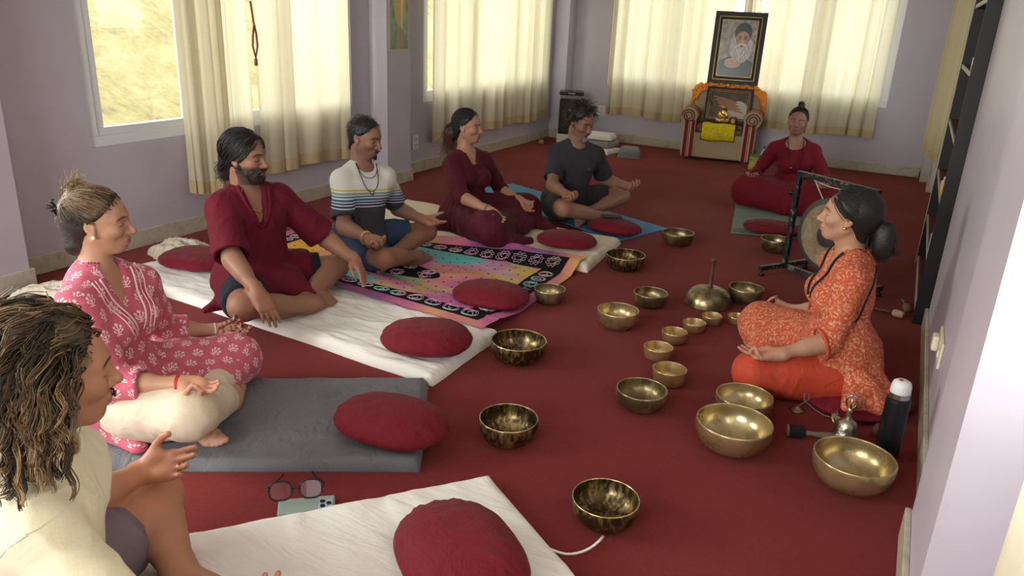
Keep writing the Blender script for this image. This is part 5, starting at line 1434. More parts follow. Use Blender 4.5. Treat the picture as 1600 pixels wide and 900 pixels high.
    def front(s, yz, off=0.004, skin=False):
        V_, N_ = (s.bv, s.bn) if skin else (np.concatenate([s.bv, s.gv]), np.concatenate([s.bn, s.gn]))
        L_ = (V_ - s.J['pel']) @ s.T; keep = (L_[:, 0] > -0.02) & (np.abs(L_[:, 1]) < 0.2) & (L_[:, 2] > s.L * 0.2) & (L_[:, 2] < s.L + 0.07); V_, N_, L_ = V_[keep], N_[keep], L_[keep]
        out = []
        for y, z in yz:
            d2 = (L_[:, 1] - y) ** 2 + (L_[:, 2] - z) ** 2; k = np.where(d2 < max(0.0001, d2.min() * 2))[0]; b = k[np.argmax(L_[k, 0])]
            P_ = s.J['pel'] + s.T @ np.array([L_[b, 0], y, z]); out.append(P_ + N_[b] * off)
        q = np.array(out)
        for _ in range(4): q[1:-1] = (q[:-2] + q[2:]) * 0.25 + q[1:-1] * 0.5
        return q
    def ring(s, root, name, q, m, r=0.0035, at=0.96, extra=0.002, n=1, axis=None):
        a, b = s.J['el' + q], s.J['wr' + q]; d = unit(b - a); u = unit(np.cross(d, (0, 0, 1.0))); w = np.cross(d, u); R0 = 0.0305 * s.sc * (0.86 if s.fem else 1.0) + extra
        for i in range(n):
            c = a + (b - a) * (at - i * 0.035)
            MB().tube([c + (u * math.cos(t) + w * math.sin(t)) * R0 * (1 + 0.02 * i) + d * 0.004 * math.sin(t + i) for t in [2 * math.pi * k / 22 for k in range(22)]], r, 6, True).build(name, m, root, True)
    # ---- hair
    def shell(s, fn, hh=None, box=0.17, low=0.0):
        m = box * s.hs; V = Vol(s.o - m - np.array([0, 0, low]), s.o + m, hh or s.hh * 1.25)
        fn(V); return V.mesh(1)
    HL = ([-0.14, -0.100, -0.085, -0.045, -0.02, 0.012, 0.035, 0.060, 0.088, 0.125], [-0.075, -0.060, -0.045, -0.026, 0.004, 0.022, 0.047, 0.066, 0.0775, 0.10])
    def scalp(s, V, t=0.008, hl=None, dx=-0.006):
        c = s.hs; V.ell(s.hl((-0.014, 0, 0.030)), tuple((q + t) * c for q in (0.096, 0.076, 0.086)), s.M, 0.01)
        V.ell(s.hl((0.028, 0, 0.012)), tuple((q + t) * c for q in (0.066, 0.066, 0.072)), s.M, 0.03)
        V.cap(s.hl((-0.030, 0, -0.02)), s.hl((-0.036, 0, -0.085)), (0.058 + t) * c, (0.050 + t) * c, 0.03)
        zz, xx = hl or s.HL; xx = np.array(xx) + dx
        def f(X_, Y_, Z_):
            M = s.M / s.hs; p = [X_ - s.o[0], Y_ - s.o[1], Z_ - s.o[2]]
            x, z = [sum(M[a, i] * p[a] for a in range(3)) for i in (0, 2)]
            return (x - np.interp(z, zz, xx)) * 0.8 * c
        X_, Y_, Z_ = V.ax[0][:, None, None], V.ax[1][None, :, None], V.ax[2][None, None, :]
        ff = f(X_, Y_, Z_)
        V.d += (np.clip(ff / 0.020 + 1, 0, 1.6) * (t + 0.004)).astype(np.float32)
        V.mix((slice(None),) * 3, (ff - 0.003).astype(np.float32), 0.002, 'i')
        return
        V.d += (np.clip(f(X_, Y_, Z_) / 0.020 + 1, 0, 1.6) * (t + 0.004)).astype(np.float32)
    def surf(s, dirs, t=0.010):
        """points on the inflated cranium in head-local space for unit directions"""
        r = np.array([0.096, 0.076, 0.086]) + t; q = dirs / r; k = 1 / np.sqrt((q ** 2).sum(-1, keepdims=True))
        return dirs * k + np.array([-0.014, 0, 0.030])
def tubes(paths, radii, n=3):
    """many strands at once: paths (S,K,3), radii (S,K)"""
    S, K, _ = paths.shape
    d = np.gradient(paths, axis=1); d /= np.linalg.norm(d, axis=2, keepdims=True) + 1e-9
    ref = np.where(np.abs(d[..., 2:3]) < 0.9, np.array([0, 0, 1.0]), np.array([1.0, 0, 0])); u = np.cross(d, ref); u /= np.linalg.norm(u, axis=2, keepdims=True) + 1e-9; w = np.cross(d, u)
    vs = []
    for k in range(n):
        t = 2 * math.pi * k / n; vs.append(paths + (u * math.cos(t) + w * math.sin(t)) * radii[..., None])
    v = np.stack(vs, 2).reshape(-1, 3)
    I = np.arange(S * K * n).reshape(S, K, n); J2 = np.roll(I, -1, 2)
    F = np.stack([I[:, :-1].ravel(), J2[:, :-1].ravel(), J2[:, 1:].ravel(), I[:, 1:].ravel()], 1)
    return v, F
def hair_obj(root, name, parts, m=None):
    """parts: list of (v, F, colours)"""
    o_ = 0; vs, fs, cs = [], [], []
    for v, F, c in parts:
        vs.append(v); fs.append(F + o_); cs.append(np.broadcast_to(np.array(c, float), (len(v), 3))); o_ += len(v)
    o = np_mesh(name, np.concatenate(vs), np.concatenate(fs), m or M_HAIR, root); set_col(o, 'col', np.concatenate(cs)); return o
def sweep(p, g, n, ends, r0=0.0013, t=(0.006, 0.013), K=12, col=None, hl=None, wave=0.0, region=None):
    """strands combed over the scalp from the hairline / scalp to an end point (head-local)"""
    zz, xx = hl or Person.HL
    out, rad, cs = [], [], []
    while len(out) < n:
        dr = unit(g.normal(size=3)); st = p.surf(dr[None], 0.004)[0]
        if st[0] > np.interp(st[2], zz, xx) - (0.001 if st[2] > 0.045 else 0.009) or st[2] < -0.07: continue
        if region and not region(st): continue
        e = ends(st, g) if callable(ends) else np.array(ends) + g.normal(size=3) * 0.006
        tt = np.linspace(0, 1, K)[:, None]; line = st * (1 - tt) + e * tt
        dv = line - np.array([-0.014, 0, 0.030]); dv /= np.linalg.norm(dv, axis=1, keepdims=True)
        on = p.surf(dv, g.uniform(*t)); far = np.linalg.norm(line - np.array([-0.014, 0, 0.030]), axis=1, keepdims=True) > np.linalg.norm(on - np.array([-0.014, 0, 0.030]), axis=1, keepdims=True)
        pt = np.where(far, line, on)
        if wave: pt = pt + wave * np.sin(tt * g.uniform(8, 16) + g.uniform(0, 6)) * unit(g.normal(size=3))
        out.append(pt); rad.append(r0 * g.uniform(0.7, 1.3) * (1 - 0.4 * np.linspace(0, 1, K))); cs.append(col(st, g))
    P = p.o + (np.array(out) * p.hs) @ p.M.T
    v, F = tubes(P, np.array(rad)); c = np.repeat(np.array(cs), K * 3, 0)
    return v, F, c
def skin_mat():
    m, nt, bs = new_mat('skin')
    nt.links.new(attr(nt, 'col'), bs.inputs['Base Color']); bs.inputs['Roughness'].default_value = 0.5; bs.inputs['Specular IOR Level'].default_value = 0.4
    bs.inputs['Subsurface Weight'].default_value = 0.06; bs.inputs['Subsurface Radius'].default_value = (0.012, 0.005, 0.003); bs.inputs['Subsurface Scale'].default_value = 0.6
    bump(nt, bs, noise(nt, position(nt), 260, 3), 0.08, 0.002); return m
M_SKIN = skin_mat()
def hair_mat():
    m, nt, bs = new_mat('hair')
    nt.links.new(attr(nt, 'col'), bs.inputs['Base Color']); bs.inputs['Roughness'].default_value = 0.42; bs.inputs['Specular IOR Level'].default_value = 0.4
    bump(nt, bs, noise(nt, position(nt), 150, 4), 0.5, 0.004); return m
M_HAIR = hair_mat()
BLACK = (0.010, 0.009, 0.009); DARK = (0.022, 0.016, 0.013); BROWN = (0.075, 0.042, 0.024)

# ================================================================== cloth materials for the clothing
def knit(name, col, rough=0.85, fold=10, st=0.3, var=0.07, sheen=0.03): return cloth_mat(name, col, rough, 120, st, var, 0.003, sheen, fold)
def box_uv(nt, scale):
    """pick the two world axes the surface faces (for printed cloth)"""
    p = xyz(nt, position(nt)); n = nt.nodes.new('ShaderNodeNewGeometry'); q = [a.abs() for a in xyz(nt, n.outputs['Normal'])]
    # rotate x,y by about 40 degrees so that the folds of the seated figures read cleanly
    zmask = q[2] > 0.72; ymask = (q[1] > q[0])
    u = p[0] * ymask + p[1] * (1.0 - ymask); v = p[2]
    u2 = p[0]; v2 = p[1]
    return (u * (1.0 - zmask) + u2 * zmask) * scale, (v * (1.0 - zmask) + v2 * zmask) * scale
def pink_print():
    m, nt, bs = new_mat('pink_block_print')
    u, v = box_uv(nt, 17.5)
    row = v.floor(); uu = (u + row * 0.5).fract() - 0.5; vv = v.fract() - 0.5
    def cir(cx, cy, r): a = uu - cx; b = vv - cy; return ((a * a + b * b) < r * r)
    def seg(x0, y0, x1, y1, w):
        dx, dy = x1 - x0, y1 - y0; L2 = dx * dx + dy * dy
        t = ((uu - x0) * dx + (vv - y0) * dy) / L2; t = t.max(0.0).min(1.0)
        a = uu - x0 - t * dx; b = vv - y0 - t * dy; return ((a * a + b * b) < w * w)
    msk = None
    for q in (cir(0, 0.24, 0.085), cir(-0.20, 0.12, 0.075), cir(0.20, 0.12, 0.075), cir(-0.24, -0.08, 0.06), cir(0.24, -0.08, 0.06),
              seg(0, -0.34, 0, 0.16, 0.028), seg(0, -0.12, -0.19, 0.06, 0.026), seg(0, -0.12, 0.19, 0.06, 0.026), seg(0, -0.26, -0.23, -0.12, 0.026), seg(0, -0.26, 0.23, -0.12, 0.026), seg(-0.15, -0.34, 0.15, -0.34, 0.026)):
        msk = q if msk is None else msk.max(q)
    pos = position(nt); n = noise(nt, pos, 30, 4)
    base = ramp(nt, n, [(0.3, srgb(180, 78, 98)), (0.7, srgb(198, 96, 116))])
    c = mixc(nt, msk * (n * 0.6 + 0.55).min(1.0), base, srgb(230, 204, 204))
    nt.links.new(c, bs.inputs['Base Color']); bs.inputs['Roughness'].default_value = 0.8; bs.inputs['Sheen Weight'].default_value = 0.1
    bump(nt, bs, noise(nt, pos, 12, 4, 0.6, 0.6), 0.35, 0.012)
    return m
def orange_print():
    m, nt, bs = new_mat('orange_paisley_print')
    pos = position(nt)
    w = noise(nt, pos, 9, 3, 0.5, 0.4)
    v1 = nt.nodes.new('ShaderNodeTexVoronoi'); v1.inputs['Scale'].default_value = 15; nt.links.new(pos, v1.inputs['Vector'])
    d1 = X(nt, v1.outputs['Distance'])
    v2 = nt.nodes.new('ShaderNodeTexVoronoi'); v2.inputs['Scale'].default_value = 210; nt.links.new(pos, v2.inputs['Vector'])
    d2 = X(nt, v2.outputs['Distance'])
    rings = ((d1 * 30 + noise(nt, pos, 40, 3) * 9).sin() * 0.5 + 0.5)
    f = rings * 0.16 + (0.5 - d2) * 0.35 + noise(nt, pos, 75, 4, 0.7) * 0.9 - 0.08
    c = ramp(nt, f, [(0.36, srgb(182, 76, 42)), (0.48, srgb(192, 100, 66)), (0.58, srgb(206, 148, 118)), (0.74, srgb(216, 182, 160))])
    nt.links.new(c, bs.inputs['Base Color']); bs.inputs['Roughness'].default_value = 0.85
    bump(nt, bs, noise(nt, pos, 11, 4, 0.6, 0.5), 0.4, 0.012)
    return m
def stripe_tee():
    m, nt, bs = new_mat('striped_jersey')
    z = xyz(nt, attr(nt, 'loc', 'Vector'))[2]
    W, Dk = srgb(214, 212, 206), srgb(58, 58, 66)
    zz = [0.05, 0.235, 0.242, 0.252, 0.258, 0.268, 0.274, 0.286, 0.293, 0.304, 0.310, 0.322, 0.329, 0.338, 0.346]
    cc = [Dk, W, srgb(40, 50, 86), W, srgb(40, 66, 110), W, srgb(52, 92, 130), W, srgb(84, 130, 150), W, srgb(130, 160, 150), W, srgb(196, 186, 96), W, W]
    c = ramp(nt, (z - 0.0) / 0.5, [(a / 0.5, b) for a, b in zip(zz, cc)], 'CONSTANT')
    nt.links.new(c, bs.inputs['Base Color']); bs.inputs['Roughness'].default_value = 0.9
    bump(nt, bs, noise(nt, position(nt), 10, 4, 0.6, 0.5), 0.35, 0.012)
    return m
M_TEE1 = knit('cream_jersey', srgb(226, 216, 188), st=0.13, fold=6); M_SHORT1 = knit('mauve_grey_cotton', srgb(120, 104, 116))
M_PINK = pink_print(); M_OFFW = knit('off_white_linen', srgb(206, 190, 168), st=0.16)
M_KUR3 = knit('maroon_kurta_cotton', srgb(96, 12, 32), 0.75, st=0.24); M_BSH = knit('black_cotton', srgb(30, 34, 42))
M_TEE4 = stripe_tee(); M_NAVY = knit('navy_cotton', srgb(50, 66, 96), st=0.4)
M_DRESS = knit('burgundy_jersey', srgb(78, 11, 28), 0.7); M_TEE6 = knit('charcoal_jersey', srgb(56, 52, 58)); M_SH6 = knit('dark_grey_cotton', srgb(50, 47, 48))
M_ROBE7 = knit('crimson_robe', srgb(106, 7, 26), 0.75); M_OR = orange_print(); M_CORAL = knit('coral_cotton', srgb(186, 70, 46), 0.6, st=0.2)
M_BLACKC = mat('black_cord', srgb(18, 14, 16), 0.8); M_REDT = mat('red_thread', srgb(190, 40, 30), 0.7); M_ORT = mat('orange_thread', srgb(206, 96, 50), 0.7)
M_NGOLD = mat('fine_gold', srgb(220, 176, 90), 0.3, 1.0); M_BEAD = mat('brown_bead', srgb(120, 92, 60), 0.5); M_PEARL = mat('pearl', srgb(236, 226, 206), 0.25)
M_WHT = mat('white_bracelet', srgb(226, 220, 206), 0.5); M_CLIP = mat('black_plastic_clip', srgb(14, 14, 15), 0.3); M_SILVER = mat('dull_silver', srgb(150, 146, 140), 0.35, 1.0)

def make(label, J, **kw):
    p = Person(J, **{k: v for k, v in kw.items() if k not in ('stub', 'brow', 'lip', 'henna')})
    if 'stub' in kw: p.stubble = kw['stub']
    if 'brow' in kw: p.brow = kw['brow']
    if 'lip' in kw: p.lip = kw['lip']
    if 'henna' in kw: p.henna = kw['henna']
    loc = (float(p.J['pel'][0]), float(p.J['pel'][1]), p.seat)
    root = thing('person', label, 'person', loc, 0, 'people seated in meditation')
    p.root = root; p.body(root); return p
def done(p):
    inv = Matrix.Translation(-Vector(p.root.location))
    for c in p.root.children:
        c.matrix_parent_inverse = inv
def earring(p, y, m, r=0.006, at=(0.004, 0.084, -0.040)):
    c = p.hl((at[0], y * at[1], at[2])); MB().ball(c, r, 10, 8).build('earring', m, p.root, True)
def chain(p, m, drop, r=0.0016, w=0.062, skin=False, pend=None, n=26, name='necklace', fx=0.05):
    yz = [(-w * math.cos(math.pi * k / (n - 1)), p.L + 0.035 - (drop + 0.03) * math.sin(math.pi * k / (n - 1)) ** 0.9) for k in range(n)]
    q = p.front(yz, 0.003, skin)
    no = MB().tube(q, r, 5).build(name, m, p.root, True)
    if pend:
        c = q[n // 2] + np.array([0, 0, -pend * 0.6]) + p.T[:, 0] * 0.004; MB().ball(c, (pend * 0.7, pend * 0.7, pend), 10, 8).build('pendant', m if pend < .008 else M_SILVER, no, True)
def fuzz_patch(p, g, n, fn, L=0.010, r=0.0011, col=None, down=(0.2, 0, -1.0)):
    """short whiskers: fn() gives head-local root points"""
    pts = []; cs = []
    for _ in range(n):
        a = np.array(fn(g)); d = unit(np.array(down) + g.normal(size=3) * 0.35 + np.array([0.5, a[1] * 6, 0])); l = L * g.uniform(0.6, 1.3)
        pts.append([a + d * l * t for t in (0, 0.5, 1.0)]); cs.append(col(g))
    P = p.o + (np.array(pts) * p.hs) @ p.M.T
    v, F = tubes(P, np.tile(np.array([r, r * 0.8, r * 0.3]), (n, 1))); return v, F, np.repeat(np.array(cs), 9, 0)
def beard_shell(p, t=0.006, full=True, hh=None):
    c = p.hs
    def f(V):
        C_ = lambda a, b, ra, rb, k: V.cap(p.hl(a), p.hl(b), (ra + t) * c, (rb + t) * c, k)
        jw = 0.058
        for y in (-1, 1):
            C_((0.002, y * jw, -0.040), (0.058, y * 0.020, -0.096), 0.017, 0.017, 0.02)
            C_((0.06, y * 0.030, -0.06), (0.074, y * 0.012, -0.092), 0.016, 0.018, 0.02)
        V.ell(p.hl((0.068, 0, -0.095)), tuple((q + t) * c for q in (0.026, 0.030, 0.022)), p.M, 0.02)
        V.cap(p.hl((0.097, -0.020, -0.0515)), p.hl((0.097, 0.020, -0.0515)), 0.0072 * c, 0.0072 * c, 0.01)
        for y in (-1, 1): V.cap(p.hl((0.092, y * 0.020, -0.0515)), p.hl((0.080, y * 0.032, -0.075)), 0.007 * c, 0.010 * c, 0.012)
        V.ell(p.hl((0.104, 0, -0.066)), (0.022 * c, 0.021 * c, 0.0095 * c), p.M, 0.004, 's')
        def g(X_, Y_, Z_):
            M = p.M / p.hs; q = [X_ - p.o[0], Y_ - p.o[1], Z_ - p.o[2]]; x, z = [sum(M[a, i] * q[a] for a in range(3)) for i in (0, 2)]
            return (z - np.interp(x, [-0.01, 0.015, 0.05, 0.075, 0.12], [0.0, -0.018, -0.046, -0.044, -0.043])) * c
        V.field(g, 0.006)
    v, F = p.shell(f, hh); return v, F
def loose(p, g, n, K, step, grav, start, wave, col, r0=0.0014, collide=(), t0=0.010, hl=None, region=None, curl=0.0, taper=0.7, clump=1, cr=0.006, xm=None, frq=0.42):
    zz, xx = hl or Person.HL; out, cs, rad = [], [], []
    cen = np.array([-0.014, 0, 0.030]); Gd = p.M.T @ np.array([0, 0, -1.0]); s_ = np.linspace(0, 1, K)[:, None]; kk = np.arange(K)[:, None]
    while len(out) < n:
        dr = unit(g.normal(size=3)); st = p.surf(dr[None], 0.004)[0]
        if st[0] > np.interp(st[2], zz, xx) - 0.006 or st[2] < -0.055: continue
        if region and not region(st): continue
        d = unit(start(st, g)); q = st.copy(); path = [q.copy()]; tt = t0 * g.uniform(0.6, 2.4); ph = g.uniform(0, 6.28); fr = g.uniform(0.85, 1.25) * frq; ax = unit(g.normal(size=3)); ln = g.uniform(0.72, 1.08)
        for k in range(K - 1):
            d = unit(d + Gd * grav * (0.5 + k / K)); q = q + d * step * ln
            e = (q - cen) / (np.array([0.096, 0.076, 0.086]) + tt); m_ = np.linalg.norm(e)
            if m_ < 1: q = cen + (q - cen) / m_
            for a, b, r in collide:
                ab = b - a; u_ = np.clip((q - a) @ ab / (ab @ ab), 0, 1); pc = a + ab * u_; dd = np.linalg.norm(q - pc)
                if dd < r + tt * 0.7: q = pc + (q - pc) / dd * (r + tt * 0.7)
            if xm is not None: q[0] = min(q[0], np.interp(q[2], xm[0], xm[1]) + 0.004 * math.sin(ph * 5))
            path.append(q.copy())
        path = np.array(path)
        a2 = unit(np.cross(ax, Gd)); path = path + wave * s_ ** 0.6 * (np.sin(kk * fr + ph) * ax + np.cos(kk * fr + ph) * a2 * (0.7 if curl else 0.4))
        base, tip = col(st, g)
        for _ in range(clump):
            o1 = g.normal(size=3) * cr; sh = g.uniform(0.85, 1.15); fz = g.normal(size=3) * 0.0016
            pth = path + o1 * (1 - 0.55 * s_) + fz * np.sin(s_ * 9 + o1[0] * 900)
            out.append(pth); cs.append((np.array(base)[None] * (1 - s_) + np.array(tip)[None] * s_) * sh); rad.append(r0 * g.uniform(0.7, 1.4) * (1 - taper * s_[:, 0] ** 2))
    P = p.o + (np.array(out) * p.hs) @ p.M.T
    v, F = tubes(P, np.array(rad)); return v, F, np.repeat(np.array(cs).reshape(-1, 3), 3, 0)
def tail(p, g, n, start, mid, end, spread, col, r0=0.0014, K=22, wave=0.004, freq=3.0):
    out, cs = [], []
    for _ in range(n):
        a = np.array(start) + g.normal(size=3) * spread[0]; b = np.array(mid) + g.normal(size=3) * spread[1]; c = np.array(end) + g.normal(size=3) * spread[2]
        t = np.linspace(0, 1, K)[:, None]; q = a * (1 - t) ** 2 + 2 * b * t * (1 - t) + c * t ** 2
        ax = unit(g.normal(size=3)); ph = g.uniform(0, 6.28); ay = unit(np.cross(ax, c - a))
        q = q + wave * t ** 0.5 * (np.sin(t * 6.28 * freq + ph) * ax + np.cos(t * 6.28 * freq + ph) * ay)
        out.append(q); b0, t0 = col(g); cs.append(np.array(b0)[None] * (1 - t) + np.array(t0)[None] * t)
    P = p.o + (np.array(out) * p.hs) @ p.M.T
    v, F = tubes(P, np.tile(r0 * (1 - 0.5 * np.linspace(0, 1, K) ** 2), (n, 1))); return v, F, np.repeat(np.array(cs).reshape(-1, 3), 3, 0)

# ------------------------------------------------------------------ pink kurta
J2 = dict(pel=(-2.302, 1.559, .126), neck=(-2.320, 1.552, .568), head=(-2.312, 1.575, .748), shR=(-2.236, 1.394, .517), elR=(-2.138, 1.434, .261), wrR=(-1.927, 1.531, .272), tipR=(-1.776, 1.556, .275),
          shL=(-2.314, 1.721, .497), elL=(-2.390, 1.830, .251), wrL=(-2.265, 1.986, .222), tipL=(-2.134, 2.024, .228), hipR=(-2.245, 1.495, .12), knR=(-1.880, 1.503, .190), anR=(-2.026, 1.81, .085), toR=(-2.139, 1.94, .075),
          hipL=(-2.366, 1.616, .12), knL=(-2.170, 1.965, .130), anL=(-1.990, 1.590, .082), toL=(-1.830, 1.545, .080))
p = make('person in a pink printed kurta and off-white trousers meditating on the dark grey mat', J2, head=(40, 4, 0), skin=(0.44, 0.23, 0.145), sc=0.96, fem=True, h=0.007, hh=0.0026, hand=0.0034, seat=0.042, palms={'R': (0.1, -0.35, 0.9), 'L': (0.2, -0.4, 0.9)}, feet={'L': (0.3, -0.6, 0.6)}, henna=('L',), nose=1.15, lip=(0.36, 0.13, 0.11))
def f(V):
    for q in 'LR': p.thigh(V, q, 0.016, 1.0, 0.05, r1=0.072); p.shin(V, q, 0.020, 0.0, 0.74, 0.03, flat=True)
    V.ell(p.tl(-0.01, 0, 0.02), (0.125, 0.175, 0.12), p.T, 0.05)
p.top = p.garment(p.root, 'trousers', f, M_OFFW, fold=0.006, seed=3, label='off-white linen trousers')
def f(V):
    p.torso(V, 0.014, 0.06)
    V.ell(p.tl(0, 0, 0.04), (0.150, 0.195, 0.13), p.T, 0.05)
    p.thigh(V, 'L', 0.034, 1.0, 0.05, r1=0.07); p.shin(V, 'L', 0.034, 0.0, 0.42, 0.04, flat=True)
    a, b = p.J['hipR'], p.J['knR']; V.cap(a, a + (b - a) * 0.36, 0.118, 0.106, 0.05, flat=True)
    V.ell((p.J['hipL'] + p.J['knL'] * 1.0 + p.J['knR'] * 0.5) / 2.5 + np.array([0, 0, 0.0]), (0.12, 0.10, 0.075), None, 0.05)
    V.cap(p.J['hipR'] + np.array([-0.03, -0.02, -0.06]), p.J['hipR'] + np.array([0.20, -0.07, -0.07]), 0.07, 0.03, 0.04)
    for q in 'LR': p.arm(V, q, 0.018, 1.42, flare=0.012)
p.top = p.garment(p.root, 'kurta', f, M_PINK, fold=0.004, seed=4, carve=p.vneck(0.135, 0.060, 0.014), label='pink kurta with white block-printed sprigs')
# embroidered yoke strips beside the neckline
nk = p.J['neck']
for s_ in (-1, 1):
    for off_, rr_ in ((0.0, 0.0035), (0.018, 0.002), (0.034, 0.0022)):
        pts = [(s_ * ((0.074 + off_) * (1 - t ** 1.3) + (0.014 + off_) * t), p.L + 0.02 - 0.21 * t) for t in np.linspace(0.05, 1, 22)]
        MB().tube(p.front(pts, 0.002), rr_, 5).build('embroidered_border', mat('pale_pink_embroidery', srgb(236, 196, 196), 0.7), p.top, True)
p.ring(p.root, 'red_thread_bracelet', 'R', M_REDT, 0.003, 0.95, 0.003, 2); p.ring(p.root, 'white_bracelet', 'L', M_WHT, 0.003, 0.93, 0.003, 1)
for y in (-1, 1): earring(p, y, M_PEARL, 0.0065)
g = np.random.RandomState(2)
def blonde(st, g):
    hi = np.clip((st[2] - 0.0) / 0.08, 0, 1) * g.uniform(0, 1) * (1.3 if st[0] < 0.055 else 0.25)
    return np.array(DARK) * (1 - hi) + np.array((0.30, 0.18, 0.085)) * hi
def up_end(st, g): return np.array([-0.088, 0.018 * np.sign(st[1]) * g.uniform(0, 1), 0.070]) + g.normal(size=3) * 0.010 if st[2] > -0.005 else np.array([-0.108, 0, 0.035]) + g.normal(size=3) * 0.006
v1, F1 = p.shell(lambda V: (p.scalp(V, 0.007), V.cap(p.hl((-0.085, 0, 0.055)), p.hl((-0.075, 0, 0.105)), 0.030, 0.022, 0.02), V.cap(p.hl((-0.068, 0, -0.085)), p.hl((-0.098, 0, 0.03)), 0.046, 0.030, 0.02)))
L1 = (v1 - p.o) @ p.M / p.hs; hi = np.clip((L1[:, 2] - 0.02) / 0.07, 0, 1)[:, None] * np.clip((0.06 - L1[:, 0]) / 0.05, 0, 1)[:, None] * (0.5 + 0.5 * wob(L1 * np.array([0.5, 1, 1]), 8, 25, 2))[:, None]
c1 = np.array(DARK) * (1 - hi) + np.array((0.22, 0.13, 0.065)) * hi
parts = [(v1, F1, c1), sweep(p, g, 950, up_end, 0.0011, (0.007, 0.012), 12, blonde),
         tail(p, g, 260, (-0.088, 0, 0.070), (-0.085, 0, 0.120), (-0.060, 0, 0.128), (0.010, 0.016, 0.022), lambda g: ((0.10, 0.06, 0.03), (0.34, 0.22, 0.11)), 0.0012, 12, 0.006, 1.2),
         tail(p, g, 60, (-0.10, 0, 0.04), (-0.125, 0, 0.02), (-0.118, 0, -0.005), (0.006, 0.008, 0.010), lambda g: ((0.10, 0.06, 0.03), (0.30, 0.2, 0.1)), 0.0011, 12, 0.004, 1.0),
         tail(p, g, 60, (-0.085, 0, -0.075), (-0.118, 0, -0.040), (-0.112, 0, 0.018), (0.007, 0.006, 0.005), lambda g: ((0.42, 0.04, 0.14), (0.46, 0.05, 0.17)), 0.0013, 12, 0.002, 0.6)]
hair_obj(p.root, 'hair', parts)
cl = MB()
for k in range(5): cl.tube([p.hl((-0.118, -0.022 + 0.011 * k, 0.050)), p.hl((-0.134, -0.022 + 0.011 * k, 0.034)), p.hl((-0.120, -0.02 + 0.010 * k, 0.014))], 0.0035, 6)
cl.tube([p.hl((-0.134, -0.028, 0.036)), p.hl((-0.136, 0.028, 0.036))], 0.006, 8); cl.tube([p.hl((-0.134, 0, 0.036)), p.hl((-0.158, -0.006, 0.044))], 0.006, 8); cl.tube([p.hl((-0.134, 0.01, 0.040)), p.hl((-0.150, 0.01, 0.058)), p.hl((-0.140, 0.01, 0.066))], 0.004, 6)
cl.build('hair_clip', M_CLIP, p.root, True)
done(p)

# ------------------------------------------------------------------ maroon kurta
J3 = dict(pel=(-2.766, 2.662, .125), neck=(-2.785, 2.684, .579), head=(-2.757, 2.655, .762), shR=(-2.810, 2.505, .532), elR=(-2.613, 2.400, .350), wrR=(-2.410, 2.341, .246), tipR=(-2.307, 2.326, .121),
          shL=(-2.703, 2.855, .537), elL=(-2.602, 3.002, .319), wrL=(-2.379, 2.981, .231), tipL=(-2.254, 2.912, .150), hipR=(-2.733, 2.578, .12), knR=(-2.463, 2.297, .180), anR=(-2.377, 2.652, .10), toR=(-2.366, 2.831, .09),
          hipL=(-2.821, 2.734, .12), knL=(-2.538, 3.027, .155), anL=(-2.430, 2.650, .10), toL=(-2.497, 2.5, .09))
p = make('person in a maroon kurta and black shorts with hands hanging over the knees', J3, head=(16, 5, 0), skin=(0.30, 0.150, 0.092), sc=1.0, h=0.008, hh=0.0032, hand=0.004, wide=1.06, belly=0.012, seat=0.046, palms={'R': (-0.6, 0.25, -0.5), 'L': (-0.5, -0.4, -0.6)}, poses=('hang', 'hang'), feet={'R': (0.8, 0.1, 0.4)}, stub=(0.75, (0.035, 0.025, 0.022)), lip=(0.19, 0.085, 0.07))
def f(V):
    V.ell(p.tl(-0.01, 0, 0.02), (0.13, 0.18, 0.12), p.T, 0.05)
    for q in 'LR': p.thigh(V, q, 0.012, 0.80, 0.05, flat=True, r1=0.07)
p.top = p.garment(p.root, 'shorts', f, M_BSH, fold=0.004, seed=5, label='black shorts')
def f(V):
    p.torso(V, 0.020, 0.06)
    V.ell(p.tl(0, 0, 0.03), (0.150, 0.190, 0.12), p.T, 0.06)
    j = p.J; p.thigh(V, 'L', 0.026, 0.66, 0.05, flat=True)
    a, b = j['hipR'], j['knR']; V.cap(a, a + (b - a) * 0.42, 0.112, 0.10, 0.05, flat=True)
    lap = (j['hipL'] + j['hipR'] + j['knL'] * 1.2 + j['knR'] * 0.8) / 4; V.ell(lap + np.array([-0.02, -0.01, -0.01]), (0.15, 0.13, 0.075), None, 0.05)
    V.cap(lap + np.array([0.06, 0.02, 0.01]), np.array([-2.40, 2.70, 0.085]), 0.075, 0.035, 0.05)
    V.cap(j['hipR'] + np.array([-0.04, -0.04, -0.04]), np.array([-2.80, 2.38, 0.06]), 0.06, 0.016, 0.04)
    for q in 'LR': p.arm(V, q, 0.020, 0.95, flare=0.022)
p.top = p.garment(p.root, 'kurta', f, M_KUR3, fold=0.006, seed=6, carve=p.vneck(0.15, 0.066, 0.010), label='maroon cotton kurta with an open collar')
nk = p.J['neck']
for s_ in (-1, 1):
    pts = [(s_ * (0.074 * (1 - t ** 1.6) + 0.008 * t), p.L + 0.045 - 0.20 * t) for t in np.linspace(0, 1, 20)]
    MB().tube(p.front(pts, 0.002), [0.010 * (1 - 0.65 * t) for t in np.linspace(0, 1, 20)], 6).build('collar', M_KUR3, p.top, True)
chain(p, M_NGOLD, 0.085, 0.0022, 0.058, True, 0.007)
p.ring(p.root, 'orange_thread_bracelet', 'R', M_ORT, 0.0025, 0.90, 0.004, 2)
g = np.random.RandomState(3)
blk = lambda st, g: np.array(BLACK) * g.uniform(0.8, 1.9)
napeend = lambda st, g: np.array([-0.105 + 0.02 * abs(st[1]) / 0.08, st[1] * 0.75, -0.070]) + g.normal(size=3) * 0.008
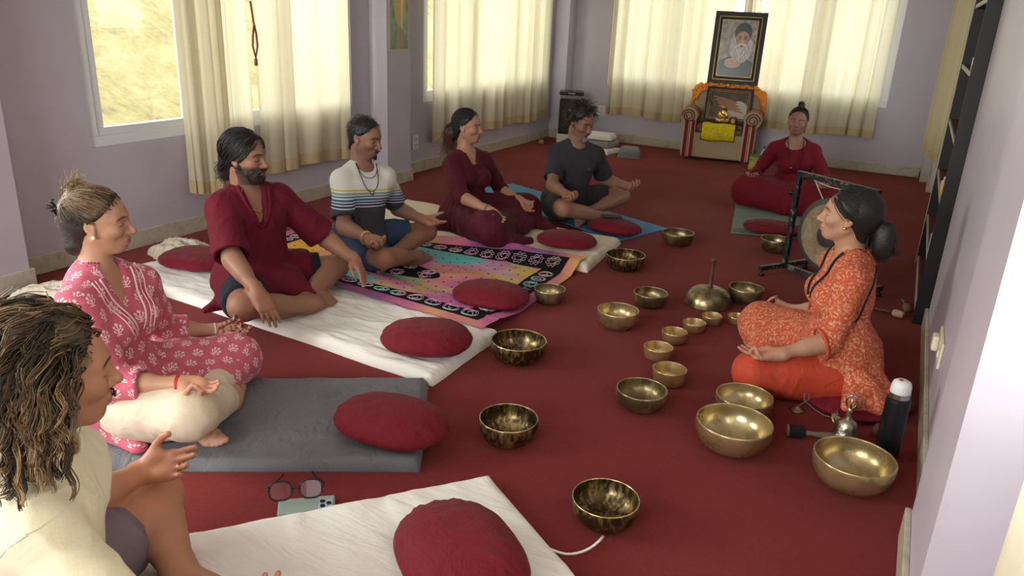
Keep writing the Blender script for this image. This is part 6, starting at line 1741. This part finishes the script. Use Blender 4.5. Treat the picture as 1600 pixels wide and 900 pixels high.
v1, F1 = p.shell(lambda V: (p.scalp(V, 0.011), V.cap(p.hl((-0.075, 0, -0.03)), p.hl((-0.090, 0, -0.095)), 0.052, 0.036, 0.03)), low=0.03)
parts = [(v1, F1, np.array(BLACK) * 1.2), sweep(p, g, 750, napeend, 0.0016, (0.011, 0.018), 14, blk, wave=0.0025),
         tail(p, g, 150, (-0.09, 0, -0.05), (-0.115, 0, -0.09), (-0.105, 0, -0.125), (0.020, 0.022, 0.020), lambda g: (BLACK, (0.03, 0.02, 0.016)), 0.0015, 12, 0.004, 1.2)]
hair_obj(p.root, 'hair', parts)
v1, F1 = beard_shell(p, 0.0048)
def jawpt(g):
    u_ = g.uniform(0, 1); y = g.choice([-1, 1]); a = np.array([0.004, y * 0.074, -0.045]); b = np.array([0.080, y * 0.018, -0.108]); return a * (1 - u_) + b * u_ + np.array([g.uniform(-0.006, 0.010), 0, g.uniform(-0.014, 0.016)])
hair_obj(p.root, 'beard', [(v1, F1, np.array((0.016, 0.013, 0.012))), fuzz_patch(p, g, 1000, jawpt, 0.012, 0.0009, lambda g: np.array((0.015, 0.012, 0.011)) * (1 if g.uniform() < 0.85 else 9))])
done(p)

# ------------------------------------------------------------------ striped tee
J4 = dict(pel=(-2.805, 3.563, .110), neck=(-2.814, 3.604, .552), head=(-2.796, 3.622, .738), shR=(-2.849, 3.432, .505), elR=(-2.744, 3.349, .271), wrR=(-2.519, 3.279, .250), tipR=(-2.366, 3.259, .240),
          shL=(-2.723, 3.755, .498), elL=(-2.765, 3.892, .267), wrL=(-2.548, 3.868, .230), tipL=(-2.395, 3.849, .225), hipR=(-2.768, 3.483, .11), knR=(-2.431, 3.295, .150), anR=(-2.456, 3.649, .07), toR=(-2.466, 3.823, .06),
          hipL=(-2.858, 3.632, .11), knL=(-2.560, 3.926, .140), anL=(-2.560, 3.545, .085), toL=(-2.510, 3.385, .055))
p = make('person in a striped t-shirt and navy shorts sitting on the tie-dye cloth', J4, head=(6, 13, 0), skin=(0.27, 0.135, 0.085), sc=0.97, h=0.008, hh=0.0036, hand=0.0042, seat=0.014, palms={'R': (0.15, -0.5, 0.8), 'L': (0.2, -0.3, 0.9)}, poses=('mudra2', 'open'), feet={'L': (0.85, 0.2, 0.4), 'R': (0.5, 0, 0.8)}, stub=(0.25, (0.06, 0.04, 0.035)), lip=(0.20, 0.09, 0.075))
def f(V):
    V.ell(p.tl(-0.01, 0, 0.02), (0.13, 0.178, 0.12), p.T, 0.05)
    for q in 'LR': p.thigh(V, q, 0.014, 0.74, 0.05, flat=True, r1=0.07)
p.top = p.garment(p.root, 'shorts', f, M_NAVY, fold=0.004, seed=7, label='navy shorts')
def f(V):
    p.torso(V, 0.016, 0.06); V.ell(p.tl(0, 0, 0.03), (0.138, 0.180, 0.10), p.T, 0.05); V.plane(p.tl(0, 0, -0.055), -p.T[:, 2], 0.01)
    for q in 'LR': p.arm(V, q, 0.012, 0.82, flare=0.016)
p.top = p.garment(p.root, 't_shirt', f, M_TEE4, fold=0.004, seed=8, carve=p.crew(0.070), label='white and charcoal t-shirt with blue and yellow stripes')
chain(p, M_BLACKC, 0.125, 0.0022, 0.064, False, 0.013); chain(p, M_BLACKC, 0.05, 0.0018, 0.066, False, None, fx=0.02)
p.ring(p.root, 'bead_bracelet', 'R', mat('amber_bead', srgb(200, 150, 80), 0.4), 0.005, 0.92, 0.005, 2)
g = np.random.RandomState(4)
v1, F1 = p.shell(lambda V: p.scalp(V, 0.006))
short = lambda st, g: np.array([-0.3 + (0.9 if st[0] > 0.02 else 0), st[1] * 6, 0.9]) + st * 9
parts = [(v1, F1, np.array(BLACK) * 1.3), loose(p, g, 900, 4, 0.0032, 0.05, short, 0.001, lambda st, g: (np.array(BLACK), np.array((0.02, 0.018, 0.018))), 0.0013, t0=0.004)]
hair_obj(p.root, 'hair', parts)
mus = lambda g: (0.101 - abs(g.uniform(-1, 1)) * 0.0, 0, 0)
def must(g): y = g.uniform(-0.024, 0.024); return (0.1035 - 9 * y * y, y, -0.0535 - 3 * y * y)
def goat(g): y = g.uniform(-0.018, 0.018); return (0.093 - 8 * y * y, y, -0.094 + g.uniform(-0.012, 0.008))
dk = lambda g: np.array((0.012, 0.010, 0.010))
hair_obj(p.root, 'moustache', [fuzz_patch(p, g, 150, must, 0.008, 0.0012, dk), fuzz_patch(p, g, 170, goat, 0.010, 0.0012, dk)])
done(p)

# ------------------------------------------------------------------ maroon dress
J5 = dict(pel=(-2.591, 4.473, .115), neck=(-2.635, 4.51, .546), head=(-2.630, 4.510, .728), shR=(-2.670, 4.350, .493), elR=(-2.500, 4.241, .313), wrR=(-2.273, 4.207, .264), tipR=(-2.140, 4.177, .200),
          shL=(-2.555, 4.662, .493), elL=(-2.500, 4.790, .259), wrL=(-2.300, 4.724, .222), tipL=(-2.178, 4.659, .155), hipR=(-2.570, 4.388, .12), knR=(-2.255, 4.173, .160), anR=(-2.241, 4.526, .09), toR=(-2.246, 4.698, .08),
          hipL=(-2.624, 4.552, .12), knL=(-2.320, 4.829, .150), anL=(-2.350, 4.456, .09), toL=(-2.378, 4.284, .08))
p = make('person in a long burgundy dress with three-quarter sleeves sitting on the cream mat', J5, head=(10, 2, 0), skin=(0.40, 0.205, 0.135), sc=0.96, fem=True, h=0.0085, hh=0.0038, hand=0.0042, seat=0.046, palms={'R': (0.3, -0.5, 0.6), 'L': (0.3, -0.3, 0.8)}, lip=(0.34, 0.10, 0.10))
def f(V):
    p.torso(V, 0.012, 0.05); j = p.J
    V.ell(p.tl(-0.01, 0, 0.03), (0.15, 0.20, 0.13), p.T, 0.06)
    for q in 'LR': p.thigh(V, q, 0.022, 1.0, 0.07, r1=0.085); p.shin(V, q, 0.030, 0, 1.0, 0.07); V.cap(p.J['an' + q], p.J['to' + q], 0.065, 0.055, 0.07)
    V.ell((j['knL'] + j['knR'] + j['pel']) / 3 + np.array([0.05, 0, -0.03]), (0.17, 0.26, 0.07), None, 0.07)
    V.cap((-2.20, 4.20, .07), (-2.06, 4.36, .06), 0.06, 0.035, 0.06); V.cap((-2.24, 4.80, .07), (-2.06, 4.72, .06), 0.06, 0.035, 0.06)
    V.cap((-2.66, 4.42, .08), (-2.72, 4.30, .06), 0.09, 0.05, 0.06)
    for q in 'LR': p.arm(V, q, 0.011, 1.12, flare=0.008)
p.top = p.garment(p.root, 'dress', f, M_DRESS, fold=0.005, seed=9, carve=p.vneck(0.12, 0.068, 0.014), ffreq=3.5, stretch=(1.0, 1.0, 0.6), pleat=(34, 0.0035, 0.20), label='long burgundy dress')
chain(p, M_NGOLD, 0.075, 0.0018, 0.058, True, 0.005)
p.ring(p.root, 'cord_bracelet', 'R', M_BEAD, 0.0045, 0.95, 0.003, 3)
g = np.random.RandomState(6)
v1, F1 = p.shell(lambda V: (p.scalp(V, 0.007), V.cap(p.hl((-0.095, 0, -0.005)), p.hl((-0.125, 0, -0.07)), 0.026, 0.036, 0.02), V.cap(p.hl((-0.125, 0, -0.06)), p.hl((-0.125, 0, -0.13)), 0.036, 0.026, 0.02)), low=0.06)
L1 = (v1 - p.o) @ p.M / p.hs; au = np.clip((-0.02 - L1[:, 2]) / 0.08, 0, 1)[:, None] * np.clip((-0.09 - L1[:, 0]) / 0.02, 0, 1)[:, None]
parts = [(v1, F1, np.array(BLACK) * 1.4 * (1 - au) + np.array((0.09, 0.034, 0.018)) * au), sweep(p, g, 520, (-0.100, 0, 0.0), 0.0014, (0.007, 0.012), 12, lambda st, g: np.array(BLACK) * g.uniform(0.9, 2.2)),
         tail(p, g, 330, (-0.102, 0, 0.0), (-0.160, 0, -0.02), (-0.120, 0, -0.19), (0.007, 0.026, 0.034), lambda g: ((0.014, 0.010, 0.009), np.array((0.16, 0.062, 0.030)) * g.uniform(0.5, 1.5)), 0.0013, 30, 0.010, 4.0)]
hair_obj(p.root, 'hair', parts)
MB().tube([p.hl((-0.102 + 0.004 * math.cos(t), 0.016 * math.sin(t), 0.0 + 0.018 * math.cos(t))) for t in [2 * math.pi * k / 14 for k in range(14)]], 0.005, 6, True).build('hair_tie', M_WHT, p.root, True)
done(p)

# ------------------------------------------------------------------ charcoal tee
J6 = dict(pel=(-2.234, 5.331, .100), neck=(-2.182, 5.362, .543), head=(-2.160, 5.360, .728), shR=(-2.325, 5.250, .486), elR=(-2.235, 5.083, .283), wrR=(-2.052, 4.925, .270), tipR=(-1.914, 4.834, .253),
          shL=(-2.035, 5.470, .478), elL=(-2.030, 5.640, .262), wrL=(-1.827, 5.538, .260), tipL=(-1.689, 5.459, .265), hipR=(-2.254, 5.243, .11), knR=(-2.061, 4.907, .170), anR=(-1.847, 5.204, .08), toR=(-1.780, 5.361, .07),
          hipL=(-2.228, 5.421, .11), knL=(-1.861, 5.579, .165), anL=(-1.975, 5.219, .10), toL=(-2.000, 5.060, .07))
p = make('person in a charcoal t-shirt and dark shorts with head bowed on the blue mat', J6, head=(-18, 22, 3), skin=(0.29, 0.150, 0.095), sc=1.0, h=0.0085, hh=0.0038, hand=0.0044, seat=0.011, palms={'R': (0.2, -0.4, 0.8), 'L': (0.3, -0.3, 0.8)}, poses=('curl', 'curl'), feet={'L': (0.6, 0.1, 0.7), 'R': (0.5, 0.2, 0.8)}, stub=(0.35, (0.09, 0.07, 0.06)), lip=(0.24, 0.10, 0.08))
def f(V):
    V.ell(p.tl(-0.01, 0, 0.02), (0.13, 0.18, 0.12), p.T, 0.05)
    for q in 'LR': p.thigh(V, q, 0.014, 0.72, 0.05, flat=True, r1=0.07)
p.top = p.garment(p.root, 'shorts', f, M_SH6, fold=0.004, seed=10, label='dark shorts')
def f(V):
    p.torso(V, 0.017, 0.06); V.ell(p.tl(0, 0, 0.03), (0.14, 0.182, 0.10), p.T, 0.05); V.plane(p.tl(0, 0, -0.05), -p.T[:, 2], 0.01)
    for q in 'LR': p.arm(V, q, 0.013, 0.78, flare=0.018)
p.top = p.garment(p.root, 't_shirt', f, M_TEE6, fold=0.004, seed=11, carve=p.crew(0.068), label='charcoal t-shirt')
lg = p.snap([p.tl(0.12, 0.085 + 0.012 * math.cos(t), p.L * 0.66 + 0.010 * math.sin(t)) for t in np.linspace(0.3, 5.6, 12)], 0.002)
MB().tube(lg, 0.0016, 4).build('chest_logo', mat('grey_print', srgb(120, 116, 122), 0.7), p.top, True)
g = np.random.RandomState(7)
v1, F1 = p.shell(lambda V: p.scalp(V, 0.010))
mess = lambda st, g: st * 10 + g.normal(size=3) * 0.5 + np.array([-0.1, 0, 0.5])
parts = [(v1, F1, np.array(DARK)), loose(p, g, 900, 12, 0.0056, 0.20, mess, 0.009, lambda st, g: (np.array(DARK), np.array((0.085, 0.055, 0.036)) * g.uniform(0.4, 1.6)), 0.0012, t0=0.008, curl=1, clump=5, cr=0.004)]
hair_obj(p.root, 'hair', parts)
def goat6(g): y = g.uniform(-0.022, 0.022); return (0.092 - 8 * y * y, y, -0.096 + g.uniform(-0.014, 0.012))
gr = lambda g: np.array((0.42, 0.40, 0.39)) * g.uniform(0.35, 1.2)
hair_obj(p.root, 'goatee', [fuzz_patch(p, g, 260, goat6, 0.017, 0.0014, gr), fuzz_patch(p, g, 110, must, 0.008, 0.0012, lambda g: np.array((0.10, 0.085, 0.075)))])
done(p)

# ------------------------------------------------------------------ crimson robe facing the room
J7 = dict(pel=(-0.785, 6.931, .100), neck=(-0.830, 6.895, .535), head=(-0.836, 6.870, .715), shR=(-1.005, 6.860, .478), elR=(-1.106, 6.900, .249), wrR=(-1.083, 6.700, .250), tipR=(-1.109, 6.570, .235),
          shL=(-0.662, 6.930, .482), elL=(-0.546, 6.796, .290), wrL=(-0.544, 6.574, .262), tipL=(-0.487, 6.440, .270), hipR=(-0.868, 6.957, .11), knR=(-1.125, 6.650, .140), anR=(-0.765, 6.503, .07), toR=(-0.604, 6.568, .06),
          hipL=(-0.701, 6.911, .11), knL=(-0.495, 6.590, .150), anL=(-0.846, 6.71, .07), toL=(-1.02, 6.718, .06))
p = make('person in a crimson long-sleeved robe facing the room on the grey green mat', J7, head=(-87, 0, -3), skin=(0.30, 0.150, 0.100), sc=0.97, fem=True, h=0.0088, hh=0.0030, hand=0.0045, wide=1.0, seat=0.010, palms={'R': (-0.1, -0.3, 0.9), 'L': (0.1, -0.3, 0.9)}, poses=('mudra2', 'curl'), lip=(0.24, 0.075, 0.075))
def f(V):
    p.torso(V, 0.014, 0.05); j = p.J
    V.ell(p.tl(-0.01, 0, 0.03), (0.15, 0.20, 0.13), p.T, 0.06)
    for q in 'LR': p.thigh(V, q, 0.024, 1.0, 0.08, r1=0.09); p.shin(V, q, 0.040, 0, 1.0, 0.09); V.cap(p.J['an' + q], p.J['to' + q], 0.07, 0.06, 0.08)
    V.ell((j['knL'] + j['knR'] + j['pel'] * 0.6) / 2.6 + np.array([0, 0, -0.02]), (0.30, 0.16, 0.11), None, 0.09)
    V.cap(j['knR'] + np.array([0, 0, -0.06]), j['knL'] + np.array([0, 0, -0.06]), 0.08, 0.08, 0.08)
    for q in 'LR': p.arm(V, q, 0.012, 1.70, flare=0.010)
p.top = p.garment(p.root, 'robe', f, M_ROBE7, fold=0.005, seed=12, carve=p.crew(0.084, 0.026, 0.002), ffreq=3.5, stretch=(1.0, 1.0, 0.6), pleat=(22, 0.0035, 0.10), label='crimson robe and skirt')
chain(p, M_BLACKC, 0.24, 0.0035, 0.060, False, None); chain(p, M_NGOLD, 0.055, 0.0015, 0.058, True, 0.004)
MB().ball(p.snap([p.tl(0.14, -0.01, p.L * 0.60)], 0.004)[0], (0.012, 0.005, 0.006), 10, 6).build('pendant', M_SILVER, p.root, True)
for q in 'RL': p.ring(p.root, 'bangle', q, M_BLACKC, 0.004, 0.97, 0.004, 1)
g = np.random.RandomState(8)
v1, F1 = p.shell(lambda V: (p.scalp(V, 0.006), V.ell(p.hl((-0.012, 0, 0.135)), (0.026, 0.028, 0.026), None, 0.012)))
parts = [(v1, F1, np.array(BLACK) * 1.2), sweep(p, g, 420, (-0.012, 0, 0.120), 0.0013, (0.006, 0.010), 10, lambda st, g: np.array(BLACK) * g.uniform(0.9, 2.0)),
         tail(p, g, 140, (-0.012, 0, 0.118), (0.0, 0, 0.170), (-0.012, 0, 0.135), (0.008, 0.018, 0.014), lambda g: (BLACK, BLACK), 0.0014, 12, 0.006, 1.4),
         tail(p, g, 12, (-0.012, 0, 0.125), (-0.01, 0, 0.16), (-0.012, 0.03, 0.15), (0.010, 0.024, 0.030), lambda g: (BLACK, BLACK), 0.0012, 10, 0.004, 1.0)]
hair_obj(p.root, 'hair', parts)
done(p)

# ------------------------------------------------------------------ leader in the orange kurta
J8 = dict(pel=(-0.095, 3.300, .150), neck=(-0.118, 3.302, .582), head=(-0.150, 3.285, .752), shR=(-0.180, 3.456, .520), elR=(-0.180, 3.530, .260), wrR=(-0.345, 3.660, .185), tipR=(-0.480, 3.610, .180),
          shL=(-0.085, 3.140, .535), elL=(-0.120, 3.110, .275), wrL=(-0.300, 3.005, .215), tipL=(-0.440, 3.010, .190), hipR=(-0.107, 3.393, .13), knR=(-0.440, 3.580, .110), anR=(-0.340, 3.245, .05), toR=(-0.30, 3.090, .05),
          hipL=(-0.100, 3.212, .13), knL=(-0.380, 3.030, .110), anL=(-0.313, 3.333, .07), toL=(-0.328, 3.505, .06))
p = make('person in an orange printed kurta with a low ponytail leading the session beside the gong', J8, head=(183, -2, 0), skin=(0.46, 0.245, 0.150), sc=0.96, fem=True, h=0.0075, hh=0.0028, hand=0.0038, wide=0.95, seat=0.002, palms={'R': (0.1, -0.3, 0.95), 'L': (-0.1, -0.25, 0.95)}, lip=(0.36, 0.13, 0.12))
def f(V):
    for q in 'LR': p.thigh(V, q, 0.014, 1.0, 0.06, r1=0.072); p.shin(V, q, 0.016, 0.0, 0.9, 0.05)
    V.ell(p.tl(-0.01, 0, 0.0), (0.135, 0.18, 0.14), p.T, 0.06)
    V.cap(p.J['knL'] + np.array([0.06, 0.06, -0.03]), p.J['hipL'] + np.array([0.0, -0.03, -0.05]), 0.085, 0.085, 0.06)
p.top = p.garment(p.root, 'trousers', f, M_CORAL, fold=0.003, seed=13, label='coral trousers')
def f(V):
    p.torso(V, 0.014, 0.06); j = p.J
    V.ell(p.tl(-0.005, 0, 0.03), (0.150, 0.195, 0.14), p.T, 0.06)
    p.thigh(V, 'R', 0.034, 1.0, 0.06, r1=0.085); p.shin(V, 'R', 0.034, 0.0, 0.8, 0.05)
    a, b = j['hipL'], j['knL']; V.cap(a + np.array([0, 0, 0.03]), a + (b - a) * 0.30 + np.array([0, 0, 0.03]), 0.105, 0.088, 0.05, flat=True)
    V.ell((j['hipL'] * 0.6 + j['hipR'] + j['knR'] * 1.0) / 2.6 + np.array([0, 0, 0.02]), (0.15, 0.11, 0.075), None, 0.05)
    V.cap(p.tl(-0.07, 0, -0.02), (0.045, 3.22, 0.085), 0.12, 0.07, 0.06); V.cap((0.02, 3.20, 0.09), (0.175, 3.14, 0.085), 0.07, 0.024, 0.05); V.cap((0.03, 3.10, 0.085), (-0.01, 2.98, 0.075), 0.07, 0.022, 0.05); V.cap((0.0, 3.2, 0.085), (0.10, 3.06, 0.07), 0.07, 0.03, 0.05)
    for q in 'LR': p.arm(V, q, 0.011, 1.16, flare=0.016)
p.top = p.garment(p.root, 'kurta', f, M_OR, fold=0.0045, seed=14, carve=p.vneck(0.11, 0.066, 0.014), extra=0.26, label='orange printed kurta')
nk = p.J['neck']
for s_ in (-1, 1):
    pts = [(s_ * (0.082 * (1 - t) + 0.022 * t), p.L + 0.035 - 0.21 * t) for t in np.linspace(0, 1, 22)]
    MB().tube(p.front(pts, 0.003), 0.0045, 6).build('black_trim', M_BLACKC, p.top, True)
pts = [p.tl(-0.115 + 0.05 * t, 0.05 + 0.125 * t, p.L * 0.93 - p.L * 0.45 * t ** 1.3) for t in np.linspace(0, 1, 24)]
MB().tube(p.snap(pts, 0.002), 0.0045, 6).build('black_trim', M_BLACKC, p.top, True)
for q in 'LR':
    a, b = p.J['el' + q], p.J['wr' + q]; c = a + (b - a) * 0.155; d = unit(b - a); u_ = unit(np.cross(d, (0, 0, 1.))); w_ = np.cross(d, u_); R0 = 0.0640
    MB().tube([c + (u_ * math.cos(t) + w_ * math.sin(t)) * R0 for t in [2 * math.pi * k / 26 for k in range(26)]], 0.005, 6, True).build('cuff_piping', M_CORAL, p.top, True)
chain(p, M_NGOLD, 0.06, 0.0014, 0.056, True, None)
for y in (-1, 1): earring(p, y, M_NGOLD, 0.0065)
g = np.random.RandomState(9)
v1, F1 = p.shell(lambda V: (p.scalp(V, 0.010), V.ell(p.hl((-0.055, 0, 0.03)), (0.080, 0.078, 0.088), p.M, 0.02), V.cap(p.hl((-0.080, 0, -0.03)), p.hl((-0.118, 0, -0.045)), 0.036, 0.018, 0.02), V.ell(p.hl((-0.160, 0, -0.085)), (0.044, 0.038, 0.080), p.M, 0.02)), box=0.235)
parts = [(v1, F1, np.array(BLACK)), sweep(p, g, 800, (-0.122, 0, -0.045), 0.0013, (0.011, 0.015), 14, lambda st, g: np.array(BLACK) * g.uniform(0.7, 1.8)),
         tail(p, g, 420, (-0.122, 0, -0.045), (-0.215, 0, -0.035), (-0.165, 0, -0.160), (0.006, 0.020, 0.010), lambda g: (BLACK, np.array((0.03, 0.016, 0.012))), 0.0014, 18, 0.003, 0.8),
         tail(p, g, 40, (-0.15, 0, -0.10), (-0.19, 0, -0.155), (-0.230, 0, -0.120), (0.010, 0.010, 0.010), lambda g: (BLACK, (0.02, 0.012, 0.01)), 0.0012, 12, 0.003, 0.6)]
hair_obj(p.root, 'hair', parts)
MB().tube([p.hl((-0.120 + 0.006 * math.cos(t), 0.020 * math.sin(t), -0.044 + 0.020 * math.cos(t))) for t in [2 * math.pi * k / 16 for k in range(16)]], 0.006, 6, True).build('hair_tie', mat('red_hair_tie', srgb(170, 24, 30), 0.7), p.root, True)
done(p)

# ------------------------------------------------------------------ nearest figure, cream t-shirt
J1 = dict(pel=(-1.465, .735, .140), neck=(-1.425, .768, .592), head=(-1.362, .792, .768), shR=(-1.275, .655, .520), elR=(-1.150, .730, .270), wrR=(-1.02, .900, .205), tipR=(-1.085, 1.035, .200),
          shL=(-1.525, .900, .485), elL=(-1.640, .945, .262), wrL=(-1.640, 1.150, .258), tipL=(-1.500, 1.205, .306), hipR=(-1.375, .723, .125), knR=(-.985, .973, .16), anR=(-1.40, 1.05, .085), toR=(-1.535, 1.165, .08),
          hipL=(-1.540, .785, .125), knL=(-1.645, 1.185, .160), anL=(-1.321, .982, .085), toL=(-1.15, .93, .08))
p = make('person in a cream t-shirt and mauve shorts sitting beside the spectacles and phone', J1, head=(66, 6, 0), skin=(0.42, 0.195, 0.115), sc=1.0, h=0.007, hh=0.0024, hand=0.0034, wide=1.06, seat=0.037, palms={'R': (0, -0.2, 1.0), 'L': (0.55, -0.65, 0.65)}, poses=('open', 'open'), feet={'R': (0.2, 0.6, 0.8)}, stub=(0.18, (0.10, 0.06, 0.045)), lip=(0.30, 0.12, 0.10), nose=0.9)
def f(V):
    V.ell(p.tl(-0.01, 0, 0.02), (0.135, 0.185, 0.12), p.T, 0.05)
    for q in 'LR': p.thigh(V, q, 0.014, 0.52, 0.05, flat=True, r1=0.07)
p.top = p.garment(p.root, 'shorts', f, M_SHORT1, fold=0.004, seed=15, label='mauve grey shorts')
def f(V):
    p.torso(V, 0.018, 0.06); V.ell(p.tl(0, 0, 0.03), (0.145, 0.188, 0.11), p.T, 0.05); V.plane(p.tl(0, 0, -0.07), -p.T[:, 2], 0.01)
    for q in 'LR': p.arm(V, q, 0.014, 0.80, flare=0.018)
p.top = p.garment(p.root, 't_shirt', f, M_TEE1, fold=0.0055, seed=16, h=0.006, carve=p.crew(0.070), label='cream t-shirt')
for q in 'RL':                                           # shoulder and sleeve seams
    sg = 1 if q == 'L' else -1; a = p.J['sh' + q]; d = unit(p.J['el' + q] - a); u_ = unit(np.cross(d, p.T[:, 0])); w_ = np.cross(d, u_); c = a + d * 0.01
    MB().tube(p.snap([c + (u_ * math.cos(t) + w_ * math.sin(t)) * 0.082 for t in np.linspace(0, 6.28, 40)], 0.0005), 0.0022, 5).build('sleeve_seam', M_TEE1, p.top, True)
wr, d, sd, n, tips = p.handf['L']
rg = wr + (d * 0.112 - sd * 0.012 + n * 0.008); MB().tube([rg + (sd * math.cos(t) + n * math.sin(t)) * 0.0098 for t in [2 * math.pi * k / 16 for k in range(16)]], 0.0016, 6, True).build('finger_ring', M_NGOLD, p.root, True)
g = np.random.RandomState(11)
Mi = lambda w: (np.array(w) - p.o) @ p.M / p.hs
tor = [(Mi(p.J['neck'] + p.T[:, 2] * 0.04), Mi(p.J['neck'] - p.T[:, 2] * 0.05), 0.075), (Mi(p.J['neck']), Mi(p.J['shL']), 0.072), (Mi(p.J['neck']), Mi(p.J['shR']), 0.072), (Mi(p.tl(-0.01, 0, p.L * 0.5)), Mi(p.tl(-0.01, 0, p.L * 0.8)), 0.13)]
def st1(st, g): return np.array([-0.9 if st[2] > 0.02 else -0.35, st[1] * 9, 0.25 if st[2] > 0.06 else -0.4]) + g.normal(size=3) * 0.15
def c1(st, g):
    u_ = g.uniform(); tip = np.array((0.36, 0.225, 0.105)) if u_ < 0.26 else (np.array((0.17, 0.10, 0.050)) if u_ < 0.62 else np.array((0.05, 0.032, 0.02)))
    root_ = np.array((0.26, 0.165, 0.085)) if g.uniform() < 0.11 else np.array((0.022, 0.015, 0.011)); return root_, tip
HL1 = (Person.HL[0], [-0.06, -0.04, -0.02, 0.020, 0.034, 0.040, 0.052, 0.064, 0.075, 0.09])
v1, F1 = p.shell(lambda V: (p.scalp(V, 0.012, HL1), V.ell(p.hl((-0.040, 0, -0.040)), (0.088, 0.098, 0.120), p.M, 0.03), p.scalp(V, 0.012, HL1)), box=0.2, hh=0.004)
w1 = wob((v1 - p.o) @ p.M, 31, 18, 3); n1 = normals(v1, F1); v1 = v1 + n1 * (w1 * 0.006)[:, None]
XM1 = ([-0.30, -0.12, -0.06, 0.0, 0.04, 0.09, 0.14], [0.016, 0.020, 0.022, 0.026, 0.040, 0.072, 0.12])
parts = [(v1, F1, np.array((0.050, 0.032, 0.020))[None] * (1 + 0.5 * w1[:, None])), loose(p, g, 1800, 32, 0.0064, 0.080, st1, 0.0075, c1, 0.0014, tor, 0.010, HL1, curl=1, taper=0.5, clump=12, cr=0.0065, xm=XM1, frq=0.55),
         loose(p, g, 650, 30, 0.0062, 0.12, lambda st, g: np.array([-0.6, st[1] * 14, 0.0]) + g.normal(size=3) * 0.2, 0.0095, c1, 0.0012, tor, 0.018, HL1, region=lambda st: abs(st[1]) > 0.045 and -0.04 < st[0] < 0.025, curl=1, taper=0.5, clump=11, cr=0.0065, xm=XM1, frq=0.55)]
hair_obj(p.root, 'hair', parts)
hair_obj(p.root, 'moustache', [fuzz_patch(p, g, 170, must, 0.007, 0.0010, dk)])
done(p)

# ------------------------------------------------------------------ golden statuette on the armchair
st = thing('statuette', 'small golden seated statuette in front of the wide framed picture', 'statuette')
V = Vol((-0.10, -0.07, -0.01), (0.10, 0.07, 0.20), 0.0035)
V.ell((0, 0, 0.010), (0.075, 0.045, 0.014), None, 0.01)
for s_ in (-1, 1):
    V.cap((s_ * 0.02, 0.005, 0.03), (s_ * 0.058, -0.02, 0.028), 0.018, 0.014, 0.012); V.cap((s_ * 0.058, -0.02, 0.026), (-s_ * 0.01, -0.038, 0.026), 0.013, 0.009, 0.008)
    V.cap((s_ * 0.028, 0, 0.100), (s_ * 0.042, -0.005, 0.064), 0.011, 0.009, 0.008); V.cap((s_ * 0.042, -0.005, 0.064), (s_ * 0.010, -0.036, 0.046), 0.009, 0.007, 0.008); V.ell((s_ * 0.019, 0.0, 0.138), (0.004, 0.005, 0.011), None, 0.004)
V.ell((0, 0.002, 0.075), (0.030, 0.020, 0.045), None, 0.015); V.cap((0, 0, 0.11), (0, 0, 0.125), 0.010, 0.010, 0.008); V.ell((0, -0.001, 0.140), (0.018, 0.019, 0.022), None, 0.006); V.ell((0, 0.002, 0.158), (0.014, 0.014, 0.012), None, 0.005); V.ell((0, 0.002, 0.170), (0.006, 0.006, 0.010), None, 0.004); V.ell((0, -0.020, 0.138), (0.003, 0.005, 0.005), None, 0.004)
v, F = V.mesh(1)
so = np_mesh('figure', v, F, mat('gilt_brass', srgb(196, 160, 84), 0.3, 1.0, var=0.3, vscale=30), st)
MB().tube([(-0.03, -0.012, 0.105), (-0.01, -0.024, 0.085), (0.015, -0.025, 0.07), (0.035, -0.016, 0.06)], 0.006, 6).build('red_sash', mat('dark_red_cloth', srgb(110, 24, 30), 0.7), st, True)
st.matrix_world = M4 @ Matrix.Translation((0.015, -0.10, 0.424)) @ Matrix.Scale(1.1, 4)
